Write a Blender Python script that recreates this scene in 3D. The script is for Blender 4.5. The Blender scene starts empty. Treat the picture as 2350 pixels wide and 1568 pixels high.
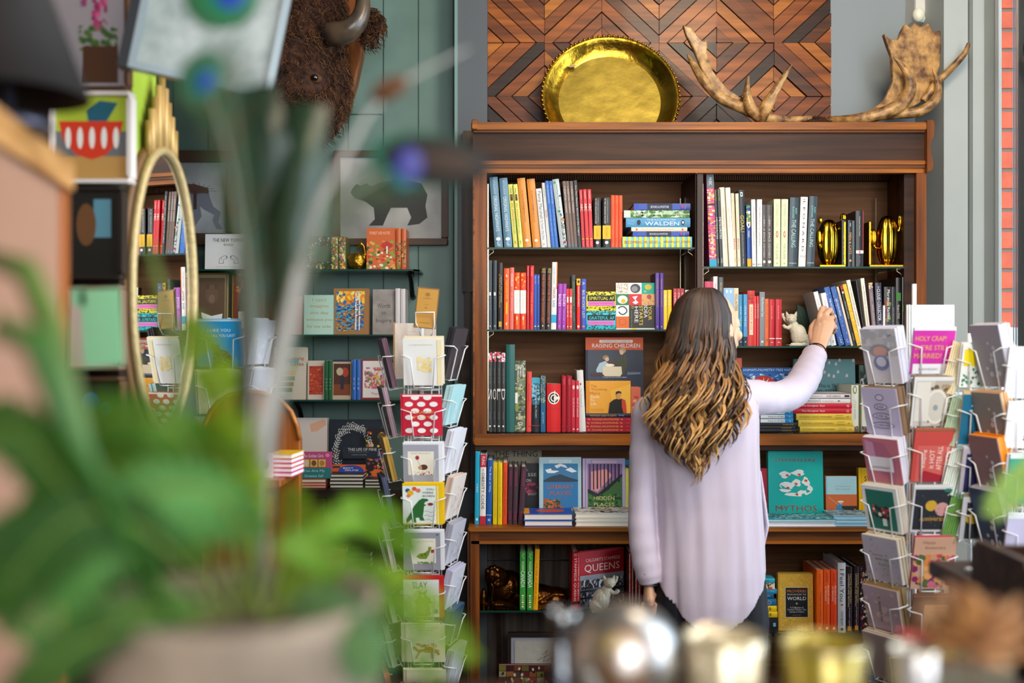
import bpy, math, random
from mathutils import Vector, Matrix
S = bpy.context.scene
COL = S.collection
PI = math.pi
# ---------------------------------------------------------------- camera
F, CX, CY, H = 2350.0, 1175.0, 784.0, 1.52
cam_data = bpy.data.cameras.new('camera')
cam = bpy.data.objects.new('camera', cam_data)
COL.objects.link(cam)
cam.location = (0, 0, H)
cam.rotation_euler = (PI / 2, 0, 0)
cam_data.sensor_width = 36.0
cam_data.lens = 36.0
cam_data.clip_start = 0.02
cam_data.dof.use_dof = True
cam_data.dof.focus_distance = 3.3
cam_data.dof.aperture_fstop = 1.8
S.camera = cam
# ---------------------------------------------------------------- light
S.view_settings.view_transform = 'Standard'
S.view_settings.look = 'None'
S.view_settings.exposure = 0.10
S.view_settings.gamma = 1.0
S.view_settings.use_curve_mapping = False
try:
    S.cycles.use_denoising = True
    S.cycles.max_bounces = 7
    S.cycles.diffuse_bounces = 4
    S.cycles.glossy_bounces = 4
    S.cycles.transmission_bounces = 6
    S.cycles.transparent_max_bounces = 12
    S.cycles.caustics_reflective = False
    S.cycles.caustics_refractive = False
    S.cycles.adaptive_threshold = 0.02
    S.cycles.sample_clamp_indirect = 6.0
except Exception:
    pass
W = bpy.data.worlds.new('daylight')
S.world = W
W.use_nodes = True
W.node_tree.nodes['Background'].inputs[0].default_value = (0.88, 0.94, 1.0, 1)
W.node_tree.nodes['Background'].inputs[1].default_value = 4.0

def area(name, loc, target, sx, sy, power, color):
    d = bpy.data.lights.new(name, 'AREA')
    d.shape = 'RECTANGLE'; d.size = sx; d.size_y = sy; d.energy = power; d.color = color
    o = bpy.data.objects.new(name, d); COL.objects.link(o)
    o.location = loc
    o.rotation_euler = (Vector(target) - Vector(loc)).to_track_quat('-Z', 'Y').to_euler()
    return o
area('window_daylight', (1.9, 1.5, 2.0), (0.2, 3.1, 1.3), 2.4, 2.2, 80, (0.90, 0.95, 1.0))
area('storefront_daylight', (1.1, -1.6, 2.5), (0.5, 3.4, 1.3), 3.0, 1.6, 85, (1.0, 0.96, 0.92))
area('ceiling_lamp_light', (0.9, 1.6, 3.25), (0.6, 3.5, 1.4), 0.5, 0.5, 30, (1.0, 0.80, 0.58))

# ---------------------------------------------------------------- helpers
def X(px, D): return (px - CX) / F * D
def Z(py, D): return H - (py - CY) / F * D
def P(px, py, D): return Vector((X(px, D), D, Z(py, D)))

def lin(h):
    h = h.lstrip('#')
    if len(h) == 3: h = ''.join(c * 2 for c in h)
    v = [int(h[i:i + 2], 16) / 255 for i in (0, 2, 4)]
    return tuple((c / 12.92 if c <= 0.04045 else ((c + 0.055) / 1.055) ** 2.4) for c in v) + (1.0,)

MATS = {}
def mat(h, rough=0.5, metal=0.0, var=0.0, scale=30.0, bump=0.0, bscale=60.0, spec=0.35, stretch=(1, 1, 1), h2=None, coat=0.0, sub=0.0, sheen=0.0, detail=3.0):
    key = (h, rough, metal, var, scale, bump, bscale, spec, stretch, h2, coat, sub, sheen, detail)
    if key in MATS: return MATS[key]
    m = bpy.data.materials.new('surface_' + h.strip('#'))
    m.use_nodes = True
    n = m.node_tree.nodes; l = m.node_tree.links
    b = n['Principled BSDF']
    b.inputs['Base Color'].default_value = lin(h)
    b.inputs['Roughness'].default_value = rough
    b.inputs['Metallic'].default_value = metal
    b.inputs['Specular IOR Level'].default_value = spec
    if coat: b.inputs['Coat Weight'].default_value = coat; b.inputs['Coat Roughness'].default_value = 0.08
    if sub: b.inputs['Subsurface Weight'].default_value = sub; b.inputs['Subsurface Radius'].default_value = (0.02, 0.008, 0.005)
    if sheen: b.inputs['Sheen Weight'].default_value = sheen
    if var or h2 or bump:
        tc = n.new('ShaderNodeTexCoord'); mp = n.new('ShaderNodeMapping')
        mp.inputs['Scale'].default_value = stretch
        l.new(tc.outputs['Object'], mp.inputs[0])
    if var or h2:
        nz = n.new('ShaderNodeTexNoise'); nz.inputs['Scale'].default_value = scale; nz.inputs['Detail'].default_value = detail
        l.new(mp.outputs[0], nz.inputs['Vector'])
        r = n.new('ShaderNodeValToRGB')
        c = lin(h); c2 = lin(h2) if h2 else tuple(x * (1 - var) for x in c[:3]) + (1,)
        r.color_ramp.elements[0].color = c2; r.color_ramp.elements[1].color = c
        r.color_ramp.elements[0].position = 0.35; r.color_ramp.elements[1].position = 0.65
        l.new(nz.outputs['Fac'], r.inputs[0]); l.new(r.outputs[0], b.inputs['Base Color'])
    if bump:
        nb = n.new('ShaderNodeTexNoise'); nb.inputs['Scale'].default_value = bscale; nb.inputs['Detail'].default_value = 4
        l.new(mp.outputs[0], nb.inputs['Vector'])
        bp = n.new('ShaderNodeBump'); bp.inputs['Strength'].default_value = bump; bp.inputs['Distance'].default_value = 0.01
        l.new(nb.outputs['Fac'], bp.inputs['Height']); l.new(bp.outputs[0], b.inputs['Normal'])
    MATS[key] = m
    return m

def wood(h1, h2, axis='x', rough=0.45, k=1.0, coat=0.06):
    st = {'x': (2.0, 40, 40), 'y': (40, 2.0, 40), 'z': (40, 40, 2.0)}[axis]
    return mat(h1, rough=rough, h2=h2, scale=1.0 * k, stretch=st, bump=0.06, bscale=2.0, detail=6, coat=coat, spec=.22)

def glass_mat(tint='#dff5ee', gloss=0.12):
    key = ('glass', tint, gloss)
    if key in MATS: return MATS[key]
    m = bpy.data.materials.new('clear_glass'); m.use_nodes = True
    n = m.node_tree.nodes; l = m.node_tree.links
    n.remove(n['Principled BSDF'])
    out = n['Material Output']
    t = n.new('ShaderNodeBsdfTransparent'); t.inputs[0].default_value = lin(tint)
    g = n.new('ShaderNodeBsdfGlossy'); g.inputs['Roughness'].default_value = 0.03
    fr = n.new('ShaderNodeFresnel'); fr.inputs[0].default_value = 1.5
    mx = n.new('ShaderNodeMixShader')
    ad = n.new('ShaderNodeMath'); ad.operation = 'ADD'; ad.inputs[1].default_value = gloss - 0.04
    l.new(fr.outputs[0], ad.inputs[0]); l.new(ad.outputs[0], mx.inputs[0])
    l.new(t.outputs[0], mx.inputs[1]); l.new(g.outputs[0], mx.inputs[2]); l.new(mx.outputs[0], out.inputs[0])
    MATS[key] = m
    return m

class MB:
    def __init__(s): s.v = []; s.f = []; s.mi = []; s.ms = []; s.m = None; s.sm = []; s.smooth = False
    def mat_i(s, m):
        if isinstance(m, str): m = mat(m)
        if m not in s.ms: s.ms.append(m)
        return s.ms.index(m)
    def add(s, vs, fs, m):
        b = len(s.v); k = s.mat_i(m)
        if s.m is not None: vs = [s.m @ Vector(v) for v in vs]
        s.v.extend([tuple(v) for v in vs])
        for f in fs: s.f.append(tuple(i + b for i in f)); s.mi.append(k); s.sm.append(s.smooth)
    def box(s, x0, x1, y0, y1, z0, z1, m):
        vs = [(x0, y0, z0), (x1, y0, z0), (x1, y1, z0), (x0, y1, z0), (x0, y0, z1), (x1, y0, z1), (x1, y1, z1), (x0, y1, z1)]
        s.add(vs, [(0, 3, 2, 1), (4, 5, 6, 7), (0, 1, 5, 4), (1, 2, 6, 5), (2, 3, 7, 6), (3, 0, 4, 7)], m)
    def bbox(s, x0, x1, y0, y1, z0, z1, m, c=0.004):
        # box with chamfered vertical-front edges: an outline extruded along y
        o = [(x0 + c, z0), (x1 - c, z0), (x1, z0 + c), (x1, z1 - c), (x1 - c, z1), (x0 + c, z1), (x0, z1 - c), (x0, z0 + c)]
        s.prism_y(o, y0, y1, m, c)
    def prism_y(s, o, y0, y1, m, c=0.0):
        n = len(o); cx = sum(p[0] for p in o) / n; cz = sum(p[1] for p in o) / n
        def ring(y, k):
            r = []
            for (x, z) in o:
                d = math.hypot(x - cx, z - cz) or 1
                r.append((x - (x - cx) / d * k, y, z - (z - cz) / d * k))
            return r
        vs = ring(y0, c) + ring(y0 + c, 0) + ring(y1, 0) if c else ring(y0, 0) + ring(y1, 0)
        k = 3 if c else 2
        fs = [tuple(range(n)), tuple(reversed(range((k - 1) * n, k * n)))]
        for a in range(k - 1):
            for i in range(n):
                j = (i + 1) % n
                fs.append((a * n + i, (a + 1) * n + i, (a + 1) * n + j, a * n + j))
        s.add(vs, fs, m)
    def tube(s, pts, r, m, n=8, closed=False, cap=True, flat=1.0):
        pts = [Vector(p) for p in pts]; k = len(pts)
        rs = r if isinstance(r, (list, tuple)) else [r] * k
        up = Vector((0, 0, 1)); vs = []; prev = None
        for i, p in enumerate(pts):
            a = pts[i - 1] if (i > 0 or closed) else p
            b = pts[(i + 1) % k] if (i < k - 1 or closed) else p
            t = (b - a)
            t = t.normalized() if t.length > 1e-9 else Vector((0, 0, 1))
            if prev is None:
                u = t.cross(up if abs(t.z) < 0.9 else Vector((1, 0, 0))).normalized()
            else:
                u = (prev - t * prev.dot(t))
                u = u.normalized() if u.length > 1e-6 else t.orthogonal().normalized()
            prev = u; w = t.cross(u)
            for j in range(n):
                an = 2 * PI * j / n
                vs.append(p + u * math.cos(an) * rs[i] + w * math.sin(an) * rs[i] * flat)
        fs = []
        for i in range(k if closed else k - 1):
            q = (i + 1) % k
            for j in range(n):
                e = (j + 1) % n
                fs.append((i * n + j, i * n + e, q * n + e, q * n + j))
        if cap and not closed:
            fs.append(tuple(reversed(range(n)))); fs.append(tuple(range((k - 1) * n, k * n)))
        o = s.smooth; s.smooth = True; s.add(vs, fs, m); s.smooth = o
    def lathe(s, prof, c, m, n=32, sx=1.0, sy=1.0):
        vs = []; fs = []
        for (r, z) in prof:
            for j in range(n):
                a = 2 * PI * j / n
                vs.append((c[0] + r * sx * math.cos(a), c[1] + r * sy * math.sin(a), c[2] + z))
        for i in range(len(prof) - 1):
            for j in range(n):
                e = (j + 1) % n
                fs.append((i * n + j, i * n + e, (i + 1) * n + e, (i + 1) * n + j))
        o = s.smooth; s.smooth = True; s.add(vs, fs, m); s.smooth = o
    def blob(s, c, r, m, n=14, k=9, rot=None):
        # ellipsoid
        rx, ry, rz = r if isinstance(r, (tuple, list)) else (r, r, r)
        vs = []; fs = []
        for i in range(k + 1):
            t = PI * i / k
            for j in range(n):
                a = 2 * PI * j / n
                v = Vector((rx * math.sin(t) * math.cos(a), ry * math.sin(t) * math.sin(a), rz * math.cos(t)))
                if rot is not None: v = rot @ v
                vs.append(Vector(c) + v)
        for i in range(k):
            for j in range(n):
                e = (j + 1) % n
                fs.append((i * n + j, (i + 1) * n + j, (i + 1) * n + e, i * n + e))
        o = s.smooth; s.smooth = True; s.add(vs, fs, m); s.smooth = o
    def build(s, name, parent=None, loc=None, **kw):
        me = bpy.data.meshes.new(name)
        L = Vector(loc) if loc is not None else (parent['_L'] if parent is not None and '_L' in parent else None)
        if parent is not None: L = Vector(LOC[parent.name])
        if L is None: L = Vector((0, 0, 0))
        me.from_pydata([(v[0] - L[0], v[1] - L[1], v[2] - L[2]) for v in s.v], [], s.f)
        for m in s.ms: me.materials.append(m)
        me.polygons.foreach_set('material_index', s.mi)
        me.polygons.foreach_set('use_smooth', s.sm)
        me.update()
        o = bpy.data.objects.new(name, me); COL.objects.link(o)
        if parent is not None:
            o.parent = parent
        else:
            o.location = L
        LOC[o.name] = tuple(L)
        for a, b in kw.items(): o[a] = b
        return o
LOC = {}
def thing(name, label, cat, loc, group=None):
    o = bpy.data.objects.new(name, None); COL.objects.link(o)
    o.location = loc; o.empty_display_size = 0.05
    o['label'] = label; o['category'] = cat
    if group: o['group'] = group
    LOC[o.name] = tuple(loc)
    return o
def solo(mb, name, label, cat, loc=None, group=None):
    if loc is None:
        n = len(mb.v); loc = (sum(v[0] for v in mb.v) / n, sum(v[1] for v in mb.v) / n, min(v[2] for v in mb.v))
    o = mb.build(name, loc=loc); o['label'] = label; o['category'] = cat
    if group: o['group'] = group
    return o
def struct(mb, name, loc=(0, 0, 0)):
    o = mb.build(name, loc=loc); o['kind'] = 'structure'; return o

GL = {}
def glyph(t):
    if t not in GL:
        c = bpy.data.curves.new('t', 'FONT'); c.body = t; c.resolution_u = 2
        o = bpy.data.objects.new('t', c); m = o.to_mesh()
        vs = [(v.co.x, v.co.y) for v in m.vertices]; fs = [tuple(p.vertices) for p in m.polygons]
        o.to_mesh_clear(); bpy.data.objects.remove(o); bpy.data.curves.remove(c)
        if vs:
            x0 = min(v[0] for v in vs); x1 = max(v[0] for v in vs); y0 = min(v[1] for v in vs); y1 = max(v[1] for v in vs)
            vs = [((v[0] - x0) / (x1 - x0 or 1) - .5, (v[1] - y0) / (y1 - y0 or 1) - .5) for v in vs]
        GL[t] = (vs, fs)
    return GL[t]

def fit(c, k=1.0):
    return c
# art: flat coloured shapes on a plane; frame = (origin at top-left, U vector to the right, V vector down, N normal)
def art(mb, fr, ops, seed=1):
    O, U, V, N = fr
    rnd = random.Random(seed)
    def pt(u, v, k): return O + U * u + V * v + N * (0.00025 + 0.00012 * k)
    k = 0
    for op in ops:
        k += 1; t = op[0]
        if t == 'r':
            _, c, u0, v0, u1, v1 = op
            mb.add([pt(u0, v0, k), pt(u0, v1, k), pt(u1, v1, k), pt(u1, v0, k)], [(0, 1, 2, 3)], c)
        elif t == 'e':
            _, c, cu, cv, ru, rv = op
            n = 20
            mb.add([pt(cu + ru * math.cos(2 * PI * i / n), cv - rv * math.sin(2 * PI * i / n), k) for i in range(n)], [tuple(range(n))], c)
        elif t == 'p':
            _, c, ps = op
            mb.add([pt(a, b, k) for a, b in ps], [tuple(range(len(ps)))], c)
        elif t == 'l':   # polyline with width
            _, c, ps, w = op
            for (a, b), (a2, b2) in zip(ps, ps[1:]):
                d = (U * (a2 - a) + V * (b2 - b)); q = N.cross(d).normalized() * w / 2
                A = pt(a, b, k); B = pt(a2, b2, k)
                mb.add([A - q, B - q, B + q, A + q], [(0, 1, 2, 3)], c)
        elif t == 't':
            c, s_, cu, cv, w, h = op[1:7]; rot = op[7] if len(op) > 7 else 0
            vs, fs = glyph(s_)
            if rot == 90: pp = [pt(cu + y * h, cv + x * w, k) for x, y in vs]
            elif rot == -90: pp = [pt(cu - y * h, cv - x * w, k) for x, y in vs]
            else: pp = [pt(cu + x * w, cv - y * h, k) for x, y in vs]
            mb.add(pp, fs, c)
        elif t == 's':   # scatter of small blobs
            _, cs, u0, v0, u1, v1, cnt, size, asp = op
            lu = U.length; lv = V.length
            for i in range(cnt):
                c = rnd.choice(cs); r = size * rnd.uniform(.5, 1.2)
                cu = rnd.uniform(u0, u1); cv = rnd.uniform(v0, v1); a0 = rnd.uniform(-.5, .5)
                q = []
                for j in range(6):
                    a = 2 * PI * j / 6; x = r * math.cos(a); y = r * asp * math.sin(a)
                    x, y = x * math.cos(a0) - y * math.sin(a0), x * math.sin(a0) + y * math.cos(a0)
                    q.append((min(max(cu + x / lu, u0), u1), min(max(cv - y / lv, v0), v1)))
                kk = k + (i % 40) * 0.05
                mb.add([pt(a, b, kk) for a, b in q], [tuple(range(6))], c)
            k += 2

def ordn(n, i):
    if n == 2: return ['left one of pair', 'right one of pair'][i]
    if n == 3: return ['left of three', 'middle of three', 'right of three'][i]
    return (['first', 'second', 'third', 'fourth', 'fifth', 'sixth'][i] + ' from left')
def ordv(n, i):
    if n == 2: return ['upper of pair', 'lower of pair'][i]
    if n == 3: return ['top of three', 'middle of three', 'bottom of three'][i]
    return ['topmost', 'second', 'third', 'fourth', 'fifth', 'sixth'][i] + ' down'
def labels(descs, phrase, f):
    out = []
    for i, d in enumerate(descs):
        n = descs.count(d)
        if n > 1:
            out.append('%s, %s, %s' % (d, f(n, descs[:i].count(d)), phrase))
        else: out.append('%s, %s' % (d, phrase))
    return out

PAGE = '#e9e2d0'
def book(w, h, d, col, M, label, group, ops, page=PAGE, soft=False, name='book', facing='spine', rough=0.38, covops=None, seed=1, cat='book'):
    """a book in local space: x 0..w, y 0..d, z 0..h with its spine (or its front cover) at y=0"""
    t = 0.0012 if soft else 0.0024
    L = M @ Vector((w / 2, 0, 0))
    root = thing(name, label, cat, tuple(L), group)
    cm = mat(col, rough=rough) if isinstance(col, str) else col
    c = MB(); c.m = M; p = MB(); p.m = M
    o = 0 if soft else 0.003
    if facing == 'spine':
        c.box(0, t, 0.001, d, 0, h, cm); c.box(w - t, w, 0.001, d, 0, h, cm)
        b = min(0.0022, w * .09) if w > 0.012 else 0.0004
        n = 6; pr = [(w * i / n, -b * math.sin(PI * i / n)) for i in range(n + 1)]
        vs = [(x, y, 0) for x, y in pr] + [(x, y, h) for x, y in pr] + [(0, 0.002, 0), (w, 0.002, 0), (0, .002, h), (w, .002, h)]
        q = n + 1
        fs = [(i, i + 1, q + i + 1, q + i) for i in range(n)]
        fs += [tuple([2 * q] + list(range(n + 1)) + [2 * q + 1])[::-1], tuple([2 * q + 2] + [q + i for i in range(n + 1)] + [2 * q + 3])]
        fs += [(2 * q, 2 * q + 2, 2 * q + 3, 2 * q + 1)]
        c.smooth = False; c.add(vs, fs, cm)
        fr = (Vector((0, -b, h)), Vector((w, 0, 0)), Vector((0, 0, -h)), Vector((0, -1, 0)))
        if ops: art(c, fr, ops, seed)
        if covops: art(c, (Vector((w, 0.004, h)), Vector((0, d - .004, 0)), Vector((0, 0, -h)), Vector((1, 0, 0))), covops, seed)
        p.box(t, w - t, 0.0022, d - o, o, h - o, page)
    elif facing == 'flat':   # lies on its side: spine runs along x, thickness h
        c.box(0, w, 0.001, d, 0, t, cm); c.box(0, w, 0.001, d, h - t, h, cm)
        b = min(0.002, h * .1)
        n = 6; pr = [(-b * math.sin(PI * i / n), h * i / n) for i in range(n + 1)]
        vs = [(0, y, z) for y, z in pr] + [(w, y, z) for y, z in pr] + [(0, .002, 0), (0, .002, h), (w, .002, 0), (w, .002, h)]
        q = n + 1
        fs = [(i + 1, i, q + i, q + i + 1) for i in range(n)]
        fs += [tuple([2 * q] + list(range(n + 1)) + [2 * q + 1]), tuple([2 * q + 2] + [q + i for i in range(n + 1)] + [2 * q + 3])[::-1]]
        c.add(vs, fs, cm)
        if ops: art(c, (Vector((0, -b, h)), Vector((w, 0, 0)), Vector((0, 0, -h)), Vector((0, -1, 0))), ops, seed)
        if covops: art(c, (Vector((0, d, h)), Vector((w, 0, 0)), Vector((0, -d, 0)), Vector((0, 0, 1))), covops, seed)
        p.box(o, w - o, 0.0022, d - o, t, h - t, page)
    elif facing == 'pages':  # lies flat with its page edges to the front
        c.box(0, w, 0, d, 0, t, cm); c.box(0, w, 0, d, h - t, h, cm); c.box(0, w, d - t, d, t, h - t, cm)
        if ops: art(c, (Vector((0, d, h)), Vector((w, 0, 0)), Vector((0, -d, 0)), Vector((0, 0, 1))), ops, seed)
        p.box(o, w - o, o, d - t, t, h - t, page)
    else:                     # front cover faces the room; spine at x=0
        c.box(0, w, 0, t, 0, h, cm); c.box(0, w, d - t, d, 0, h, cm); c.box(0, t, t, d - t, 0, h, cm)
        if ops: art(c, (Vector((0, 0, h)), Vector((w, 0, 0)), Vector((0, 0, -h)), Vector((0, -1, 0))), ops, seed)
        p.box(t, w - o, t, d - t, o, h - o, page)
    c.build('cover', root); p.build('pages', root)
    return root

BG = 'books on the bookcase shelves'
def row(items, conv, D, zs, phrase, depth=None, group=BG):
    ox, oy, s = conv
    ls = labels([i[5] for i in items], phrase, ordn)
    vb = ((H - zs) * F / D + CY - oy) * s
    for k, (b0, b1, t0, vt, col, desc, ops) in enumerate(items):
        x0 = X(ox + b0 / s, D); x1 = X(ox + b1 / s, D)
        dx = (t0 - b0) / s / F * D; hh = (vb - vt) / s / F * D
        a = math.atan2(dx, hh); w = (x1 - x0) * math.cos(a) - 0.0006
        hgt = hh / math.cos(a) - (w * abs(math.sin(a)) if a else 0)
        rnd = random.Random(k * 7 + int(b0)); d = depth or min(0.235, max(0.12, hgt * 0.68))
        px = x0 if a < 0 else x1
        M = Matrix.Translation((px, D + rnd.uniform(-.004, .006), zs)) @ Matrix.Rotation(a, 4, 'Y') @ Matrix.Translation((0 if a < 0 else -w, 0, 0))
        book(w, hgt, d, col, M, ls[k], group, ops, soft=(w < 0.014), rough=0.34, seed=k)
def stack(items, conv, D, zs, phrase, d=0.17, group='books lying in stacks on the shelves', facing='flat'):
    # items top to bottom: (u0,u1,v0,v1,col,desc,ops[,covops])
    ox, oy, s = conv
    ls = labels([i[5] for i in items], phrase, ordv)
    z = zs
    for k in reversed(range(len(items))):
        it = items[k]; u0, u1, v0, v1, col, desc, ops = it[:7]
        w = (u1 - u0) / s / F * D; h = (v1 - v0) / s / F * D
        M = Matrix.Translation((X(ox + u0 / s, D), D, z))
        book(w, h, min(d, w * .95), col, M, ls[k], group, ops, facing=facing, seed=k, covops=it[7] if len(it) > 7 else None, page=it[8] if len(it) > 8 else PAGE)
        z += h + 0.0003
    return z
def face(u0, u1, vt, conv, D, zb, thick, lean, col, label, ops, group=None, yaw=0, seed=3, page=PAGE, name='book', cat='book'):
    ox, oy, s = conv
    x0 = X(ox + u0 / s, D); w = (u1 - u0) / s / F * D
    h = (Z(oy + vt / s, D) - zb) / math.cos(lean)
    M = Matrix.Translation((x0, D, zb)) @ Matrix.Rotation(yaw, 4, 'Z') @ Matrix.Rotation(-lean, 4, 'X')
    return book(w, h, thick, col, M, label, group, ops, facing='front', seed=seed, page=page, name=name, cat=cat)
# ================================================================ the shell
YW = 3.75
WD = wood('#784318', '#45240c', 'x'); WDZ = wood('#8c4c18', '#52290d', 'z'); WDL = wood('#a8621f', '#6a3a12', 'x')
WDD = wood('#3c2416', '#24140b', 'x', rough=.55, coat=0); WDP = wood('#8a5f3e', '#674427', 'x', rough=.6, coat=0)
m = MB(); m.box(-3.4, 2.6, -4.2, 4.6, -0.05, 0, wood('#6b4a30', '#4a3020', 'y')); struct(m, 'floor')
m = MB(); m.box(-3.4, 2.6, -4.2, 4.6, 3.5, 3.56, mat('#b9b4aa')); struct(m, 'ceiling')
m = MB()
xs = X(1043, YW)
m.box(-3.4, xs, YW, YW + .1, 0, 3.5, mat('#2c3b3a')); m.box(xs, 1.7, YW, YW + .1, 0, 3.5, mat('#8c979e', rough=.6))
struct(m, 'wall_back')
m = MB(); m.box(-3.4, -3.3, -4.2, YW, 0, 3.5, mat('#4a4440')); struct(m, 'wall_left')
m = MB(); m.box(-3.3, -.45, -1.45, -1.35, 0, 3.5, mat('#5a544e')); struct(m, 'wall_light_block')  # unseen wall added behind the camera to keep daylight off the left side
# teal plank cladding of the back wall: separate boards with grooves
m = MB(); teal = mat('#66837c', rough=.45, var=.12, scale=8, bump=.03)
x = X(1040, YW)
pitch = 80 / F * YW
k = 0
while x > -3.2:
    zc = Z(265, YW) if k % 3 == 2 else (Z(830, YW) if k % 2 else 2.9)
    for (a, b) in ((0, zc - .0012), (zc + .0012, 3.5)):
        m.bbox(x - pitch + .0035, x - .0015, YW - .016, YW - .001, a, b, teal, .003)
    m.box(x - .0035, x + .0005, YW - .010, YW - .001, 0, 3.5, teal)
    x -= pitch; k += 1
struct(m, 'trim_1')
# dark column between the planks and the bookcase, with brown boards
m = MB(); m.box(X(1043, 3.62), X(1118, 3.62), 3.62, YW, 0, 3.5, mat('#50555b', rough=.5)); m.box(X(1043, 3.6), X(1050, 3.6), 3.60, YW - .02, 0, 3.5, mat('#6d8a84', rough=.45))
struct(m, 'trim_2')
m = MB(); wb = wood('#4e3c30', '#33251d', 'z', rough=.6)
m.box(X(1062, 3.58), X(1086, 3.58), 3.58, 3.618, Z(670, 3.58), Z(300, 3.58), wb); m.box(X(1056, 3.58), X(1079, 3.58), 3.58, 3.618, Z(1120, 3.58), Z(785, 3.58), wb)
m.box(X(1066, 3.58), X(1080, 3.58), 3.59, 3.618, Z(790, 3.58), Z(665, 3.58), wb)
struct(m, 'trim_3')
# right corner: column, jamb, window
m = MB(); gp = mat('#b0babb', rough=.45, var=.05, scale=5)
m.box(1.476, 1.558, 3.5, YW, 0, 3.5, gp); struct(m, 'wall_right_column')
m = MB(); m.bbox(1.562, 1.60, 3.47, YW, 0, 3.5, gp, .003); m.box(1.556, 1.566, 3.52, YW, 0, 3.5, mat('#3a3f42')); struct(m, 'trim_4')
m = MB()
m.box(1.6, 1.612, 3.38, 3.86, 0, 3.5, gp); m.box(1.6, 1.72, -4.2, 3.38, 0, .42, gp); m.box(1.6, 1.72, -4.2, 3.38, 3.2, 3.5, gp); m.box(1.6, 1.72, -4.2, -1.2, 0, 3.5, gp)
struct(m, 'wall_right')
m = MB(); al = mat('#b9c2c6', rough=.3, metal=.3)
m.box(1.592, 1.602, 3.35, 3.375, .42, 3.2, al)
for y in (1.2, -1.2): m.box(1.595, 1.66, y, y + .045, .42, 3.2, al)
m.box(1.597, 1.658, -1.2, 3.38, .42, .47, al); m.box(1.597, 1.658, -1.2, 3.38, 3.15, 3.2, al)
m.box(1.596, 1.604, 3.375, 3.385, .42, 3.2, mat('#2a2a2a'))
for y in (2.9,): pass
wf = struct(m, 'window_1')
m = MB(); m.box(1.625, 1.629, -1.155, 3.33, .47, 3.15, glass_mat('#f4fbff', .06)); m.build('window_glass', wf)
# outside: pavement and a brick pier
m = MB(); m.box(1.75, 9, -6, 12, -.08, -.03, mat('#c9c6c0')); struct(m, 'ground_outside')
m = MB(); br = mat('#b4553c', rough=.8, var=.2, scale=14, bump=.2)
z = 0; r = 0
m.box(1.775, 2.0, 4.02, 4.5, 0, 3.8, mat('#6e6a64', rough=.9))
m.box(1.70, 2.9, 3.93, 4.6, 0, Z(752, 3.93), mat('#eeece8', rough=.7))  # white block added to stand in for the blown-out glare outside
while z < 3.75:
    xx = 1.77 - (.1 if r % 2 else 0)
    for q in range(3):
        a = max(1.77, xx); b = min(2.035, xx + .205)
        if b > a + .01: m.bbox(a, b, 4.01, 4.2, z, z + .066, br, .004)
        xx += .215
    z += .0785; r += 1
struct(m, 'wall_brick_outside')

# ---------------------------------------------------------------- motion sensor on the column
t = thing('motion_sensor', 'white motion sensor fixed high on the grey wall above the antlers', 'sensor', P(2108, 55, 3.70))
m = MB(); w5 = mat('#d6d5cf', rough=.4)
c = P(2108, 10, 3.69)
m.bbox(c.x - .024, c.x + .024, 3.66, 3.7499, Z(55, 3.69), Z(-45, 3.69), w5, .008); m.build('housing', t)
hs = list(t.children)[0]; m = MB(); m.blob(P(2108, 34, 3.665), (.022, .02, .026), mat('#e9ead8', rough=.25)); m.build('lens_dome', hs)

# ================================================================ the bookcase
YF, YB = 3.40, 3.70
def xz(u0, u1, v0, v1, D): return X(u0, D), X(u1, D), Z(v1, D), Z(v0, D)
bc = thing('bookcase', 'tall dark wooden bookcase with glass shelves against the back wall', 'bookcase', (X(1600, YF), 3.55, 0))
def bpart(name, boxes, mt, ch=.003):
    m = MB()
    for b in boxes:
        mm = b[6] if len(b) > 6 else mt
        m.bbox(b[0], b[1], b[2], b[3], b[4], b[5], mm, ch)
    return m.build(name, bc)
zc = Z(1210, 3.33)           # counter top
zD = Z(996, YF)              # hutch bottom shelf top
zt = Z(300, YF)
xl0, xl1 = X(1085, YF), X(1117, YF)
xr0, xr1 = X(2103, YF), X(2126, YF)
xm0, xm1 = X(1597, YF), X(1615, YF)
# side posts of the upper part
bpart('side_post', [(xl0, xl1, YF, YF + .05, zD - .03, Z(385, YF)), (xl0, xl0 + .02, YF + .05, YB, zD - .03, Z(285, YF)), (xl0 + .001, xl0 + .006, YF - .004, YF, zD - .03, Z(390, YF), WDL)], WDZ)
bpart('side_post', [(xr0, xr1, YF, YF + .05, zD - .03, Z(385, YF)), (xr1 - .02, xr1, YF + .05, YB, zD - .03, Z(285, YF)), (X(2080, YF), xr0, YF + .02, YF + .06, zD, Z(395, YF), WDD)], WDZ)
bpart('side_post', [(xl0 + .0, xl0 + .03, YF + .08, YB, zc, zD - .03)], WDZ)
bpart('side_post', [(xr1 - .03, xr1, YF + .08, YB, zc, zD - .03)], WDZ)
bpart('divider', [(xm0, xm1, YF + .01, YB, zD, Z(390, YF)), (xm0 + .002, xm0 + .005, YF + .003, YF + .01, zD, Z(395, YF), mat('#b98a4a', rough=.25, metal=.8))], wood('#4a2a18', '#2c180e', 'z'))
bpart('back_panel', [(xl0 + .02, xr1 - .02, YB, YB + .012, zc, Z(285, YF))], WDP, 0)
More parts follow.
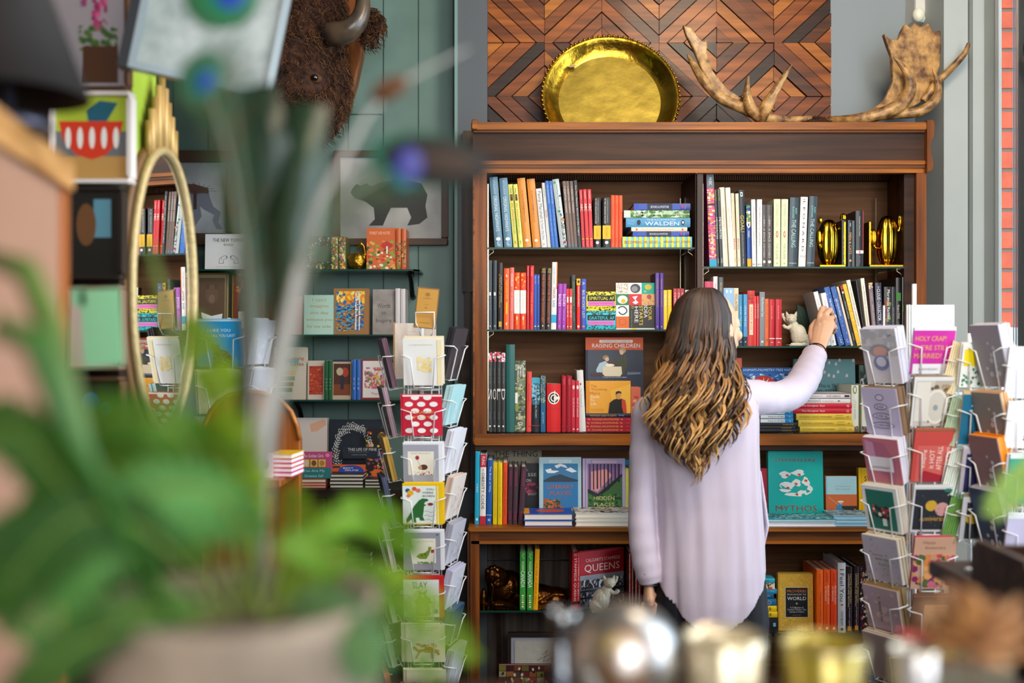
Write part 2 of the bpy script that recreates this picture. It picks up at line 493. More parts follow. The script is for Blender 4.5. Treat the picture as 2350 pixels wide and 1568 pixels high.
# cornice
m = MB()
m.bbox(xl0 - .005, X(2124, YF), YF - .018, YF + .03, Z(300, YF), Z(283, YF), WDL, .004)
m.bbox(xl0, X(2122, YF), YF - .008, YF + .03, Z(305, YF), Z(299, YF), WD, .002)
m.box(xl0, xr1, YF + .004, YF + .03, Z(372, YF), Z(303, YF), wood('#432818', '#2a180d', 'x', rough=.5, coat=0))
m.bbox(xl0 - .003, X(2122, YF), YF - .012, YF + .03, Z(379, YF), Z(370, YF), WDL, .003)
m.bbox(xl0 - .001, X(2122, YF), YF - .006, YF + .03, Z(386, YF), Z(379, YF), WD, .002)
m.bbox(xl0, X(2120, YF), YF - .001, YF + .03, Z(397, YF), Z(386, YF), WDL, .003)
m.build('cornice', bc)
ZTOP = Z(283, YF) - .10
bpart('top_board', [(xl0 + .02, xr1 - .02, YF + .03, YB, ZTOP - .02, ZTOP)], WDD)
# fluted strip behind the top of the openings
m = MB()
for a, b in ((X(1125, 3.66), X(1597, 3.66)), (X(1615, 3.66), X(2070, 3.66))):
    m.box(a, b, 3.665, 3.699, Z(414, 3.66), Z(398, 3.66), WDD)
    n = 90
    for i in range(n):
        q = a + (b - a) * i / n
        m.box(q + .001, q + .0045, 3.66, 3.665, Z(413, 3.66), Z(400, 3.66), WDP)
m.build('fluted_moulding', bc)
# scalloped bracket at the right end
m = MB()
o = [(2122, 278), (2137, 278), (2140, 290), (2138, 312), (2131, 328), (2129, 345), (2133, 362), (2137, 380), (2134, 394), (2126, 398), (2122, 398)]
m.prism_y([(X(a, YF), Z(b, YF)) for a, b in reversed(o)], YF - .02, YF + .18, WDZ, .002); m.build('scroll_bracket', bc)
m = MB(); m.bbox(X(1083, YF), X(1097, YF), YF - .022, YF + .04, Z(300, YF), Z(277, YF), WDL, .003); m.build('scroll_bracket', bc)
# hutch bottom rail and board
m = MB()
m.bbox(xl0, xr1, YF - .004, YF + .03, Z(1022, YF), zD, WDL, .005)
m.box(xl0, xr1, YF + .03, YB, zD - .02, zD - .0005, WDD)
m.bbox(xl0 + .005, xr1 - .005, YF + .015, YF + .04, Z(1035, YF), Z(1022, YF), WDD, .002)
m.bbox(X(1117, YF), X(2080, YF), YF + .004, YB, zD, zD + .004, glass_mat('#cfeee4', .1), 0)
m.build('bottom_rail', bc)
# counter
YL = 3.33
m = MB()
m.bbox(X(1073, YL), X(2122, YL), YL - .01, YB, Z(1219, YL), zc, WDL, .004)
m.bbox(X(1080, YL), X(2115, YL), YL + .005, YL + .03, Z(1243, YL), Z(1217, YL), WD, .003)
m.bbox(X(1080, YL), X(2115, YL), YL + .0, YL + .03, Z(1249, YL), Z(1242, YL), WDL, .002)
m.build('counter', bc)
# lower cabinet
zf = 0.30
bpart('lower_post', [(X(1073, YL), X(1100, YL), YL, YL + .04, 0, Z(1217, YL)), (X(1073, YL), X(1080, YL), YL + .04, YB, 0, Z(1217, YL)), (X(1076, YL), X(1080, YL), YL - .004, YL, 0, Z(1217, YL), WDD)], WDZ)
bpart('lower_post', [(X(2090, YL), X(2115, YL), YL, YL + .04, 0, Z(1217, YL)), (X(2108, YL), X(2115, YL), YL + .04, YB, 0, Z(1217, YL))], WDZ)
bpart('lower_post', [(X(1598, YL), X(1625, YL), YL, YL + .04, 0, Z(1217, YL)), (X(1606, YL), X(1617, YL), YL + .04, YB, 0, Z(1217, YL))], WDZ)
m = MB(); gw = wood('#6a5f57', '#3f3630', 'z', rough=.7, coat=0)
a, b = X(1080, YL), X(1606, YL)
q = a; i = 0
for z0, z1 in ((zf, Z(1285, 3.69)), (Z(1283, 3.69), Z(1225, 3.69))):
    m.box(a, b, 3.685, YB, z0, z1 - .004, gw)
m.box(X(1140, 3.69), X(1150, 3.69), 3.68, 3.686, zf, Z(1405, 3.69), WDD)
m.build('grey_back_board', bc)
m = MB(); m.box(X(1617, YL), X(2108, YL), 3.685, YB, zf, zc - .03, WDP); m.build('back_panel', bc)
bpart('floor_board', [(X(1080, YL), X(2108, YL), YL + .01, YB, zf - .03, zf), (X(1080, YL), X(2108, YL), YL + .05, YL + .07, 0, zf - .03)], WDD)
# glass shelves
SH = {}; SHO = {}
gl = glass_mat('#cfeee4', .1); ge = mat('#123a30', rough=.3, spec=.25)
def shelf(key, u0, u1, v, D=3.42, D1=3.69, name='glass_shelf', mt=None, th=.006):
    z = Z(v, D); m = MB(); SH[key] = z + th / 2
    m.box(X(u0, YF), X(u1, YF), D + .001, D1, z - th / 2, z + th / 2, mt or gl)
    SHO[key] = m.build(name, bc)
    m = MB(); m.box(X(u0, YF), X(u1, YF), D - .0005, D + .0008, z - th / 2, z + th / 2, mt or ge); m.build('shelf_edge', SHO[key])
shelf('A', 1117, 1597, 570); shelf('B', 1117, 1597, 758.5); shelf('F', 1615, 2080, 614); shelf('G', 1615, 2080, 796.5)
shelf('E', 1100, 1598, 1404, 3.37); shelf('J', 1625, 2090, 1457, 3.37, mt=mat('#141a22', rough=.08, spec=.9), name='black_shelf', th=.008)
# shelf brackets and steel tracks
m = MB(); st = mat('#c9bfa6', rough=.25, metal=.8)
for u in (1118.5, 1614): m = MB(); m.box(X(u, YF), X(u + 2.5, YF), 3.42, 3.43, Z(990, YF), Z(420, YF), st); m.build('shelf_track', bc)
for u in (1590, 2073): m = MB(); m.box(X(u, YF), X(u + 2, YF), 3.66, 3.668, Z(990, YF), Z(430, YF), st); m.build('shelf_track', bc)

for key, u, sg in (('A', 1121, 1), ('B', 1121, 1), ('F', 1619, 1), ('A', 1594, -1), ('F', 2077, -1)):
    m = MB(); z = SH[key] - .007; x = X(u, YF)
    m.tube([(x, 3.43, z + .0), (x + sg * .016, 3.43, z), (x + sg * .016, 3.43, z - .008), (x + sg * .004, 3.43, z - .016), (x, 3.43, z - .022)], .0013, st, 6)
    m.tube([(x, 3.44, z + .0), (x, 3.68, z)], .0013, st, 5)
    m.build('shelf_bracket', SHO[key])
SV = lambda ops, k: [((o[0], o[1], [(a, b * k) for a, b in o[2]]) + tuple(o[3:])) if o[0] in 'pl' else (o[0], o[1], o[2], o[3], o[4] * k, o[5], o[6] * k) + tuple(o[7:]) if o[0] == 't' else (o[0], o[1], o[2], o[3] * k, o[4], o[5] * k) + tuple(o[6:]) for o in ops]
# ================================================================ books
c1 = (1100, 380, 3.919); c2 = (1600, 380, 3.646); c3 = (1080, 760, 3.409); c4 = (1060, 1200, 4.261); c5 = (1660, 780, 3.409); c6 = (1700, 1220, 4.505)
def T(s, c, v, l, w=.5, u=.5): return ('t', c, s, u, v, l, w, 90)
def B(c, v0, v1): return ('r', c, 0, v0, 1, v1)
def Hh(s, c, u, v, w, h): return ('t', c, s, u, v, w, h)
def E_(c, u, v, ru, rv): return ('e', c, u, v, ru, rv)
def R_(c, u0, v0, u1, v1): return ('r', c, u0, v0, u1, v1)
DS = 3.43
# ---- top shelf, left bay
oh = [T('ORIGINAL HIGHWAYS', '#cfdce2', .52, .5, .42), T('ROY MacGREGOR', '#b9cbd4', .14, .2, .22), E_('#d8e2e6', .5, .88, .28, .025), T('ul', '#d8e2e6', .945, .05, .4)]
ea = [T('EPIC ATHLETES', '#b4542a', .44, .28, .36), T('STEPHEN CURRY', '#8a8a7a', .68, .22, .3), T('Wetzel', '#1f1f1f', .1, .08, .3), R_('#3a2a20', .25, .16, .75, .26), E_('#7a4a30', .5, .19, .3, .02), T('HOLT', '#1f1f1f', .92, .05, .3)]
og = [T('ten restaurants that changed', '#a05a1c', .32, .3, .35), T('the salt kings of north', '#a05a1c', .5, .26, .3), E_('#f1e6d6', .5, .9, .22, .02)]
ec = [T('ESSENTIAL CANADA', '#d8cfc4', .3, .36, .45), T('THE', '#d8cfc4', .09, .03, .3), T('Guide', '#a08c60', .68, .1, .25), E_('#3a86a8', .5, .965, .3, .012)]
ab = [T('complex', '#f3dcdc', .1, .14, .4), T('ABC', '#f4f0ea', .31, .13, .7), T('the journals of', '#e0665c', .62, .2, .25), B('#c3121d', .0, .004), E_('#f0a63a', .5, .85, .35, .012), T('Press', '#e7c0b4', .93, .08, .3)]
cr = [T('IN THE CANADIAN ROCKIES', '#e8e4dc', .27, .5, .17, .3), T("A HIKER'S GUIDE TO SCRAMBLING", '#b8b4ac', .27, .46, .12, .62), R_('#e8b41e', 0, .56, 1, .83), T('NUGARA', '#a5801a', .7, .2, .3), E_('#efe9df', .5, .9, .22, .03)]
orr = [T('THE MEMORY OF', '#b53a10', .3, .3, .3), T('NOVEL', '#b53a10', .85, .1, .3)]
ad = [E_('#2d8f66', .3, .05, .2, .018), E_('#2d8f66', .45, .47, .2, .018), E_('#3b62a8', .85, .25, .15, .015), E_('#e08a28', .9, .6, .2, .02), E_('#c22f7e', .7, .93, .25, .02), T('And How Are You, Dr. Sacks?', '#4d5352', .32, .48, .22, .55), T('Lawrence Weschler', '#4d5352', .75, .3, .22, .6), ('s', ['#3e4442', '#8b918f', '#1e2222'], .5, .5, 1, 1, 60, .002, 1)]
rowA = [
(140, 215, 90, 100, '#5b8198', 'tall slate-blue hardcover with white spine lettering', oh), (225, 300, 178, 110, '#5b8198', 'tall slate-blue hardcover with white spine lettering', oh),
(308, 352, 258, 165, '#dfe06a', 'pale yellow paperback with small spine portrait', ea), (357, 397, 303, 168, '#dfe06a', 'pale yellow paperback with small spine portrait', ea),
(400, 472, 340, 110, '#d98a35', 'thick light orange hardcover leaning', og), (482, 556, 425, 115, '#d98a35', 'thick light orange hardcover leaning', og),
(560, 612, 507, 205, '#e4e2df', 'white hardcover with black handwritten spine title', [T('Penny Marshall', '#17181a', .28, .46, .7), T('My Mother Was Nuts', '#3a3b3d', .7, .34, .5), T('h', '#555', .95, .03, .3)]),
(615, 650, 562, 152, '#dfe0dd', 'slim white hardcover with red spine word', [T('Sick', '#c4392a', .48, .12, .5), T('memoir', '#9aa', .15, .14, .3)]),
(651, 681, 592, 138, '#1f62b8', 'slim bright blue book with white lettering', [T('THE CANADIAN GUIDE', '#b8cde8', .2, .28, .35), T('TO THE SECRETS', '#8fb0dd', .62, .4, .3)]),
(682, 713, 624, 138, '#1f62b8', 'slim bright blue book with white lettering', [T('THE CANADIAN GUIDE', '#b8cde8', .2, .28, .35), T('TO THE SECRETS', '#8fb0dd', .62, .4, .3)]),
(732, 793, 655, 118, '#b9c2c0', 'pale grey hardcover with coloured dots on spine', ad),
(797, 827, 747, 138, '#6a5248', 'slim brown book with pale lettering', ec), (828, 856, 778, 138, '#6a5248', 'slim brown book with pale lettering', ec), (857, 887, 812, 138, '#6a5248', 'slim brown book with pale lettering', ec),
(888, 918, 847, 133, '#1e2225', 'tall black book with long white title', [T('Our Past Matters: Stories of Gay Calgary', '#e8e8e2', .45, .75, .42)]),
(925, 957, 898, 213, '#d11520', 'red book with white capitals', ab), (959, 991, 932, 213, '#d11520', 'red book with white capitals', ab), (993, 1026, 972, 213, '#d11520', 'red book with white capitals', ab),
(1030, 1096, 1028, 290, '#1b1a1a', 'black guidebook with yellow block on spine', cr), (1106, 1180, 1106, 290, '#1b1a1a', 'black guidebook with yellow block on spine', cr),
(1182, 1216, 1182, 267, '#e2501c', 'bright orange-red novel', orr), (1217, 1251, 1217, 267, '#e2501c', 'bright orange-red novel', orr), (1252, 1288, 1252, 267, '#e2501c', 'bright orange-red novel', orr)]
row(rowA, c1, DS, SH['A'], 'top shelf of left bay')
bm = [R_('#2c4aa8', 0, 0, .09, 1), R_('#3a54a8', .09, .1, .24, .9), R_('#1b2140', .24, 0, .68, 1), R_('#3a54a8', .68, .1, .82, .9), Hh('BOOKS & MORTAR', '#cfd6e8', .46, .5, .32, .36), E_('#c03060', .86, .5, .014, .3), R_('#5870b8', .89, .2, .92, .8)]
seuss = []
for i in range(13): seuss.append(R_('#d9d531', .01 + i * .077, 0, .045 + i * .077, 1))
seuss += [Hh('BECOMING DR. SEUSS', '#b5431c', .27, .5, .47, .26), Hh('BRIAN JAY JONES', '#b5431c', .79, .5, .38, .26), R_('#8aa07a', .53, .4, .55, .6)]
stack([(1388, 1898, 342, 404, '#2a3f96', 'thin blue paperback with dark panel', bm),
(1300, 1890, 402, 467, '#8fae7c', 'green forest-pattern hardcover lying flat', [('s', ['#5d8a3e', '#c2d6b8', '#3c6b2c', '#a9c79a'], 0, 0, 1, 1, 220, .008, .6), R_('#c8d2c4', 0, 0, .1, 1), Hh('OLIVER SACKS', '#f0f3ea', .28, .5, .25, .3), Hh('THE RIVER OF CONSCIOUSNESS', '#e6ece0', .66, .5, .42, .22)]),
(1318, 1897, 468, 552, '#3f8cb8', 'thick sky-blue hardcover lying flat', [Hh('THE ILLUSTRATED', '#d5e6ee', .55, .22, .45, .16), Hh('WALDEN', '#eef5f7', .56, .62, .53, .4), Hh('Henry David', '#9cc6dc', .08, .35, .1, .2), Hh('Thoreau', '#9cc6dc', .08, .65, .09, .2), E_('#16262e', .2, .5, .03, .28), E_('#16262e', .885, .5, .026, .28), E_('#dfe9ea', .885, .5, .014, .15)]),
(1367, 1870, 552, 588, '#e6d6bc', 'thin cream paperback with orange marks', [Hh("THE CAT LOVER'S QUOTATION BOOK", '#c98a5a', .47, .5, .6, .36), R_('#d0622c', .08, .3, .11, .8), R_('#d0622c', .9, .3, .93, .8)]),
(1380, 1887, 590, 638, '#2a3f96', 'thin blue paperback with dark panel', bm),
(1285, 1912, 640, 738, '#7cbcc0', 'thick aqua and yellow striped hardcover', seuss)], c1, DS, SH['A'], 'stack on top shelf of left bay')
# ---- second shelf, left bay
dk = [R_('#d9d9d4', .25, .46, .75, .51), T('lighthouse of the', '#8f9aa4', .62, .2, .3), T('w', '#cfd3d6', .95, .03, .4)]
ow = [R_('#f2ece2', 0, .31, 1, .72), ('s', ['#f3b62a', '#e8401a'], .1, .02, .9, .28, 14, .003, 1.4), T('On the Road', '#cfc6ba', .5, .25, .25), E_('#f4d8b0', .5, .8, .12, .04), R_('#f09a2a', .4, .84, .6, .92)]
rd = [T('Alain de Botton', '#f0b0a0', .1, .14, .4), T('STATUS ANXIETY', '#e8a03a', .6, .36, .35)]
bl = [T('Not a Fan', '#c5d4ee', .1, .14, .4), E_('#dfc964', .5, .94, .35, .012)]
cu = [T('KEN', '#c9b24a', .03, .03, .6), T('KESEY', '#c9b24a', .07, .03, .7), T("ONE FLEW OVER THE CUCKOO'S NEST", '#d4612a', .5, .78, .5), E_('#d8cdb8', .5, .94, .15, .012)]
ba = [T('BALDIES', '#f2dff0', .36, .26, .6), T('in their own words', '#d9a6dc', .68, .24, .3), T('Art', '#f2dff0', .93, .05, .3)]
rw = [R_('#f2ece8', .2, .2, .8, .34), T('THE ART OF', '#f4e6e0', .55, .3, .5), E_('#f4e6e0', .5, .93, .25, .015)]
rowB = [
(80, 113, 80, 853, '#2f3a42', 'dark slate novel with small white label', dk), (119, 156, 121, 853, '#2f3a42', 'dark slate novel with small white label', dk),
(165, 209, 166, 873, '#2b2220', 'dark brown paperback with gold and white lettering', [T('& THE ART OF LOVING', '#c9a23a', .42, .5, .22, .35), T('HOW TO THINK', '#e4ddd2', .4, .4, .18, .7), R_('#c9a23a', .2, .88, .8, .96)]),
(218, 267, 222, 925, '#ef5a1e', 'orange novel with yellow spine lettering', [T('HAM AND RYE', '#f3b31e', .35, .3, .45), R_('#f3b31e', .35, .55, .7, .75), ('p', '#f6e6d8', [(.4, .09), (.7, .14), (.35, .14)]), ('p', '#f6e6d8', [(.35, .9), (.7, .88), (.5, .94)])]),
(270, 308, 275, 918, '#e96a5a', 'coral novel with white lettering', [T('CHARLES', '#f6e2da', .2, .2, .5), T('the captain is out', '#f6c8ba', .55, .3, .4)]),
(312, 363, 312, 963, '#ea4312', 'orange-red novel with white middle band', ow), (366, 420, 367, 963, '#ea4312', 'orange-red novel with white middle band', ow),
(424, 446, 426, 900, '#c91420', 'slim red paperback with pink lettering', rd), (448, 486, 454, 900, '#c91420', 'slim red paperback with pink lettering', rd),
(470 + 18, 503 + 12, 490, 980, '#1547a8', 'royal blue paperback with small title', bl), (505 + 12, 543, 518, 980, '#1547a8', 'royal blue paperback with small title', bl),
(545, 593, 553, 920, '#33211a', 'black novel with orange jagged lettering', cu), (598, 641, 608, 920, '#33211a', 'black novel with orange jagged lettering', cu),
(643, 692, 655, 868, '#f0ece6', 'tall white book with blue foot', [R_('#2da3cf', 0, .78, 1, .9), T('MAKER', '#a8323a', .46, .16, .45), T('DAD', '#2b5fa5', .62, .1, .45), T('Lunch Box Crossbow', '#7c9ab0', .2, .26, .3), R_('#e87a2a', .85, 0, 1, .4)]),
(697, 736, 707, 1063, '#9c3aa5', 'purple paperback with white lettering', ba), (738, 778, 745, 1063, '#9c3aa5', 'purple paperback with white lettering', ba),
(783, 806, 783, 1108, '#d82a24', 'small red and white pocket book', rw), (808, 836, 809, 1108, '#d82a24', 'small red and white pocket book', rw),
(838, 870, 832, 983, '#25312e', 'dark green-black book with green lettering', [T('FESTIVALS: A MANUAL', '#6f9a3a', .35, .45, .5), T('SEE SHARE', '#8a9a94', .77, .16, .3)]),
(873, 909, 873, 1018, '#e0241e', 'red book with yellow head', [R_('#f0b81e', 0, 0, 1, .13), E_('#3a2a20', .5, .06, .28, .03), T('GRAHAM HUMPHREYS', '#f0dcd2', .35, .4, .35), R_('#f4efe8', .25, .92, .7, .96)]),
(911, 959, 911, 1020, '#3c4fae', 'violet-blue book with pale capitals', [T('BIG BUCKET LIST!', '#cfd8c8', .5, .55, .5), T('A', '#cfd8c8', .09, .06, .5), E_('#e07a2a', .5, .94, .25, .02)]),
(1583, 1616, 1583, 967, '#4a2a86', 'tall purple book with orange lettering', [T('STRANGER THAN MOMENTS', '#c88a4a', .35, .5, .35), T('w', '#d8c8e8', .95, .03, .35)]), (1622, 1656, 1622, 967, '#4a2a86', 'tall purple book with orange lettering', [T('STRANGER THAN MOMENTS', '#c88a4a', .35, .5, .35), T('w', '#d8c8e8', .95, .03, .35)]),
(1658, 1691, 1658, 1120, '#e8c416', 'yellow paperback', [T('THE TOUR', '#f4ecc0', .25, .3, .5)]), (1693, 1731, 1693, 1118, '#e8c416', 'yellow paperback', [T('THE TOUR', '#f4ecc0', .25, .3, .5)]),
(1743, 1775, 1743, 1107, '#b01f2a', 'dark red paperback with white capitals', [T('CUISINE', '#f0dcd8', .3, .4, .5)]), (1778, 1809, 1778, 1107, '#b01f2a', 'dark red paperback with white capitals', [T('CUISINE', '#f0dcd8', .3, .4, .5)]), (1812, 1841, 1812, 1107, '#b01f2a', 'dark red paperback with white capitals', [T('CUISINE', '#f0dcd8', .3, .4, .5)]),
(1850, 1885, 1850, 1120, '#dcd9d2', 'white paperback beside the woman', []), (1887, 1925, 1887, 1125, '#cfd2cf', 'pale grey paperback beside the woman', [])]
row(rowB, c1, DS, SH['B'], 'second shelf of left bay')
zb = SH['B']
kn = lambda c: [('s', ['#1a1a1a', '#2a2622'], 0, 0, 1, .22, 60, .003, .5), ('s', ['#1a1a1a'], 0, .75, 1, 1, 40, .003, .5)]
z1 = stack([(962, 1226, 1140, 1312, '#e6dc2a', 'small yellow and black gift book with pink strip', kn(0) + [R_('#1d1b1c', .04, .2, .98, .5), Hh('SPIRITUAL AF', '#efe42e', .52, .35, .86, .17), R_('#e070c0', .06, .52, .97, .74), Hh('A JOURNAL FOR INNER PEACE', '#8e3a74', .5, .62, .8, .06)]),
(962, 1226, 1312, 1480, '#1fc2cc', 'small cyan and black gift book with pink strip', kn(0) + [R_('#1d1b1c', .04, .22, .98, .5), Hh('GRATEFUL AF', '#2fd0d8', .52, .38, .86, .17), R_('#e070c0', .06, .54, .95, .76), Hh('A JOURNAL FOR GRATITUDE', '#8e3a74', .5, .65, .8, .06)])], c1, DS + .005, zb, 'on second shelf of left bay', d=.06, group='small boxed gift books')
g3 = 1 / 3
idea = [R_('#e6e2d8', 0, 0, g3, .24), ('s', ['#2f8a62', '#c94a3a', '#3a3a3a', '#e0a83a'], .01, .01, g3 - .01, .23, 120, .0012, 1), R_('#efece6', g3, 0, .66, .24), E_('#4a4a4c', .5, .12, .13, .1), E_('#8a8a8c', .48, .13, .08, .06), R_('#1fa391', .66, 0, 1, .24), E_('#c9b73a', .83, .09, .09, .06), R_('#c9b73a', .72, .17, .78, .2),
R_('#2c7a4c', 0, .24, g3, .48), E_('#e9e6e0', .17, .36, .13, .09), E_('#f0b428', .19, .39, .06, .045), R_('#cf2f32', g3, .24, .66, .48), ('p', '#f1ece6', [(.42, .3), (.56, .28), (.5, .36), (.58, .42), (.5, .46), (.42, .42), (.5, .38)]), R_('#d7a468', .66, .24, 1, .48), E_('#b3483a', .85, .3, .06, .05), ('s', ['#8a5a34'], .68, .34, .98, .47, 24, .002, .5),
R_('#eceae6', 0, .48, g3, .72), ('l', '#2e3d36', [(.05, .55), (.12, .51), (.2, .51), (.27, .56), (.28, .62), (.2, .68), (.12, .67), (.07, .62)], .004), R_('#da6a2c', 0, .72, g3, .97), ('l', '#b04a20', [(.08, .8), (.15, .77), (.24, .79), (.26, .87), (.18, .91), (.09, .88), (.08, .8)], .0015), R_('#33312e', g3, .48, 1, .97),
('t', '#e8c83a', 'YOUR', .87, .65, .3, .09, 90), ('t', '#e9e6e0', 'IDEA', .76, .62, .26, .09, 90), ('t', '#e8c83a', 'STARTS', .64, .7, .42, .09, 90), ('t', '#e9e6e0', 'HERE', .52, .68, .34, .09, 90), ('t', '#d0b43a', '77', .41, .52, .07, .07, 90), ('t', '#7a9a58', 'mind-expanding ways', .4, .77, .36, .04, 90), R_('#d8d5cf', 0, .97, 1, 1), R_('#e8c83a', .4, .97, .52, 1)]
face(1229, 1580, 1055, c1, DS + .01, zb, .02, .03, '#33312e', 'square book with colourful picture grid cover, facing out, second shelf of left bay', idea)
# ---- third shelf, left bay
so = lambda ch, c: [('s', [c, '#e9dfe4'], 0, 0, 1, .12, 24, .004, 1), T('HISTORY OF ART', '#8d9292', .3, .2, .2), T(ch, '#d8d3cf', .53, .14, .85), T('design', '#76808c', .8, .1, .3), E_('#d9d9d6', .5, .93, .22, .012)]
mr = [T('THE BOOK', '#e07078', .1, .12, .4), R_('#9c0f1c', 0, .9, 1, .93)]
ml = [T('THE ART OF LANGUAGE', '#f4e4e4', .52, .38, .4), E_('#f4e4e4', .5, .13, .3, .04), E_('#f4e4e4', .5, .95, .25, .015)]
rowC = [
(133, 169, 133, 165, '#353636', 'shrink-wrapped grey book with big pale initial', so('S', '#d8434f')), (170, 203, 170, 165, '#353636', 'shrink-wrapped grey book with big pale initial', so('O', '#e0607a')), (204, 237, 204, 165, '#353636', 'shrink-wrapped grey book with big pale initial', so('L', '#d8434f')), (238, 272, 238, 168, '#353636', 'shrink-wrapped grey book with big pale initial', so('D', '#e0607a')),
(277, 346, 277, 105, '#24605c', 'tall plain teal hardcover', []),
(346, 428, 348, 232, '#6b7458', 'green and grey architecture book', [('s', ['#8b9450', '#b8b49a', '#4a5240', '#75827a'], 0, 0, 1, 1, 160, .006, .8), T('Canadian', '#f2f0e6', .13, .2, .2, .8), T('Modern', '#f2f0e6', .15, .16, .2, .56), T('Architecture', '#f2f0e6', .18, .24, .2, .3), T('CA', '#f2f0e6', .89, .05, .5), R_('#e9e7dd', 0, .45, .25, .6)]),
(435, 474, 440, 318, '#df4a40', 'coral-red hardcover', [T('the new', '#b52a28', .35, .3, .3), B('#c43a34', .9, .92)]),
(477, 544, 478, 365, '#232b33', 'black book with light blue head', [R_('#4aa6c4', 0, 0, 1, .25), ('s', ['#7fc4d8', '#2d7a98', '#3c5a68'], 0, .1, 1, .5, 90, .005, 1), T('WHAT IS VOCAL MUSIC', '#c8d4da', .45, .6, .18), B('#8a2a34', .88, .9)]),
(547, 586, 547, 350, '#4a6a78', 'thin blue-grey patterned book', [('s', ['#7f959a', '#94a68a', '#3a5a6a'], 0, 0, 1, .48, 90, .004, .5), R_('#1f5f8c', 0, .5, 1, 1), T('guide', '#bcd', .75, .2, .3)]),
(594, 706, 594, 412, '#d8171b', 'thick bright red hardcover with white ring emblem', [E_('#f1ece2', .5, .3, .4, .13), E_('#181415', .5, .3, .33, .105), E_('#f1ece2', .5, .3, .24, .078), E_('#181415', .5, .3, .16, .052), R_('#f1ece2', .5, .27, .92, .33), R_('#f1ece2', .53, .15, .6, .42), B('#b01216', .53, .535)]),
(710, 747, 712, 350, '#a8162a', 'crimson hardcover', mr), (749, 790, 752, 350, '#a8162a', 'crimson hardcover', mr),
(791, 820, 791, 388, '#d41c38', 'pinkish-red paperback with white lettering', ml), (822, 850, 822, 388, '#d41c38', 'pinkish-red paperback with white lettering', ml),
(852, 903, 830, 305, '#e1dfdb', 'tall white hardcover with small red diamond', [('p', '#c4303a', [(.5, .2), (.65, .225), (.5, .25), (.35, .225)]), T('The Elements of', '#a8a8a4', .45, .3, .3)])]
row(rowC, c3, DS, zD + .0045, 'third shelf of left bay')
zs = zD + .0045
ap = [('r', '#a8182e', 0, 0, 1, 1), Hh('FUCKING APOSTROPHES', '#e3a24a', .43, .5, .58, .5), Hh('~', '#e3a24a', .07, .5, .05, .4), Hh('~', '#e3a24a', .78, .5, .05, .4), Hh('-:', '#e3a24a', .92, .5, .07, .3)]
zt1 = stack([(903, 1250, 664, 696, '#22263c', 'navy pocket guide with gold lettering', [Hh("THE POCKET GUIDE TO GARY'S", '#c9a23a', .38, .5, .6, .5), Hh('Derby', '#8ab4e0', .8, .5, .12, .5)])] +
[(900 - i % 3 * 6, 1262 - i % 2 * 4, 697 + i * 28, 724 + i * 28, '#a8182e', 'crimson pocket book with gold lettering', ap) for i in range(4)], c3, DS, zs, 'stack on third shelf of left bay', d=.10)
man = [('p', '#f0b440', [(.55, .3), (1, .1), (1, 1), (.6, 1)]), Hh('The', '#b5642a', .17, .16, .14, .08), Hh('Thinking', '#b5642a', .29, .27, .36, .08), Hh("Man's", '#b5642a', .2, .38, .22, .08), Hh('Guide', '#f6ead6', .2, .49, .2, .08), Hh('To', '#f6ead6', .14, .6, .09, .07), Hh('Life', '#f6ead6', .17, .71, .12, .08), Hh('How to survive modern', '#b5642a', .25, .87, .3, .025), Hh('manhood and thrive', '#b5642a', .25, .92, .3, .025), R_('#d98a1e', 0, 0, .08, 1),
('p', '#1a1713', [(.5, 1), (.53, .68), (.62, .58), (.7, .55), (.8, .55), (.88, .6), (.9, .75), (.91, 1)]), ('p', '#c4442a', [(.8, .56), (.88, .6), (.9, .75), (.91, 1), (.84, 1), (.8, .8)]), ('p', '#c98a5c', [(.7, .5), (.76, .5), (.78, .57), (.7, .57)]), E_('#d2935f', .73, .44, .055, .09), ('p', '#2a1c14', [(.67, .42), (.67, .34), (.73, .31), (.79, .34), (.79, .41), (.75, .37)])]
face(903, 1252, 390, c3, DS + .006, zt1, .018, .02, '#e9a32a', 'orange-yellow hardcover picturing a man in black turtleneck, on crimson stack', man)
rc = [R_('#d9582a', 0, 0, 1, .18), R_('#1b2338', 0, .18, .04, 1), R_('#f1e9dc', .24, .035, .82, .075), Hh('THE RETRONAUT GUIDE TO', '#8a3a24', .53, .055, .5, .022), Hh('RAISING CHILDREN', '#f5efe4', .53, .118, .83, .058),
('p', '#a8c0cc', [(.18, .47), (.24, .37), (.34, .34), (.4, .38), (.36, .46), (.3, .5), (.2, .52)]), E_('#8a7a5c', .35, .29, .055, .035), E_('#d9a888', .37, .315, .035, .03), ('p', '#3c402e', [(.48, .33), (.6, .28), (.68, .25), (.72, .3), (.72, .4), (.66, .53), (.58, .55), (.58, .42), (.5, .38)]), E_('#b89a6c', .64, .19, .06, .04), E_('#e0b394', .625, .215, .035, .035), ('p', '#d8cbb0', [(.3, .42), (.62, .42), (.63, .52), (.6, .56), (.33, .56), (.29, .52)]), E_('#eee4cc', .42, .4, .08, .02), E_('#7a2a2c', .47, .36, .012, .03), ('p', '#5c6a80', [(.72, .5), (.95, .5), (.95, .53), (.72, .54)]), ('p', '#4a3038', [(.08, .52), (.25, .5), (.3, .55), (.1, .56)]), Hh("The past like you wouldn't believe", '#cfd6dc', .5, .575, .42, .022)]
face(902, 1355, 50, c3, DS + .055, zs, .02, .06, '#232a3c', 'large navy book with orange top and two boys picnicking, behind the orange-yellow one', SV(rc, .75))
face(1255, 1330, 440, c3, DS + .01, zs, .05, .0, '#cf6a50', 'coral book partly hidden behind the woman on third shelf of left bay', [('s', ['#e0a08a', '#b04a38'], .1, .1, .9, .9, 30, .004, 1)])
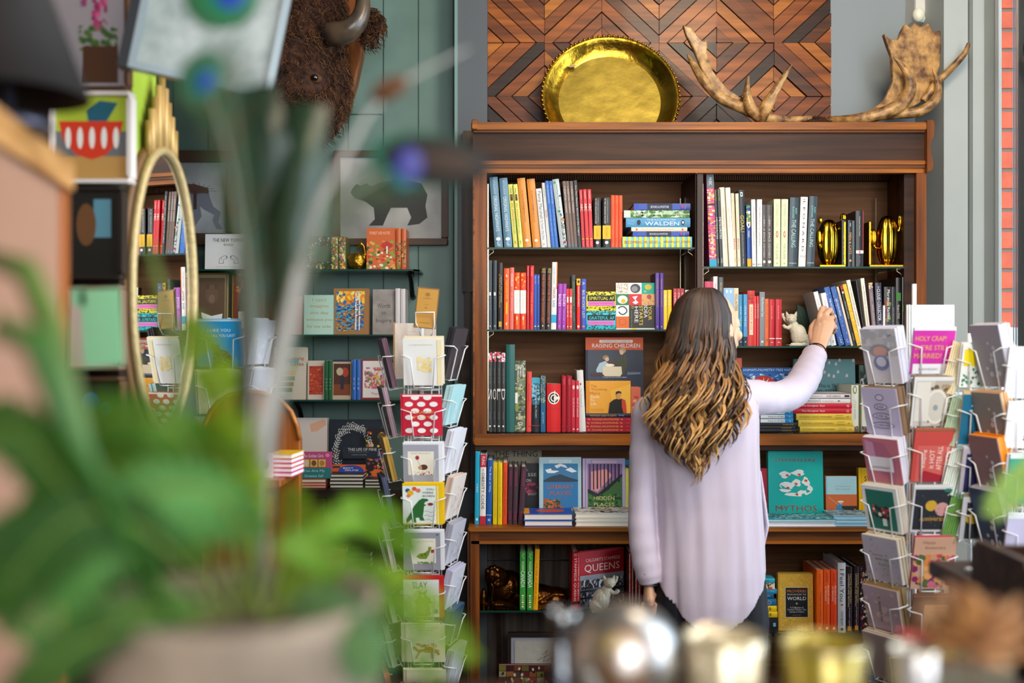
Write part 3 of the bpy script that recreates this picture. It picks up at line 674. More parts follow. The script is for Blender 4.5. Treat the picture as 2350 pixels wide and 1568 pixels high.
# ---- counter, left
DC = 3.375
cz = zc + .0005
fz = [T('CREE', '#bfe8f4', .5, .12, .4), E_('#bfe8f4', .5, .93, .25, .02)]
rowD = [(30, 66, 37, 945, '#1fa6cc', 'bright cyan paperback', fz),
(69, 117, 76, 965, '#e9e6e2', 'white and red paperback with black capitals', [R_('#b8203a', 0, 0, 1, .18), R_('#b8203a', 0, .88, 1, 1), T('FUNG', '#f2e8e8', .09, .12, .5), T('OBESITY CODE', '#17181a', .52, .52, .45), T('THE', '#555', .22, .04, .25)]),
(119, 164, 132, 1008, '#2358a5', 'blue book with white lettering', [T('The Book of Why', '#dfe8f4', .3, .4, .4), B('#9cc0e0', .85, .86), T('w', '#dfe8f4', .93, .04, .5)]),
(172, 207, 176, 1030, '#e6c918', 'yellow paperback with thin lettering', [T('CANADIAN ECONOMIC HISTORY', '#a8922a', .5, .8, .3)]), (211, 247, 213, 1030, '#e6c918', 'yellow paperback with thin lettering', [T('CANADIAN ECONOMIC HISTORY', '#a8922a', .5, .8, .3)]),
(250, 284, 254, 1030, '#e04a22', 'red-orange paperback', [T('GENTRIFICATION', '#a82c14', .5, .7, .4)]),
(289, 325, 297, 1062, '#4b3440', 'plum-brown paperback with magenta lettering', [T('TRANSFORMATION', '#a8306c', .2, .26, .4), T('BODIES', '#a8306c', .85, .14, .4)]), (328, 363, 338, 1062, '#4b3440', 'plum-brown paperback with magenta lettering', [T('TRANSFORMATION', '#a8306c', .2, .26, .4), T('BODIES', '#a8306c', .85, .14, .4)]), (370, 413, 396, 1060, '#4b3440', 'plum-brown paperback with magenta lettering', [T('TRANSFORMATION', '#a8306c', .2, .26, .4), T('BODIES', '#a8306c', .85, .14, .4)])]
row(rowD, c3, DC, cz, 'counter left end', depth=.17)
face(105, 556, 880, c3, 3.60, cz, .03, .06, '#b3a890', 'large beige hardcover standing at the back of the counter left end', [Hh('THE THING', '#3a382c', .55, .155, .76, .085), R_('#a39880', 0, 0, .06, 1)])
face(400, 536, 1040, c3, 3.53, cz, .02, .05, '#191b22', 'black astronomy book half hidden behind the plum-brown paperbacks', [Hh('L,', '#e6e6e4', .33, .12, .1, .05), Hh('SSE', '#e6e6e4', .6, .21, .5, .06), Hh('ON', '#e6e6e4', .4, .32, .28, .06), ('s', ['#8a2a4a', '#c23a5a', '#52204a', '#2a2038'], .2, .36, .95, .56, 60, .008, 1), Hh('SICIST', '#e6e6e4', .6, .58, .5, .035), Hh('is', '#e6e6e4', .2, .47, .12, .03)])
zk = stack([(415, 800, 1420, 1472, '#2a4fb8', 'blue and orange picture book lying flat', [R_('#e8a02a', 0, 0, .12, 1), E_('#c4563a', .55, .5, .3, .3)], ), (418, 800, 1474, 1520, '#2a4fb8', 'blue and orange picture book lying flat', [R_('#e8a02a', 0, 0, .12, 1), E_('#c4563a', .55, .5, .3, .3)])], c3, 3.34, cz, 'counter beside plum-brown paperbacks', d=.115, facing='pages')
zk2 = stack([(818, 1270, 1425, 1464, '#e6e2da', 'white cookbook lying flat', [('s', ['#b03a2a', '#5a4a3a', '#c9b48a', '#2a2a2a'], 0, 0, 1, 1, 90, .008, .6)]), (820, 1272, 1465, 1491, '#e6e2da', 'white cookbook lying flat', []), (820, 1272, 1492, 1532, '#e6e2da', 'white cookbook lying flat', [])], c3, 3.34, cz, 'counter stack beside the woman', d=.115, facing='pages')
lit = [R_('#8fb4c0', .035, .02, .04, .98), R_('#2f7fb0', .1, .12, .92, .97), ('p', '#3a78a8', [(.1, .32), (.3, .16), (.5, .12), (.72, .16), (.92, .34), (.92, .45), (.1, .45)]), ('p', '#e6edf0', [(.36, .16), (.5, .12), (.62, .15), (.68, .21), (.52, .17), (.42, .21)]), ('p', '#e6edf0', [(.14, .24), (.28, .21), (.3, .25), (.48, .26), (.36, .3), (.2, .3)]), ('p', '#e6edf0', [(.62, .24), (.74, .19), (.9, .27), (.78, .29)]), ('p', '#2b3f50', [(.1, .44), (.3, .36), (.5, .32), (.7, .38), (.92, .43), (.92, .46), (.1, .5)]), R_('#2a76ae', .1, .47, .92, .97), ('p', '#b4532c', [(.1, .97), (.1, .8), (.2, .78), (.3, .86), (.45, .88), (.6, .97)]), ('s', ['#2f5a34', '#c9702c', '#1f3f2c', '#a8502a'], .1, .8, .5, .97, 50, .005, 1), R_('#e2ecee', .24, .05, .76, .1), Hh("INSPIRED TRAVELLER'S GUIDE", '#5c7a88', .5, .075, .46, .018), Hh('LITERARY', '#c2603c', .5, .56, .62, .07), Hh('PLACES', '#c2603c', .5, .68, .5, .07), Hh('Sarah Baxter', '#a8563c', .5, .79, .3, .02)]
face(537, 868, 992, c3, 3.46, cz, .022, .07, '#a9cdd8', 'light blue hardcover with snowy mountain and lake cover, on the counter', SV(lit, .84))
hid = [R_('#8a7aa8', .06, .0, .075, 1), R_('#3f6a3a', .12, .1, .93, .97), ('p', '#8a6a9c', [(.12, .1), (.93, .1), (.93, .3), (.6, .5), (.35, .68), (.12, .62)]), ('p', '#e29a9a', [(.2, .25), (.55, .2), (.7, .32), (.5, .5), (.35, .64), (.2, .6)]), ('p', '#1c2a20', [(.12, .58), (.35, .68), (.6, .52), (.93, .28), (.93, .34), (.6, .6), (.36, .74), (.12, .66)]), ('s', ['#2f5a30', '#5a8a3c', '#24402a', '#3f7a3a'], .12, .68, .93, .97, 90, .006, 1)] + [R_('#2a2038', .16 + i * .085, .1, .18 + i * .085 + (i % 3) * .006, .62 - (i % 4) * .02 if i < 6 else .45) for i in range(9)] + [R_('#d8b8cc', .22, .04, .8, .09), Hh('HIDDEN', '#d8d28a', .5, .76, .48, .07), Hh('PLACES', '#d8d28a', .5, .88, .48, .07)]
face(878, 1212, 1002, c3, 3.46, cz, .022, .07, '#b8a8cc', 'lilac hardcover with forest and pink sky cover, on the counter', SV(hid, .85))
face(1213, 1290, 1010, c3, 3.52, cz, .02, .06, '#2f90b8', 'blue book behind the woman\'s sleeve on the counter', [R_('#3f9a7a', .5, 0, 1, .1)])
row([(1212, 1240, 1212, 1075, '#d8d46a', 'slim pale yellow paperback', []), (1242, 1275, 1242, 1065, '#d8d46a', 'slim pale yellow paperback', [])], c3, 3.47, zk2 if False else cz, 'counter beside the forest cover', depth=.08)
# ---- lower left bay
ze = SH['E']
ca = [T('CANADA', '#eef4ea', .48, .28, .7), T('MODERN', '#cfe0c0', .25, .16, .4), ('l', '#cfe4b8', [(.3, .03), (.7, .05), (.3, .08), (.7, .11), (.5, .13)], .0012)] + [E_(['#e8e4c0', '#8fd0c0', '#e8c060', '#f0f0e0', '#e8a060', '#e4e4c0'][i], .5, .76 + i * .038, .2, .013) for i in range(6)]
rowE = [(565, 622, 567, 283, '#3a9a3c', 'green guidebook with white capitals', ca), (635, 694, 637, 283, '#3a9a3c', 'green guidebook with white capitals', ca),
(685 + 10, 742, 714, 258, '#f0a812', 'amber book leaning on the green guides', [T('THE IDEA of CANADA', '#b4562a', .48, .5, .42), T('letters to', '#b4562a', .84, .14, .3)]),]
row(rowE, c4, 3.38, ze, 'lower shelf of left bay', depth=.16)
sq = [T('STAMPEDE QUEENS', '#f0dcd2', .47, .75, .45), B('#2a1c1c', .86, .9), T("CALGARY'S", '#e0b4aa', .04, .05, .5)]
row([(1070, 1130, 1080, 292, '#b41c2c', 'red hardcover with tall white capitals', sq)], c4, 3.38, ze, 'lower shelf of left bay', depth=.2)
hh_ = (Z(1200 + 292 / 4.261, 3.38) - ze)
Ms = Matrix.Translation((X(1060 + 1148 / 4.261, 3.38), 3.38, ze)) @ Matrix.Rotation(.62, 4, 'Z')
queens = [R_('#b41c2c', 0, 0, 1, .42), Hh("CALGARY'S STAMPEDE", '#e6c8bc', .52, .16, .78, .06), Hh('QUEENS', '#f2e2d6', .5, .31, .8, .15), R_('#6a6f7c', 0, .42, 1, 1), R_('#9aa0aa', 0, .42, 1, .5), ('s', ['#1f1f26', '#dfe0e4', '#3a3c46', '#b8bac2'], .02, .5, .98, .66, 140, .005, 1.8), R_('#2a2c34', 0, .68, 1, .72), ('s', ['#c8ccd4', '#4a4e5a', '#23252e'], 0, .72, 1, .98, 90, .005, 2.2), R_('#1c1e26', 0, .8, 1, .83)]
M2 = Matrix.Translation((X(1060 + 1150 / 4.261, 3.38) + .002, 3.385, ze)) @ Matrix.Rotation(.5, 4, 'Z')
rt = book(.175, hh_, .016, '#b41c2c', M2, 'red picture book turned to show its cover of queens in a row', BG, queens, facing='front', seed=5)
m = MB(); m.m = M2; m.box(-.0135, -.0005, 0, .016, 0, hh_, '#b41c2c'); art(m, (Vector((-.0135, 0, hh_)), Vector((.013, 0, 0)), Vector((0, 0, -hh_)), Vector((0, -1, 0))), sq); m.build('spine', rt)
wl = [R_('#efe4cc', .12, .02, .32, .98), ('s', ['#d8a85a'], .12, .02, .32, .98, 20, .002, 1)]
row([(1632 + i * 31, 1661 + i * 31, 1632 + i * 31, 290 + i * 3, '#7a1820', 'thin dark red gold-striped book', wl) for i in range(4)], c4, 3.38, ze, 'lower shelf by the woman\'s sleeve', depth=.16)
# ================================================================ right bay
cm_ = [('s', ['#e8742a', '#d8c8b8', '#6a4a8a', '#e8b42a', '#c83a6a'], 0, .17, 1, .9, 150, .006, .5), R_('#5a6a70', 0, 0, 1, .15), T('MUSIC', '#e0e4e4', .08, .08, .4), R_('#2a9ab8', 0, .92, 1, 1), T('GRAPHIC NOVEL', '#e8e0d8', .75, .25, .3), R_('#3a2a2c', 0, .32, 1, .34)]
me = [T('METEORITES', '#e6e4de', .5, .28, .6), T('Journey', '#d8c43a', .08, .14, .4), T('TIMBER', '#cfd0ca', .92, .07, .35)]
bs = [T("WHAT'S YOUR STORY", '#d86a3a', .38, .26, .22), T('Charles Taylor Robin', '#8aa4b4', .66, .22, .22)]
br_ = [T('The Lord of the', '#b9a98a', .38, .3, .3), T('BRAIN', '#a8284a', .69, .14, .5), T('Tom', '#9a8a6a', .9, .05, .4), E_('#cfc4a4', .5, .1, .25, .02)]
oy_ = [T('2001: A SPACE ODYSSEY', '#c9c4bc', .55, .62, .35), T('Clarke', '#a8a49c', .22, .09, .3), E_('#d9d4cc', .5, .92, .28, .025)]
lc = [T('LEONARD COHEN', '#a8ad8e', .24, .34, .32), ('e', '#c65a3a', .5, .52, .16, .05), ('e', '#d9dcb4', .5, .52, .07, .03), T('THE FLAME', '#a8ad8e', .77, .24, .32), T('x', '#555', .95, .02, .2)]
tc_ = [T('THE CALLING', '#a9c6c4', .52, .4, .48), T('BARRY', '#7fc4bc', .2, .09, .2, .72), T('BLANCHARD', '#7fc4bc', .22, .17, .22, .4), Hh('patagonia', '#dfe5e5', .5, .95, .8, .02)]
tn = [T('TEN PRINCIPLES OF GARDENING', '#55534f', .4, .6, .3), Hh('BIS', '#55534f', .5, .965, .7, .025)]
rowF = [(105, 167, 78, 68, '#c8508a', 'tallest multicoloured book with grey head', cm_),
(170, 192, 147, 198, '#1e1f22', 'slim black book with white capitals', me), (194, 220, 168, 198, '#1e1f22', 'slim black book with white capitals', me),
(222, 266, 188, 180, '#e8e0cf', 'tall cream hardcover with faint red lettering', bs), (268, 309, 234, 185, '#e8e0cf', 'tall cream hardcover with faint red lettering', bs),
(300 + 10, 336, 285, 230, '#dccdae', 'cream paperback with crimson word', br_), (337, 363, 318, 235, '#dccdae', 'cream paperback with crimson word', br_),
(366, 416, 346, 203, '#22282e', 'black paperback with gold title', [T('GOAL!', '#c9b04a', .44, .22, .62), T('sustainability of sport at a wonderful place', '#a8a8a4', .72, .3, .22), T('hamlyn', '#d0d0cc', .93, .08, .2), R_('#d8dadb', .3, .03, .7, .085), R_('#22282e', .4, .045, .6, .07)]),
(422, 457, 413, 330, '#2a55b0', 'blue comic with yellow foot', [('s', ['#f0c030', '#1a3a8a', '#e8e8f0', '#4a9a5a'], 0, 0, 1, .35, 60, .004, 1), E_('#e8e4f0', .5, .32, .4, .05), E_('#5a3a8a', .5, .32, .18, .025), R_('#f0b020', 0, .87, 1, 1), T('MAKI', '#f0e8d8', .47, .1, .5)]),
(459, 493, 450, 285, '#ebe8e3', 'white hardcover with pale grey lettering', tn), (498, 540, 498, 285, '#ebe8e3', 'white hardcover with pale grey lettering', tn),
(541, 578, 541, 328, '#4a413e', 'charcoal-brown paperback with white lettering', oy_), (580, 630, 580, 328, '#4a413e', 'charcoal-brown paperback with white lettering', oy_),
(640, 696, 642, 280, '#d6dab2', 'pale green hardcover', lc), (701, 758, 707, 280, '#d6dab2', 'pale green hardcover', lc),
(762, 838, 778, 265, '#33424c', 'dark slate hardcover with pale blue capitals', tc_), (845, 906, 866, 262, '#e9e5e0', 'white hardcover with widely spaced capitals', [T('L E O N A R D', '#26221f', .42, .72, .3), Hh('WILLIAM', '#444', .5, .85, .7, .015), ('s', ['#c86a3a'], .3, .03, .7, .06, 8, .002, .5), R_('#b9b4ae', .2, .87, .8, .875)]), (908, 975, 936, 257, '#33424c', 'dark slate hardcover with pale blue capitals', tc_),
(1210, 1251, 1210, 458, '#1c1d21', 'small black paperback with orange capitals', [T('MEN & CATS', '#d99a3a', .5, .46, .5), E_('#e0a03a', .5, .87, .25, .025), T('W', '#d8d8d8', .1, .08, .3)]), (1256, 1296, 1256, 458, '#1c1d21', 'small black paperback with orange capitals', [T('MEN & CATS', '#d99a3a', .5, .46, .5), E_('#e0a03a', .5, .87, .25, .025), T('W', '#d8d8d8', .1, .08, .3)]),
(1297, 1316, 1297, 462, '#4a545c', 'slim grey book with pale page edges', []),
(1322, 1386, 1322, 380, '#1d1c20', 'thick black paperback with white band and red side', [B('#e9e4de', .71, .765), E_('#c8502a', .5, .737, .12, .018), T('The Portable Malcolm X Reader', '#d8d8d6', .28, .36, .14), T('Reader', '#8a8a8a', .88, .14, .14), R_('#a82a20', .9, 0, 1, .7)])]
row(rowF, c2, DS, SH['F'], 'top shelf of right bay')
vo = [T('VOLUNTEER', '#2a2c30', .25, .3, .6), T('travel', '#c86a3a', .55, .1, .4)]
rb = [T('the new one a novel', '#e8a0a4', .28, .28, .25), B('#e8d8d4', .83, .85), T('v', '#e8d8d4', .92, .03, .4)]
bb = [T('UNDER THE ICE', '#cfe6f0', .42, .4, .35), R_('#12283a', 0, .82, 1, 1), T('w', '#cfe6f0', .92, .03, .4)]
rowG = [(60, 134, 60, 970, '#c0405a', 'pinkish-red hardcover above the woman\'s head', []), (136, 173, 136, 928, '#e3e2df', 'white book above the woman\'s head', [T('memoir', '#999', .15, .1, .3)]), (176, 216, 176, 935, '#4a5358', 'grey book with gold lettering', [T('BROAD', '#c9a85a', .14, .12, .4)]),
(218, 303, 218, 1025, '#8fb4d4', 'pale blue photographic book', [E_('#e3eaf0', .3, .06, .1, .03), E_('#e3eaf0', .7, .06, .1, .03)]), (305, 346, 305, 1025, '#ddc9a6', 'cream guidebook with large grey capitals', vo),
(350, 383, 350, 1078, '#3f94c4', 'sky-blue paperback with navy foot', bb), (384, 417, 384, 1078, '#3f94c4', 'sky-blue paperback with navy foot', bb),
(412 + 6, 480, 418, 1047, '#c9302a', 'thick red hardcover with cream title strip', [R_('#e8cfae', .25, .25, .75, .8), T('WICKED BUGS', '#9a3a2a', .5, .42, .25), ('s', ['#8a2420', '#b4402c'], .1, .05, .9, .22, 30, .003, 1)]),
(481, 498, 481, 1092, '#d22a2c', 'slim red paperback', [T('THE SHOWER', '#f0c8c0', .3, .3, .5)]), (500, 518, 500, 1092, '#d22a2c', 'slim red paperback', [T('THE SHOWER', '#f0c8c0', .3, .3, .5)]),
(521, 566, 521, 1058, '#7e8186', 'grey paperback with white lettering', [T('The Decorator Says', '#eceae6', .28, .36, .45), E_('#dcdcd8', .5, .92, .22, .02)]),
(567, 598, 567, 1115, '#e2641e', 'narrow orange paperback', [T('The Songs of Insects', '#8a3414', .35, .5, .35), T('NIV', '#6a2a10', .88, .06, .4)]),
(600, 648, 600, 1120, '#c01a26', 'red hardcover with white band at foot', rb), (653, 705, 653, 1120, '#c01a26', 'red hardcover with white band at foot', rb)]
row(rowG, c2, DS, SH['G'], 'second shelf of right bay')
st_ = [('s', ['#d8e4f0', '#b8cce4'], 0, 0, 1, 1, 26, .0012, 1), T('THE MOON BOOK', '#dfe8f2', .35, .3, .35), T('Press', '#dfe8f2', .92, .06, .2)]
rowG2 = [(1186, 1234, 1056, 1012, '#3a5fa5', 'starry blue hardcover leaning left', st_), (1246, 1291, 1115, 1010, '#3a5fa5', 'starry blue hardcover leaning left', st_),
(1292, 1311, 1168, 1012, '#e0cdb4', 'slim cream paperback leaning left', [T('CLAUDINE', '#8a7a64', .2, .2, .5)]), (1314, 1338, 1197, 1005, '#1d1b1d', 'slim black paperback with red head, leaning left', [R_('#c02a20', 0, 0, 1, .06), E_('#ece8e0', .5, .11, .3, .02), T('COLLECTED WRITINGS', '#cfcac0', .4, .3, .35), T('JASON MARIA', '#cfcac0', .85, .12, .35)]),
(1341, 1374, 1216, 990, '#f0bb22', 'yellow paperback leaning left', [('s', ['#f6dc80', '#e8a818'], 0, 0, 1, 1, 30, .004, .6), E_('#6ab0d8', .5, .95, .15, .012)]), (1376, 1410, 1249, 955, '#ece3d0', 'tall cream grey-lettered hardcover leaning left', tn),
(1412, 1426, 1330, 962, '#2e2b2c', 'black book leaning between the cream hardcovers', []), (1430, 1462, 1363, 942, '#ece3d0', 'tall cream grey-lettered hardcover leaning left', tn),
(1474, 1508, 1428, 980, '#7a6468', 'mauve-brown paperback with picture head', [('s', ['#d8b45a', '#e0cca0', '#8a7a9a'], 0, 0, 1, .1, 24, .004, 1), T('MYTHIC WORLDS, MODERN WORDS', '#e4d8d4', .6, .5, .3), T('JOSEPH', '#d4c4c0', .22, .14, .25)]),
(1510, 1562, 1490, 980, '#2c2a3e', 'navy hardcover with white capitals', [T('CLOUD COLLECTOR', '#e6e4ea', .35, .5, .5), T('BRIAN', '#c88a94', .72, .12, .4), T('THE', '#c8c4d0', .07, .04, .3)]),
(1568, 1626, 1566, 1015, '#25211f', 'black and green hardcover with white lettering', [('s', ['#3f6a3a', '#7a8a4a', '#8a2a24', '#2a3a5a'], 0, .25, 1, 1, 70, .004, 1.6), T('Mordecai Richler', '#f0ece0', .3, .5, .4, .62), T("Barney's Version", '#b8382c', .42, .4, .36, .28)]), (1628, 1660, 1628, 1015, '#232021', 'slim black hardcover', [T('The Meaning of', '#c8c4be', .5, .3, .25)]),
(1665, 1706, 1665, 938, '#1f1c1b', 'tall black paperback with green block', [R_('#3f7a34', 0, .22, 1, .34), T('Murder in STONE', '#c8c4b8', .5, .2, .5), T('x. Cook a formula', '#c8c4b8', .75, .2, .3)]), (1710, 1750, 1710, 935, '#1f1c1b', 'tall black paperback with green block', [R_('#5f7a44', 0, .4, 1, .5), T('DOUG', '#c9a84a', .32, .1, .35), T('Murder in STONE', '#c8c4b8', .6, .16, .4), T('x. Cook a formula', '#c8c4b8', .8, .2, .3)])]
row(rowG2, c2, DS, SH['G'], 'second shelf of right bay')
# the pair of white books the woman pulls at
wbk = [T('Judith', '#b0a8b8', .2, .12, .4), T('MEMOIR', '#b08a98', .42, .2, .3), T('ly', '#666', .93, .05, .4)]
row([(1084, 1124, 972, 1052, '#e7e4e0', 'thick white hardcover tilted left, held by the woman', wbk), (1127, 1172, 1036, 1062, '#e7e4e0', 'white hardcover beside the one held by the woman', wbk)], c2, DS - .012, SH['G'], 'second shelf of right bay')
# ---- third shelf, right bay
zh = zD + .0045
pm = [R_('#1f5aa0', 0, 0, 1, .08), Hh('ANIMAPS-PALMISTRY-TREE MAPS', '#c8dcec', .5, .04, .96, .04), ('s', ['#dbe4ee', '#2a6ab0', '#8ab0d4', '#1a3a6a'], .0, .1, 1, .3, 90, .007, .6), E_('#b8282c', .42, .3, .25, .17)] + [('p', ['#e8b42a', '#e8e0c0', '#e06a2a'][i % 3], [(.42 + .03 * math.cos(a - 1.57), .3 + .02 * math.sin(a - 1.57)), (.42 + .22 * math.cos(a), .3 + .15 * math.sin(a)), (.42 + .03 * math.cos(a + 1.57), .3 + .02 * math.sin(a + 1.57))]) for i, a in enumerate([k * PI / 6 for k in range(12)])] + [('s', ['#1f5aa0', '#e8dcc0', '#2a8a6a', '#c8402c'], 0, .5, 1, 1, 90, .01, .7)]
face(150, 552, 218, c5, 3.52, zh, .02, .05, '#2a68b0', 'blue illustrated map book with red compass star, behind the woman\'s arm', pm)
face(20, 150, 143, c5, 3.56, zh, .02, .04, '#e8643a', 'orange book showing at the woman\'s cheek, third shelf of right bay', [])
mo = [R_('#4f8088', 0, 0, .03, 1)] + [('p', '#e6e6e0', [(a - .022, b + .02), (a - .012, b - .02), (a + .012, b - .025), (a + .024, b + .005), (a + .012, b + .026)]) for a, b in ((.58, .05), (.69, .07), (.75, .015), (.97, .02), (.5, .19), (.72, .185), (.57, .235), (.65, .25), (.86, .24))] + [Hh('This is The', '#1d3b40', .56, .39, .33, .05), Hh('MoMENT', '#1d3b40', .57, .47, .36, .05)]
face(555, 1040, 152, c5, 3.60, zh, .02, .06, '#6fa3a8', 'large dusty teal hardcover with scattered white petals, third shelf', mo)
dsg = [Hh('The Designer Says', '#f6e8e4', .34, .5, .4, .42), Hh('G', '#f6e8e4', .93, .5, .04, .45)]
fm = [Hh('FUCKING GOOD MANNERS', '#8a7a2a', .35, .5, .58, .32), Hh('SIMON', '#8a7a2a', .78, .3, .13, .2), Hh('GRIFFIN', '#8a7a2a', .78, .68, .15, .2), Hh('-<', '#3a3420', .92, .5, .05, .3)]
stack([(600, 993, 430, 470, '#efe9ea', 'cream paperback with plum border', [R_('#5a3a5a', 0, 0, 1, .1), R_('#5a3a5a', 0, .9, 1, 1), Hh('CRAFT: The Interesting Story', '#8a6a7a', .25, .5, .4, .3), Hh('SUSIE ORBACH', '#6a4a5a', .66, .5, .28, .35), R_('#4a2a3a', .88, .3, .98, .7)]),
(582, 993, 473, 508, '#ecebe6', 'plain white paperback', [Hh('PRESENT', '#9a9a94', .3, .5, .28, .5), Hh('through an Eye', '#b8b8b0', .57, .5, .2, .35), R_('#3a3a3a', .76, .4, .8, .6)]),
(545, 1005, 510, 551, '#cb2438', 'red paperback with white lettering', dsg), (548, 1003, 553, 592, '#cb2438', 'red paperback with white lettering', dsg),
(570, 1003, 595, 645, '#e6c245', 'yellow paperback with brown lettering', fm), (586, 1012, 648, 698, '#e6c245', 'yellow paperback with brown lettering', fm), (598, 1025, 700, 740, '#e6c245', 'yellow paperback with brown lettering', fm)], c5, DS, zh, 'third shelf of right bay', d=.13)
fr_ = [R_('#e9eef0', .0, .1, .74, .9), Hh('friends are still dead.', '#2a4a6a', .48, .5, .5, .45), Hh('dr', '#eaf2f6', .9, .5, .05, .4)]
stack([(300, 522, 530, 558, '#48b8c8', 'turquoise and lilac pocket book', [R_('#b89ad0', .74, 0, 1, 1), E_('#7a5a9a', .86, .5, .03, .3), R_('#5fd09a', .3, .2, .5, .8)]),
(290, 545, 562, 598, '#2f8fc8', 'blue and white paperback', fr_), (290, 545, 600, 632, '#2f8fc8', 'blue and white paperback', fr_), (290, 547, 634, 667, '#2f8fc8', 'blue and white paperback', fr_),
(280, 580, 668, 693, '#26272a', 'black paperback with gold lettering', [Hh('The School of Life', '#d8a850', .75, .5, .28, .4)]), (280, 563, 695, 719, '#26272a', 'black paperback with gold lettering', [Hh('The School of Life', '#d8a850', .75, .5, .28, .4)]), (280, 567, 721, 740, '#26272a', 'black paperback with gold lettering', [Hh('The School of Life', '#d8a850', .75, .5, .28, .4)])], c5, DS - .005, zh, 'third shelf beside the woman', d=.13)
lw = [T('LITTLE WOMEN', '#a8b0a0', .53, .42, .3), ('e', '#7a8a5a', .5, .1, .25, .09), ('e', '#e4e6d8', .5, .1, .13, .06), ('s', ['#7a8a5a', '#a84a3a', '#4a5a7a', '#3a3a3a'], 0, .88, 1, 1, 40, .004, 1), R_('#a8ac72', 0, 0, .05, 1), R_('#a8ac72', .94, 0, 1, 1)]
row([(997, 1058, 997, 355, '#e3e6d8', 'pale green hardcover with small oval', lw), (1075, 1150, 1075, 355, '#e3e6d8', 'pale green hardcover with small oval', lw)], c5, DS + .004, zh, 'third shelf of right bay', depth=.15)
row([(948, 996, 948, 360, '#8a8a62', 'olive hardcover behind the pale green pair', [T('ALICE', '#d8d8b8', .08, .1, .3)])], c5, 3.58, zh, 'third shelf of right bay', depth=.1)
row([(1065, 1125, 1065, 198, '#41544a', 'dark green and white hardcover near the rack', [('s', ['#7a8a7a', '#e8e4e0', '#2a3a30'], .1, .1, .9, .9, 40, .006, 2)]), (1130, 1175, 1130, 195, '#e8e5df', 'white hardcover near the rack', [T('ROLL', '#c04a3a', .35, .15, .3)])], c5, 3.59, zh, 'third shelf of right bay', depth=.1)
row([(1385, 1425, 1385, 370, '#231d22', 'black and gold book between the card racks', [T('TERROR AND TOUR', '#c99a3a', .45, .7, .5)]), (1428, 1450, 1428, 200, '#2a2226', 'tall black book at the shelf end', [])], c5, DS, zh, 'third shelf')
# ---- counter, right
face(290, 383, 1010, c5, 3.47, cz, .02, .05, '#c23348', 'crimson book beside the turquoise one on the counter', [('l', '#e8c8c4', [(.3, .72), (.5, .68), (.7, .74), (.55, .82), (.75, .88), (.9, .8)], .0012), ('l', '#e8c8c4', [(.3, .9), (.6, .93), (.9, .9)], .0012)])
rnd = random.Random(4)
my = [Hh('STEPHEN FRY', '#a3452a', .5, .138, .76, .048), Hh('MYTHOS', '#a3382a', .5, .868, .75, .085), R_('#a3382a', .17, .865, .29, .875)]
for a, b, c, d in ((.3, .36, .1, .045), (.55, .33, .12, .04), (.36, .52, .13, .05), (.52, .48, .08, .05), (.68, .46, .07, .06), (.75, .56, .05, .05), (.48, .66, .16, .035), (.3, .6, .1, .03), (.62, .62, .08, .03)):
    my.append(('p', '#e9ecea', [(a + c * math.cos(k) * (1 + .3 * math.sin(3 * k + a * 9)), b + d * math.sin(k) * (1 + .3 * math.cos(2 * k + b * 9))) for k in [i * .52 for i in range(12)]]))
my += [('l', '#e9ecea', [(.24, .56), (.2, .52), (.22, .5), (.26, .52), (.36, .54)], .003), ('l', '#e9ecea', [(.7, .5), (.78, .56), (.77, .62), (.68, .66), (.64, .62), (.68, .6)], .005)]
my += [('p', '#c84a28', [(a - .03, b), (a - .01, b - .022), (a + .03, b - .012), (a + .02, b + .02)]) for a, b in ((.34, .37), (.56, .36), (.35, .56), (.5, .5), (.51, .66), (.68, .45))]
face(357, 787, 875, c5, 3.45, cz, .028, .06, '#18b0a8', 'large turquoise hardcover with white figures and rust lettering on the counter', SV(my, .95))
fam = [R_('#a8d4e0', 0, 0, 1, .48), R_('#8cc0d0', 0, 0, .05, .48), Hh('My Family and', '#8aa4b0', .55, .27, .48, .04), Hh('Other Animals', '#8aa4b0', .55, .34, .48, .04), R_('#cf6a3a', 0, .49, 1, .8), R_('#2a2620', .5, .78, 1, 1), R_('#cf6a3a', 0, .8, .5, 1), ('p', '#3f86b8', [(.3, .88), (.36, .75), (.46, .7), (.52, .74), (.5, .84), (.58, .92), (.42, .95)]), E_('#e9e4d8', .47, .67, .1, .025), E_('#d8b08a', .48, .71, .045, .03), ('l', '#d8c8a8', [(.08, .55), (.4, .75)], .0012), ('l', '#5a8a9a', [(.5, .84), (.85, .98)], .0012), ('s', ['#d8743a'], .65, .82, .95, .92, 5, .004, .6)]
face(805, 1047, 1070, c5, 3.46, cz, .02, .05, '#cf6a3a', 'small pale blue and orange book picturing a fishing boy', SV(fam, .87))
yb = [R_('#b8920c', .08, .0, .09, 1), Hh('SW', '#2a2410', .3, .21, .26, .1), R_('#6a5408', .25, .08, .95, .085), R_('#6a5408', .25, .13, .95, .135), R_('#6a5408', .25, .3, .95, .305), Hh('the art of the brick', '#6a5408', .5, .36, .4, .02), E_('#d8dade', .75, .75, .25, .13)]
face(1063, 1330, 1007, c5, 3.49, cz, .024, .05, '#f2c40c', 'bright yellow book beside the card rack on the counter', yb)
pgw = '#e6e8f0'
stack([(330, 885, 1424, 1450, '#3aa0b0', 'turquoise sketch-cover magazine', [('s', ['#bfe4e4', '#2a8a98', '#e8f4f2', '#1f7480'], 0, 0, 1, 1, 420, .006, .5)], None, pgw), (340, 880, 1451, 1484, '#dfe4ec', 'white magazine', [], None, pgw)], c5, 3.335, cz, 'open pile in front of the turquoise book', d=.11, facing='pages')
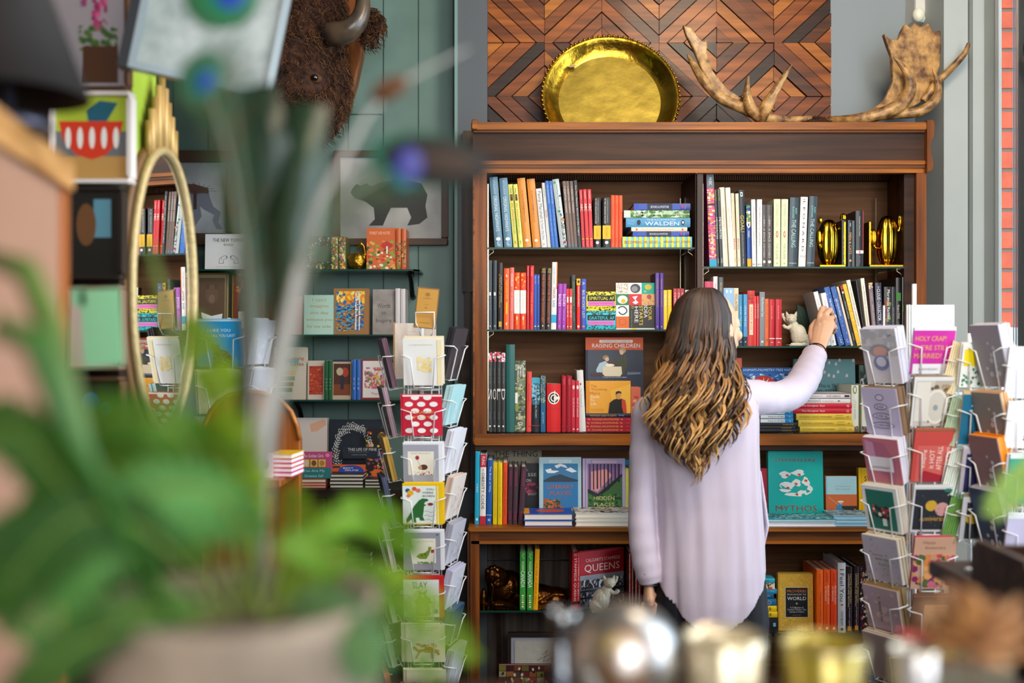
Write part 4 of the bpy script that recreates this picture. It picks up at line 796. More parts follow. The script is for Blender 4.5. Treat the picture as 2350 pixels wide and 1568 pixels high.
stack([(860, 1180, 1400, 1428, '#9cc4d8', 'light blue picture book', [('s', ['#5a8aa0', '#2a4a58', '#b8d4e0'], 0, 0, 1, 1, 160, .008, .6)], None, '#a8d4e8'), (862, 1250, 1430, 1458, '#8cc4dc', 'light blue book', [], None, '#b8dcec'), (860, 1260, 1460, 1486, '#8cc4dc', 'light blue book', [], None, '#b8dcec')], c5, 3.34, cz, 'pile under the fishing boy book', d=.115, facing='pages')
row([(1375, 1388, 1418, 960, '#f0d838', 'slim yellow book leaning beside the rack', []), (1392, 1404, 1425, 1040, '#3a66c0', 'slim blue book leaning beside the rack', [])], c5, 3.42, cz, 'counter right end', depth=.15)
# ---- lower right bay
zj = SH['J'] + .001
ye = [E_('#8a7a1a', .66, .5, .05, .3), R_('#8a7a1a', .6, .48, .78, .53)]
stack([(160, 352, 468, 513, '#3ab0cc', 'thin cyan pocket book', [R_('#2a8aa8', .35, .3, .42, .7), R_('#2a6a80', .46, .4, .7, .6)]), (160, 350, 516, 580, '#4a8a5a', 'multicoloured pocket book', [('s', ['#e0c040', '#d8503a', '#3aa0a8', '#2a5a3a', '#e8e0c8'], 0, 0, 1, 1, 60, .006, 1)]),
(155, 374, 585, 632, '#2f8ac0', 'bright blue pocket book', [('l', '#a8d4ec', [(.7, .4), (.78, .3), (.82, .6), (.9, .5)], .001)]), (155, 340, 635, 688, '#1f5a80', 'dark blue pocket book', [R_('#4a90b0', .3, .2, .8, .5)]), (155, 366, 690, 758, '#256a9c', 'mid blue pocket book with round emblem', [E_('#8ab8d0', .66, .5, .1, .3), E_('#256a9c', .66, .5, .07, .22)]),
(165, 371, 760, 820, '#f2cc14', 'yellow pocket book with key emblem', ye), (165, 378, 823, 882, '#f2cc14', 'yellow pocket book with key emblem', ye), (160, 388, 903, 1056, '#22242a', 'thick black boxed book', [Hh('S', '#e8c81a', .5, .5, .08, .3), R_('#7ab0d0', .76, .35, .88, .6)])], c6, 3.38, zj, 'pocket book pile in lower right bay', d=.11)
m3 = Matrix
pv = [('s', ['#caa23a', '#e3bf5c'], .0, .0, 1, 1, 420, .0025, 1), R_('#c9972e', 0, 0, .05, 1), R_('#d8cdb0', .2, .23, .86, .77), R_('#16181f', .215, .24, .845, .76), Hh('PROVERBS', '#d07a3a', .53, .3, .56, .05), Hh('FROM AROUND THE', '#d0d4d8', .53, .36, .54, .025), Hh('WORLD', '#e4e8ec', .53, .43, .54, .06), ('p', '#c8b05a', [(.53, .5), (.56, .52), (.53, .54), (.5, .52)]), Hh('A Collection of', '#d0d4d8', .53, .59, .38, .03), Hh('Timeless Wisdom, Wit,', '#d0d4d8', .53, .63, .54, .03), Hh('Sayings & Advice', '#d0d4d8', .53, .67, .42, .03), Hh('Carol de Lilly', '#c07a4a', .53, .725, .24, .02)]
face(388, 750, 446, c6, 3.40, zj, .022, .03, '#d6ac42', 'golden patterned hardcover with black title panel in lower right bay', pv)
face(392, 768, 430, c6, 3.425, zj, .016, .02, '#c49c3a', 'golden hardcover standing behind its black-panelled twin', [])
pe = lambda: [T('THE BRAIN THAT CHANGES ITSELF', '#8a3210', .6, .5, .22, .6), T('NORMAN DOIDGE, M.D.', '#b04a18', .15, .2, .2), E_('#f0e6dc', .5, .935, .22, .022), R_('#2a1a14', .47, .925, .53, .945)]
hl = [T("BRAIN'S WAY", '#f4d8c8', .4, .3, .25, .7), T('of HEALING', '#f4d8c8', .38, .24, .25, .3), T('NORMAN', '#a8381a', .12, .14, .3), T('Remarkable Discoveries', '#a8381a', .72, .3, .2), E_('#f0e6dc', .5, .935, .22, .022)]
na = [T('NATIVE AMERICAN', '#d8b458', .33, .44, .24, .72), T('LANDMARKS AND FESTIVALS', '#e6e0d0', .36, .5, .24, .38), T("A traveller's guide", '#cfc8d8', .76, .28, .3), R_('#d8922a', .2, .9, .8, .97)]
row([(780, 848, 780, 395, '#f0661a', 'orange paperback with small oval near foot', pe()), (856, 924, 858, 398, '#ee5a1c', 'orange-red paperback with white lettering', hl), (927, 994, 928, 398, '#ee4a1c', 'orange-red paperback with white lettering', hl),
(998, 1080, 998, 322, '#c8ccd4', 'tall silvery hardcover with script title', [T('I Feel You', '#2a2c30', .32, .46, .5), T('CRIS BEAM', '#3a3c40', .79, .2, .3), E_('#a83048', .5, .6, .15, .012), E_('#2a2c30', .5, .95, .2, .02)]),
(1085, 1148, 1085, 362, '#2c1c22', 'dark brown guidebook with gold and white lettering', na), (1168, 1226, 1172, 362, '#2c1c22', 'dark brown guidebook with gold and white lettering', na)], c6, 3.38, zj, 'lower right bay', depth=.16)
fe = [('s', ['#d8c48a', '#a82a3a', '#e8e0d8', '#4a2a2a', '#1f1a1c', '#6a3a5a'], 0, 0, 1, 1, 260, .006, .8), Hh('NATIVE', '#f0e0b0', .5, .12, .8, .06), Hh('LANDMARKS', '#f0e0b0', .5, .22, .9, .06), Hh('AND FESTIVALS', '#f0e0b0', .5, .32, .9, .05)]
M4 = Matrix.Translation((X(1700 + 1236 / 4.505, 3.39), 3.39, zj)) @ Matrix.Rotation(.6, 4, 'Z')
book(.12, Z(1220 + 365 / 4.505, 3.39) - zj, .014, '#2c1c22', M4, 'festival guidebook turned outwards beside the card rack, lower right bay', BG, fe, facing='front')
# below the black shelf: big blue science book
sci = [E_('#bcd6dc', .4, .32, .22, .16), E_('#1f6a9c', .4, .32, .205, .15), Hh('=8', '#bcd6dc', .75, .08, .2, .06), Hh('CAMBRIDGE STUDIO', '#8ab8cc', .75, .3, .4, .02), E_('#d8e0c8', .12, .5, .08, .08), ('p', '#d8e0c8', [(.03, .4), (.1, .35), (.14, .5), (.08, .55)]), Hh('\u03c0', '#bcd6dc', .13, .1, .06, .05), Hh('\u03a6', '#bcd6dc', .42, .68, .1, .08), ('l', '#bcd6dc', [(.6, .55), (.8, .5), (.95, .55)], .002), ('l', '#bcd6dc', [(.8, .48), (.8, .8), (.7, .95)], .002), R_('#d8e0c8', .0, .7, .2, .74)]
face(1000, 1420, 1316 + 0, c6, 3.45, zf, .03, .05, '#1f6a9c', 'large blue science book with line drawings at the foot of the bookcase', sci)
# ================================================================ decor on the bookcase
def rotwood(h1, h2, ang):
    key = ('rw', h1, h2, ang)
    if key in MATS: return MATS[key]
    m = mat(h1, h2=h2, rough=.38, scale=1.0, stretch=(3, 45, 45), bump=.05, bscale=2, detail=5 + ang * .001, coat=.05, spec=.25).copy()
    for n in m.node_tree.nodes:
        if n.type == 'MAPPING': n.inputs['Rotation'].default_value = (0, math.radians(ang), 0)
    MATS[key] = m
    return m
pan = thing('parquet_wall_panel', 'wooden wall panel of diagonal planks forming diamonds, above the bookcase', 'wall panel', P(1515, 283, 3.71))
m = MB(); rnd = random.Random(11)
pal = [('#a2581a', '#6c350e'), ('#80400f', '#4e2409'), ('#b06a22', '#7c4212'), ('#5a2c0e', '#361b08'), ('#301a0d', '#1a0e07'), ('#8e4914', '#5e2c0b')]
def clip(poly, a, b, c):   # keep a*x+b*y<=c
    out = []
    for i in range(len(poly)):
        p, q = poly[i], poly[(i + 1) % len(poly)]
        dp = a * p[0] + b * p[1] - c; dq = a * q[0] + b * q[1] - c
        if dp <= 0: out.append(p)
        if dp * dq < 0:
            t = dp / (dp - dq); out.append((p[0] + (q[0] - p[0]) * t, p[1] + (q[1] - p[1]) * t))
    return out
TX = 131.8 / F * 3.71; TZ = 123.5 / F * 3.71
xo = X(1118, 3.71); zo = Z(97, 3.71)
for i in range(6):
    for j in range(-3, 3):
        x0 = xo + i * TX; z1 = zo - j * TZ; z0 = z1 - TZ
        if z0 < ZTOP: z0c = ZTOP
        sg = 1 if (i + j) % 2 == 0 else -1
        n = 7
        for k in range(n):
            lo, hi = -1 + 2 * k / n, -1 + 2 * (k + 1) / n
            sq_ = [(0, 0), (1, 0), (1, 1), (0, 1)]
            g = .012
            if sg > 0: p = clip(clip(sq_, 1, -1, hi - g), -1, 1, -lo - g)
            else: p = clip(clip(sq_, 1, 1, 1 + hi - g), -1, -1, -(1 + lo) - g)
            if len(p) < 3: continue
            p = [(.004 + a * .992, .004 + b * .992) for a, b in p]
            if j == 2: p = clip(p, 0, -1, -(ZTOP + .002 - z0) / TZ) if z0 < ZTOP else p
            if len(p) < 3: continue
            c = rnd.choice(pal if rnd.random() < .6 else pal[:3]); th = rnd.choice((.014, .018, .022))
            m.prism_y([(x0 + a * TX, z0 + b * TZ) for a, b in p], 3.735 - th, 3.735, rotwood(c[0], c[1], -45 if sg > 0 else 45), .0)
m.build('plank_mosaic', pan)
m = MB(); m.box(xo - .002, xo + 6 * TX + .002, 3.735, 3.748, ZTOP + .001, zo + 3 * TZ, WDD); m.build('backing_board', pan)

# hammered brass dish
brass = mat('#c49a34', rough=.22, metal=1.0, bump=.35, bscale=22, h2='#9c7a22', scale=9)
brassf = mat('#b8a044', rough=.5, metal=.8, bump=.22, bscale=26, h2='#a08a38', scale=14)
R = .2405; lean = math.radians(17)
C0 = Vector((X(1400, 3.60), 3.60 - .02, ZTOP + R * math.cos(lean) + .004))
MD = Matrix.Translation(C0) @ Matrix.Rotation(-lean, 4, 'X') @ Matrix.Rotation(PI / 2, 4, 'X')
d = thing('brass_dish', 'round hammered brass dish with scalloped rim leaning on the wooden panel', 'dish', (C0.x, C0.y, ZTOP))
m = MB(); m.m = MD
pr = [(.236, .002), (R, .0), (R - .003, .003), (R - .012, -.002), (R - .022, -.012), (R - .036, -.025), (.190, -.034), (.180, -.037)]
m.lathe(pr, (0, 0, 0), brass, 96)
rim_ = m.build('rim', d)
m = MB(); m.m = MD; m.lathe([(.181, -.037), (.12, -.0365), (.06, -.0375), (.001, -.037)], (0, 0, 0), brassf, 72); m.lathe([(.001, -.041), (.180, -.041), (.20, -.035), (R - .004, -.004), (R, -.0)], (0, 0, 0), brassf, 72)
bas_ = m.build('base', d)
m = MB(); m.m = MD
for i in range(84):
    a = 2 * PI * i / 84; m.blob(((R) * math.cos(a), (R) * math.sin(a), .001), .0058, brass, 7, 5)
m.build('beaded_edge', rim_)
m = MB(); m.m = MD @ Matrix.Translation((-.128, .128, -.015)) @ Matrix.Rotation(.2, 4, 'Z') @ Matrix.Rotation(math.radians(-50), 4, 'X')
m.box(-.014, .014, -.014, .014, 0, .0004, '#e6e0d8')
for i in range(9): m.box(-.010 + i * .0022, -.0092 + i * .0022 + (i % 2) * .0004, .002, .010, .0004, .0006, '#55504c')
m.box(-.009, .009, -.006, -.0045, .0004, .0006, '#77706c'); m.build('price_sticker', bas_, label='small white barcode price sticker')

def remesh(mb, name, parent, vox, sm=4, fac=.5):
    o = mb.build(name, parent)
    r = o.modifiers.new('r', 'REMESH'); r.mode = 'VOXEL'; r.voxel_size = vox; r.use_smooth_shade = True
    if sm:
        s_ = o.modifiers.new('s', 'SMOOTH'); s_.factor = fac; s_.iterations = sm
    return o
# moose antlers
DA = 3.50
def pts(l, D=DA, dd=0.0): return [P(p[0], p[1], (p[2] if len(p) > 2 else D) + dd) for p in l]
ant = thing('moose_antlers', 'pair of brown moose antlers on a furry skull plate, lying on top of the bookcase', 'antlers', (X(1865, DA), DA, ZTOP))
am = mat('#c09458', h2='#5c3a1e', rough=.45, scale=30, stretch=(1, 1, 1), bump=.4, bscale=60, coat=.15)
amd = mat('#6f4b26', h2='#4a2e16', rough=.5, scale=40, bump=.5, bscale=80, coat=.1)
def tine(m, l, r, D=DA, flat=1.0, mt=None):
    k = D / F
    # resample for smoothness
    P_ = pts(l, D); Q = []; R_2 = []
    n = len(P_)
    for i in range(n - 1):
        p0 = P_[max(i - 1, 0)]; p1 = P_[i]; p2 = P_[i + 1]; p3 = P_[min(i + 2, n - 1)]
        for t in (0, .25, .5, .75):
            q = 0.5 * ((2 * p1) + (p2 - p0) * t + (2 * p0 - 5 * p1 + 4 * p2 - p3) * t * t + (3 * p1 - p0 - 3 * p2 + p3) * t ** 3)
            Q.append(q); R_2.append((r[i] * (1 - t) + r[i + 1] * t) * k)
    Q.append(P_[-1]); R_2.append(r[-1] * k)
    m.tube(Q, R_2, mt or am, 12, flat=flat)
m = MB()
tine(m, [(1860, 274, 3.54), (1800, 276, 3.5), (1750, 268, 3.47), (1700, 246, 3.46), (1655, 226, 3.46), (1618, 190, 3.46), (1592, 150, 3.47), (1577, 124, 3.48)], [9, 10, 13, 13, 12, 11, 8, 2])
tine(m, [(1748, 276, 3.45), (1722, 246, 3.44), (1714, 212, 3.44), (1718, 174, 3.44)], [13, 14, 9, 2])
tine(m, [(1744, 277, 3.45), (1758, 245, 3.43), (1788, 195, 3.42), (1818, 146, 3.41)], [14, 15, 9, 2])
o = [(1564, 63), (1582, 68), (1600, 90), (1612, 100), (1617, 94), (1620, 104), (1618, 125), (1634, 172), (1664, 208), (1706, 236), (1700, 252), (1664, 240), (1640, 214), (1610, 172), (1588, 120), (1570, 84)]
m.prism_y([(X(a, 3.5), Z(b, 3.5)) for a, b in reversed(o)], 3.47, 3.49, am, .003)
remesh(m, 'left_antler', ant, .003, 2)
m = MB()
tine(m, [(1900, 276, 3.54), (1960, 274, 3.48), (2020, 262, 3.46), (2066, 240, 3.45), (2089, 204, 3.45), (2080, 166, 3.44), (2050, 129, 3.43)], [9, 12, 15, 16, 14, 9, 2])
tine(m, [(2000, 268, 3.5), (2060, 262, 3.47), (2110, 256, 3.45), (2144, 232, 3.44), (2154, 200, 3.44), (2140, 156, 3.43)], [9, 11, 12, 11, 8, 2])
tine(m, [(2118, 232, 3.47), (2150, 190, 3.46), (2188, 152, 3.45), (2214, 122, 3.44), (2223, 98, 3.43)], [8, 9, 8, 7, 4])
o = [(2024, 78), (2038, 92), (2058, 94), (2064, 74), (2074, 56), (2086, 66), (2097, 54), (2110, 64), (2128, 55), (2140, 76), (2155, 72), (2157, 110), (2154, 152), (2142, 196), (2112, 236), (2076, 256), (2020, 262), (1975, 270), (1990, 258), (2026, 232), (2046, 190), (2042, 130), (2032, 104)]
m.prism_y([(X(a, 3.5), Z(b, 3.5)) for a, b in reversed(o)], 3.485, 3.508, amd, .003)
remesh(m, 'right_antler', ant, .003, 2)
m = MB(); m.blob((X(1868, 3.55), 3.55, ZTOP + .075), (.11, .07, .074), mat('#4a2c18', rough=.9, h2='#2a180e', scale=60, bump=.8, bscale=90)); remesh(m, 'skull_plate', ant, .004, 2)
m = MB(); rnd = random.Random(5); fm_ = mat('#5a3620', rough=.9); fm2 = mat('#3a2214', rough=.9)
for i in range(700):
    a = rnd.uniform(0, 2 * PI); t = rnd.uniform(0, 1.2)
    c = Vector((X(1868, 3.55) + .11 * math.sin(t) * math.cos(a), 3.55 + .07 * math.sin(t) * math.sin(a), ZTOP + .075 + .074 * math.cos(t)))
    dr = Vector((rnd.uniform(-1, 1), rnd.uniform(-1, .2), rnd.uniform(0, .8))).normalized() * .012
    m.tube([c, c + dr * .6, c + dr + Vector((0, 0, -.003))], [.0009, .0006, .0002], rnd.choice((fm_, fm2)), 3, cap=False)
m.build('fur', ant, kind='stuff')

# gold cactus bookends
gold = mat('#d4a52c', rough=.13, metal=1.0)
def cactus(m, c, rx, rz, ribs=9, amp=.10, tilt=0.0):
    n = ribs * 6; k = 14; vs = []; fs = []
    for i in range(k + 1):
        t = PI * i / k
        for j in range(n):
            a = 2 * PI * j / n; q = (1 + amp * abs(math.cos(a * ribs / 2)) * 1.6 - amp)
            r = rx * math.sin(t) ** .8 * q if 0 < i < k else 0
            z = rz * math.cos(t)
            vs.append((c[0] + r * math.cos(a) + tilt * z, c[1] + r * math.sin(a), c[2] + z))
    for i in range(k):
        for j in range(n):
            e = (j + 1) % n; fs.append((i * n + j, (i + 1) * n + j, (i + 1) * n + e, i * n + e))
    m.smooth = True; m.add(vs, fs, gold); m.smooth = False
def bookend(u0, u1, plate_u, body, parts, label):
    z = SH['F']; D = 3.47
    t = thing('cactus_bookend', label, 'bookend', (X((u0 + u1) / 2, D), D, z), 'gold cactus bookends')
    m = MB(); m.bbox(X(u0, D), X(u1, D), D - .045, D + .045, z, z + .006, gold, .002); m.build('base_plate', t)
    m = MB(); m.bbox(X(plate_u, D), X(plate_u + 4, D), D - .045, D + .045, z + .006, Z(512, D), gold, .001); m.build('back_plate', t)
    m = MB(); cactus(m, (X(body[0], D), D, (z + .006 + Z(body[2], D)) / 2), body[1] / F * D, (Z(body[2], D) - z - .006) / 2 + .003, 8)
    cbo = m.build('cactus_body', t)
    for cx, cy, rx, rz, l in parts:
        m = MB()
        cactus(m, (X(cx, D - .02), D - .02, Z(cy, D - .02)), rx / F * D, rz / F * D, 7, .12)
        if l: m.tube([P(l[0][0], l[0][1], D - .01), P(l[1][0], l[1][1], D - .015), P(cx, cy + rz * .6, D - .02)], [.006, .006, .005], gold, 8)
        m.build('cactus_arm', cbo)
bookend(1871, 1932, 1927, (1902, 25, 506), [(1882, 506, 5, 7, None), (1879, 545, 6, 17, ((1892, 572), (1882, 568))), (1935, 500, 7, 10, ((1918, 530), (1932, 522)))], 'gold round cactus bookend left of the small black paperbacks')
bookend(1984, 2066, 1984, (2036, 25, 497), [(2003, 545, 8, 19, ((2018, 572), (2006, 568))), (2066, 508, 6, 15, ((2052, 534), (2063, 530)))], 'gold upright cactus bookend at the end of the top shelf')
# white cat bookends (one on the right, one seen in the lower left bay)
def cat(px, zs, D, s, flip, label):
    t = thing('cat_bookend', label, 'figurine', (X(px, D), D, zs), 'white cat bookends')
    wm = mat('#d8cfb8', rough=.45, bump=.25, bscale=130, var=.08, scale=40)
    x0 = X(px, D); f = -1 if flip else 1
    def q(a, b, c=0): return Vector((x0 + f * a * s, D + c * s, zs + b * s))
    m = MB()
    Rz = lambda a: Matrix.Rotation(a * f, 3, 'Y')
    m.blob(q(.028, .040), (.030 * s, .026 * s, .040 * s), wm)
    m.blob(q(.014, .062), (.021 * s, .020 * s, .036 * s), wm, rot=Rz(-.35))
    m.blob(q(.046, .022, -.008), (.024 * s, .02 * s, .024 * s), wm)
    m.blob(q(.0, .099, -.004), (.0205 * s, .019 * s, .019 * s), wm)
    m.blob(q(-.004, .093, -.018), (.010 * s, .009 * s, .008 * s), wm)
    for a in (-.012, .014): m.tube([q(a, .108, -.002), q(a * 1.25, .118, -.002), q(a * 1.45, .127, -.002)], [.008 * s, .005 * s, .0012 * s], wm, 8)
    m.tube([q(.002, .076, -.006), q(-.014, .066, -.01), q(-.026, .070, -.012), q(-.032, .078, -.012)], [.009 * s, .0075 * s, .007 * s, .006 * s], wm, 8)
    m.tube([q(-.002, .082, .008), q(-.018, .094, .01), q(-.026, .108, .01), q(-.028, .120, .01)], [.009 * s, .0065 * s, .006 * s, .006 * s], wm, 8)
    m.tube([q(.058, .012, .0), q(.05, .006, -.02), q(.02, .005, -.026), q(-.006, .005, -.02)], [.007 * s] * 4, wm, 8)
    m.tube([q(.05, .03, -.024), q(.036, .02, -.03), q(.024, .016, -.03)], [.003 * s] * 3, wm, 6)
    m.box(*sorted((x0 - f * .012 * s, x0 + f * .062 * s)), D - .024 * s, D + .024 * s, zs + .0005, zs + .006 * s, wm)
    cbd = remesh(m, 'cat_body', t, .0016 * s, 2)
    m = MB(); em = mat('#8a7d66', rough=.6)
    for a in (-.010, .004):
        m.tube([q(a - .004, .101, -.0215), q(a, .0995, -.0228), q(a + .004, .101, -.0215)], .0006 * s, em, 5)
    m.tube([q(-.006, .0935, -.0275), q(-.003, .092, -.0275)], .001 * s, em, 5)
    m.build('closed_eyes', cbd)
zG = SH['G']
cat(1815, zG, 3.45, .92, False, 'white ceramic cat bookend with raised paws beside the red hardcovers')
cat(1398, SH['E'], 3.36, .95, True, 'white ceramic cat bookend in front of the queens book, lower bay')
# green leaf-shaped dish standing behind the cat
t = thing('leaf_dish', 'dark green leaf-shaped dish standing on edge behind the cat', 'dish', P(1843, 795, 3.56))
m = MB(); gm = mat('#1f3a2c', rough=.3, coat=.4, var=.3, scale=20)
o = [(1828, 699), (1842, 704), (1858, 722), (1868, 748), (1873, 778), (1868, 795), (1835, 795), (1829, 770), (1826, 735)]
m.prism_y([(X(a, 3.56), Z(b, 3.56) if b < 795 else zG) for a, b in reversed(o)], 3.555, 3.565, gm, .002)
m.tube([P(1829, 702, 3.553), P(1845, 745, 3.553), P(1852, 792, 3.553)], .0012, mat('#35543f', rough=.3), 6)
m.build('leaf_body', t)
# bronze animal lying in the lower left bay
zE = SH['E']; brz = mat('#7a4a1c', rough=.28, metal=.9, h2='#3a2210', scale=22, bump=.6, bscale=35)
t = thing('bronze_lion_figurine', 'bronze figurine of a lying animal with curly head, behind the green guides', 'figurine', (X(1205, 3.5), 3.5, zE))
m = MB(); D = 3.52
def b_(px, py, rx, ry, rz, d=D, rot=None): m.blob(P(px, py, d), (rx / F * d, ry, rz / F * d), brz, rot=rot)
b_(1215, 1368, 74, .045, 30); b_(1165, 1350, 42, .045, 42); b_(1275, 1372, 28, .045, 26); b_(1140, 1325, 28, .04, 24, 3.49); b_(1128, 1318, 16, .03, 18, 3.46)
for i, (a, b) in enumerate(((1118, 1312), (1126, 1306), (1135, 1304), (1142, 1310), (1121, 1326), (1143, 1322))): b_(a, b, 6, .01, 8, 3.445)
b_(1145, 1388, 30, .02, 9, 3.46); b_(1180, 1391, 32, .02, 7, 3.45); b_(1262, 1389, 34, .02, 9, 3.47); b_(1110, 1375, 8, .02, 26, 3.47)
m.tube([P(1125, 1330, 3.45), P(1132, 1350, 3.445), P(1128, 1380, 3.45)], .005, brz, 8)
m.tube([P(1160, 1375, 3.46), P(1172, 1358, 3.45), P(1195, 1362, 3.46), P(1215, 1385, 3.47)], .006, brz, 8)
m.tube([P(1240, 1382, 3.47), P(1270, 1364, 3.465), P(1296, 1366, 3.47)], .006, brz, 8)
remesh(m, 'animal_body', t, .003, 2)
# framed picture and comic-style tin in the bottom of the left bay
t = thing('framed_picture', 'dark-framed picture in crinkled plastic leaning in the lowest left bay', 'picture', (X(1240, 3.55), 3.55, zf))
ML = Matrix.Translation((X(1165, 3.55), 3.55, zf)) @ Matrix.Rotation(-.07, 4, 'X')
wid = (1325 - 1165) / F * 3.55; hei = Z(1455, 3.55) - zf
m = MB(); m.m = ML; fk = mat('#2a211d', rough=.4)
m.box(0, wid, .0, .02, hei - .016, hei, fk); m.box(0, .012, 0, .02, 0, hei - .016, fk); m.box(wid - .012, wid, 0, .02, 0, hei - .016, fk); m.box(.012, wid - .012, 0, .02, 0, .016, fk); m.build('frame', t)
m = MB(); m.m = ML; m.box(.012, wid - .012, .012, .018, .016, hei - .016, mat('#b9b9c2', rough=.3))
m.box(.025, wid - .02, .009, .012, .03, hei - .03, mat('#d9d2c4', rough=.1, bump=1.0, bscale=14, coat=1.0))
art(m, (Vector((.03, .0085, hei - .035)), Vector((wid - .06, 0, 0)), Vector((0, 0, -hei + .06)), Vector((0, -1, 0))), [('l', '#2a2622', [(.5, .3), (.6, .18), (.55, .34), (.72, .22), (.66, .38), (.85, .26)], .0012), ('l', '#2a2622', [(.4, .42), (.55, .33), (.52, .45), (.7, .36), (.68, .46)], .0012)])
m.build('print', t)
t = face(360, 880, 1397, c4, 3.46, zf, .02, .04, '#5a1c1c', 'book with a grid of small red and green pictures in the lowest left bay', [('r', ['#6a6a2a', '#5a5a28', '#6a3a24', '#8a8a6a', '#5a1c22', '#3a1620', '#3c1a1c', '#7a7a34', '#8a5a2a', '#7a4a2a', '#6a3a22', '#4a1c1c', '#8a1c1c', '#4a3434'][(i * 5 + j * 3) % 14], i / 7 + .006, j * .16 + .01, (i + 1) / 7 - .006, (j + 1) * .16 - .006) for i in range(7) for j in range(6)] + [('s', ['#c8c0a0', '#2a1a14'], .02, .02, .98, .9, 70, .004, 1.4)])
# ================================================================ the woman
DW = 2.88
wo = thing('person', 'woman with long wavy brown hair in a pale lilac blouse reaching for a book', 'person', (X(1625, DW), DW, 0))
skin = mat('#dfae8e', rough=.45, sub=.08, var=.06, scale=25)
m = MB()
def w_(px, py, D=DW): return P(px, py, D)
# head
hc = w_(1630, 752, 2.90); fwd = Vector((.80, .60, 0)).normalized(); sd = Vector((-fwd.y, fwd.x, 0))
RH = Matrix((( -sd.x, fwd.x, 0), (-sd.y, fwd.y, 0), (0, 0, 1)))
def hb(s_, f_, z_, r, mt=None): m.blob(hc - sd * s_ + fwd * f_ + Vector((0, 0, z_)), r, mt or skin, 18, 12, rot=RH)
hb(0, -.012, .012, (.073, .092, .092)); hb(0, .030, -.035, (.056, .058, .070)); hb(0, .055, -.088, (.026, .026, .022)); hb(0, .066, .012, (.045, .030, .035))
m.tube([hc + fwd * .086 + Vector((0, 0, .004)), hc + fwd * .096 + Vector((0, 0, -.018)), hc + fwd * .103 + Vector((0, 0, -.034)), hc + fwd * .088 + Vector((0, 0, -.042))], [.006, .007, .0085, .005], skin, 10)
hb(0, .083, -.058, (.020, .010, .006)); hb(0, .081, -.068, (.017, .010, .006))
for s_ in (-1, 1): hb(s_ * .074, -.005, -.015, (.008, .016, .028)); hb(s_ * .036, .066, -.022, (.020, .018, .018)); hb(s_ * .028, .080, .008, (.012, .006, .007))
# neck, trunk, legs
nk = w_(1640, 872, 2.88); ch = w_(1622, 985, 2.90); wa = w_(1628, 1130, 2.90); hp = w_(1628, 1330, 2.90)
m.tube([hc + Vector((0, 0, -.03)), w_(1638, 840, 2.89), nk], [.05, .049, .055], skin, 16)
m.blob(ch, (.145, .085, .15), skin, 20, 14); m.blob(w_(1620, 925, 2.89), (.15, .06, .05), skin, 18, 10); m.blob(wa, (.115, .075, .16), skin, 20, 14); m.blob(hp, (.14, .09, .13), skin, 20, 14)
for s_ in (-1, 1): m.tube([hp + Vector((s_ * .075, 0, -.05)), Vector((hp.x + s_ * .085, 2.9, .48)), Vector((hp.x + s_ * .085, 2.93, .28)), Vector((hp.x + s_ * .085, 2.93, .06))], [.075, .05, .048, .033], skin, 14); m.blob((hp.x + s_ * .085, 2.98, .035), (.035, .10, .03), skin)
# arms
shR = w_(1712, 912, 2.92); elR = w_(1826, 902, 3.12); wrR = w_(1874, 808, 3.29)
m.tube([ch + Vector((.06, 0, .03)), shR, (shR + elR) / 2, elR, (elR + wrR) / 2, wrR], [.045, .030, .028, .027, .027, .0245], skin, 14)
shL = w_(1492, 945, 2.90); elL = w_(1470, 1130, 2.90); wrL = w_(1488, 1338, 2.87)
m.tube([ch + Vector((-.06, 0, .03)), shL, (shL + elL) / 2, elL, (elL + wrL) / 2, wrL], [.055, .036, .030, .027, .026, .023], skin, 14)
# right hand, back towards the room, fingers closed on the book spine
def H_(px, py, D): return P(px, py, D)
m.tube([wrR, H_(1880, 788, 3.315), H_(1886, 764, 3.332), H_(1894, 742, 3.345), H_(1897, 728, 3.352)], [.0235, .028, .034, .034, .022], skin, 14, flat=.62)
m.blob(H_(1872, 776, 3.338), (.014, .016, .024), skin)
for a, b in (((1881, 746, 3.334), (1879, 796, 3.300)), ((1890, 740, 3.331), (1882, 796, 3.298)), ((1899, 747, 3.331), (1886, 796, 3.299)), ((1903, 760, 3.332), (1889, 797, 3.302))):
    m.tube([H_(*a), H_((a[0] + b[0]) / 2, (a[1] + b[1]) / 2, (a[2] + b[2]) / 2 - .002), H_(*b)], [.0062, .0045, .003], skin, 8); m.blob(H_(*a), (.0085, .007, .008), skin, 10, 6)
def finger(l, r): m.tube([H_(*p) for p in l], r, skin, 10); m.blob(H_(*l[-1]), r[-1] * 1.0, skin, 10, 6)
finger([(1880, 744, 3.35), (1882, 724, 3.358), (1887, 708, 3.375), (1894, 708, 3.398), (1898, 716, 3.408)], [.0105, .0100, .0095, .0088, .0078])
finger([(1890, 738, 3.348), (1896, 720, 3.352), (1904, 712, 3.368), (1908, 718, 3.392), (1908, 728, 3.404)], [.0105, .0105, .0098, .009, .008])
finger([(1899, 746, 3.346), (1907, 731, 3.352), (1914, 727, 3.368), (1915, 736, 3.390), (1913, 745, 3.402)], [.0100, .0100, .0092, .0086, .0078])
finger([(1902, 760, 3.344), (1911, 751, 3.352), (1916, 749, 3.366), (1916, 757, 3.386), (1913, 763, 3.396)], [.0088, .0086, .008, .0075, .007])
finger([(1868, 788, 3.330), (1862, 768, 3.348), (1864, 750, 3.368), (1872, 738, 3.392)], [.0135, .0120, .0108, .009])
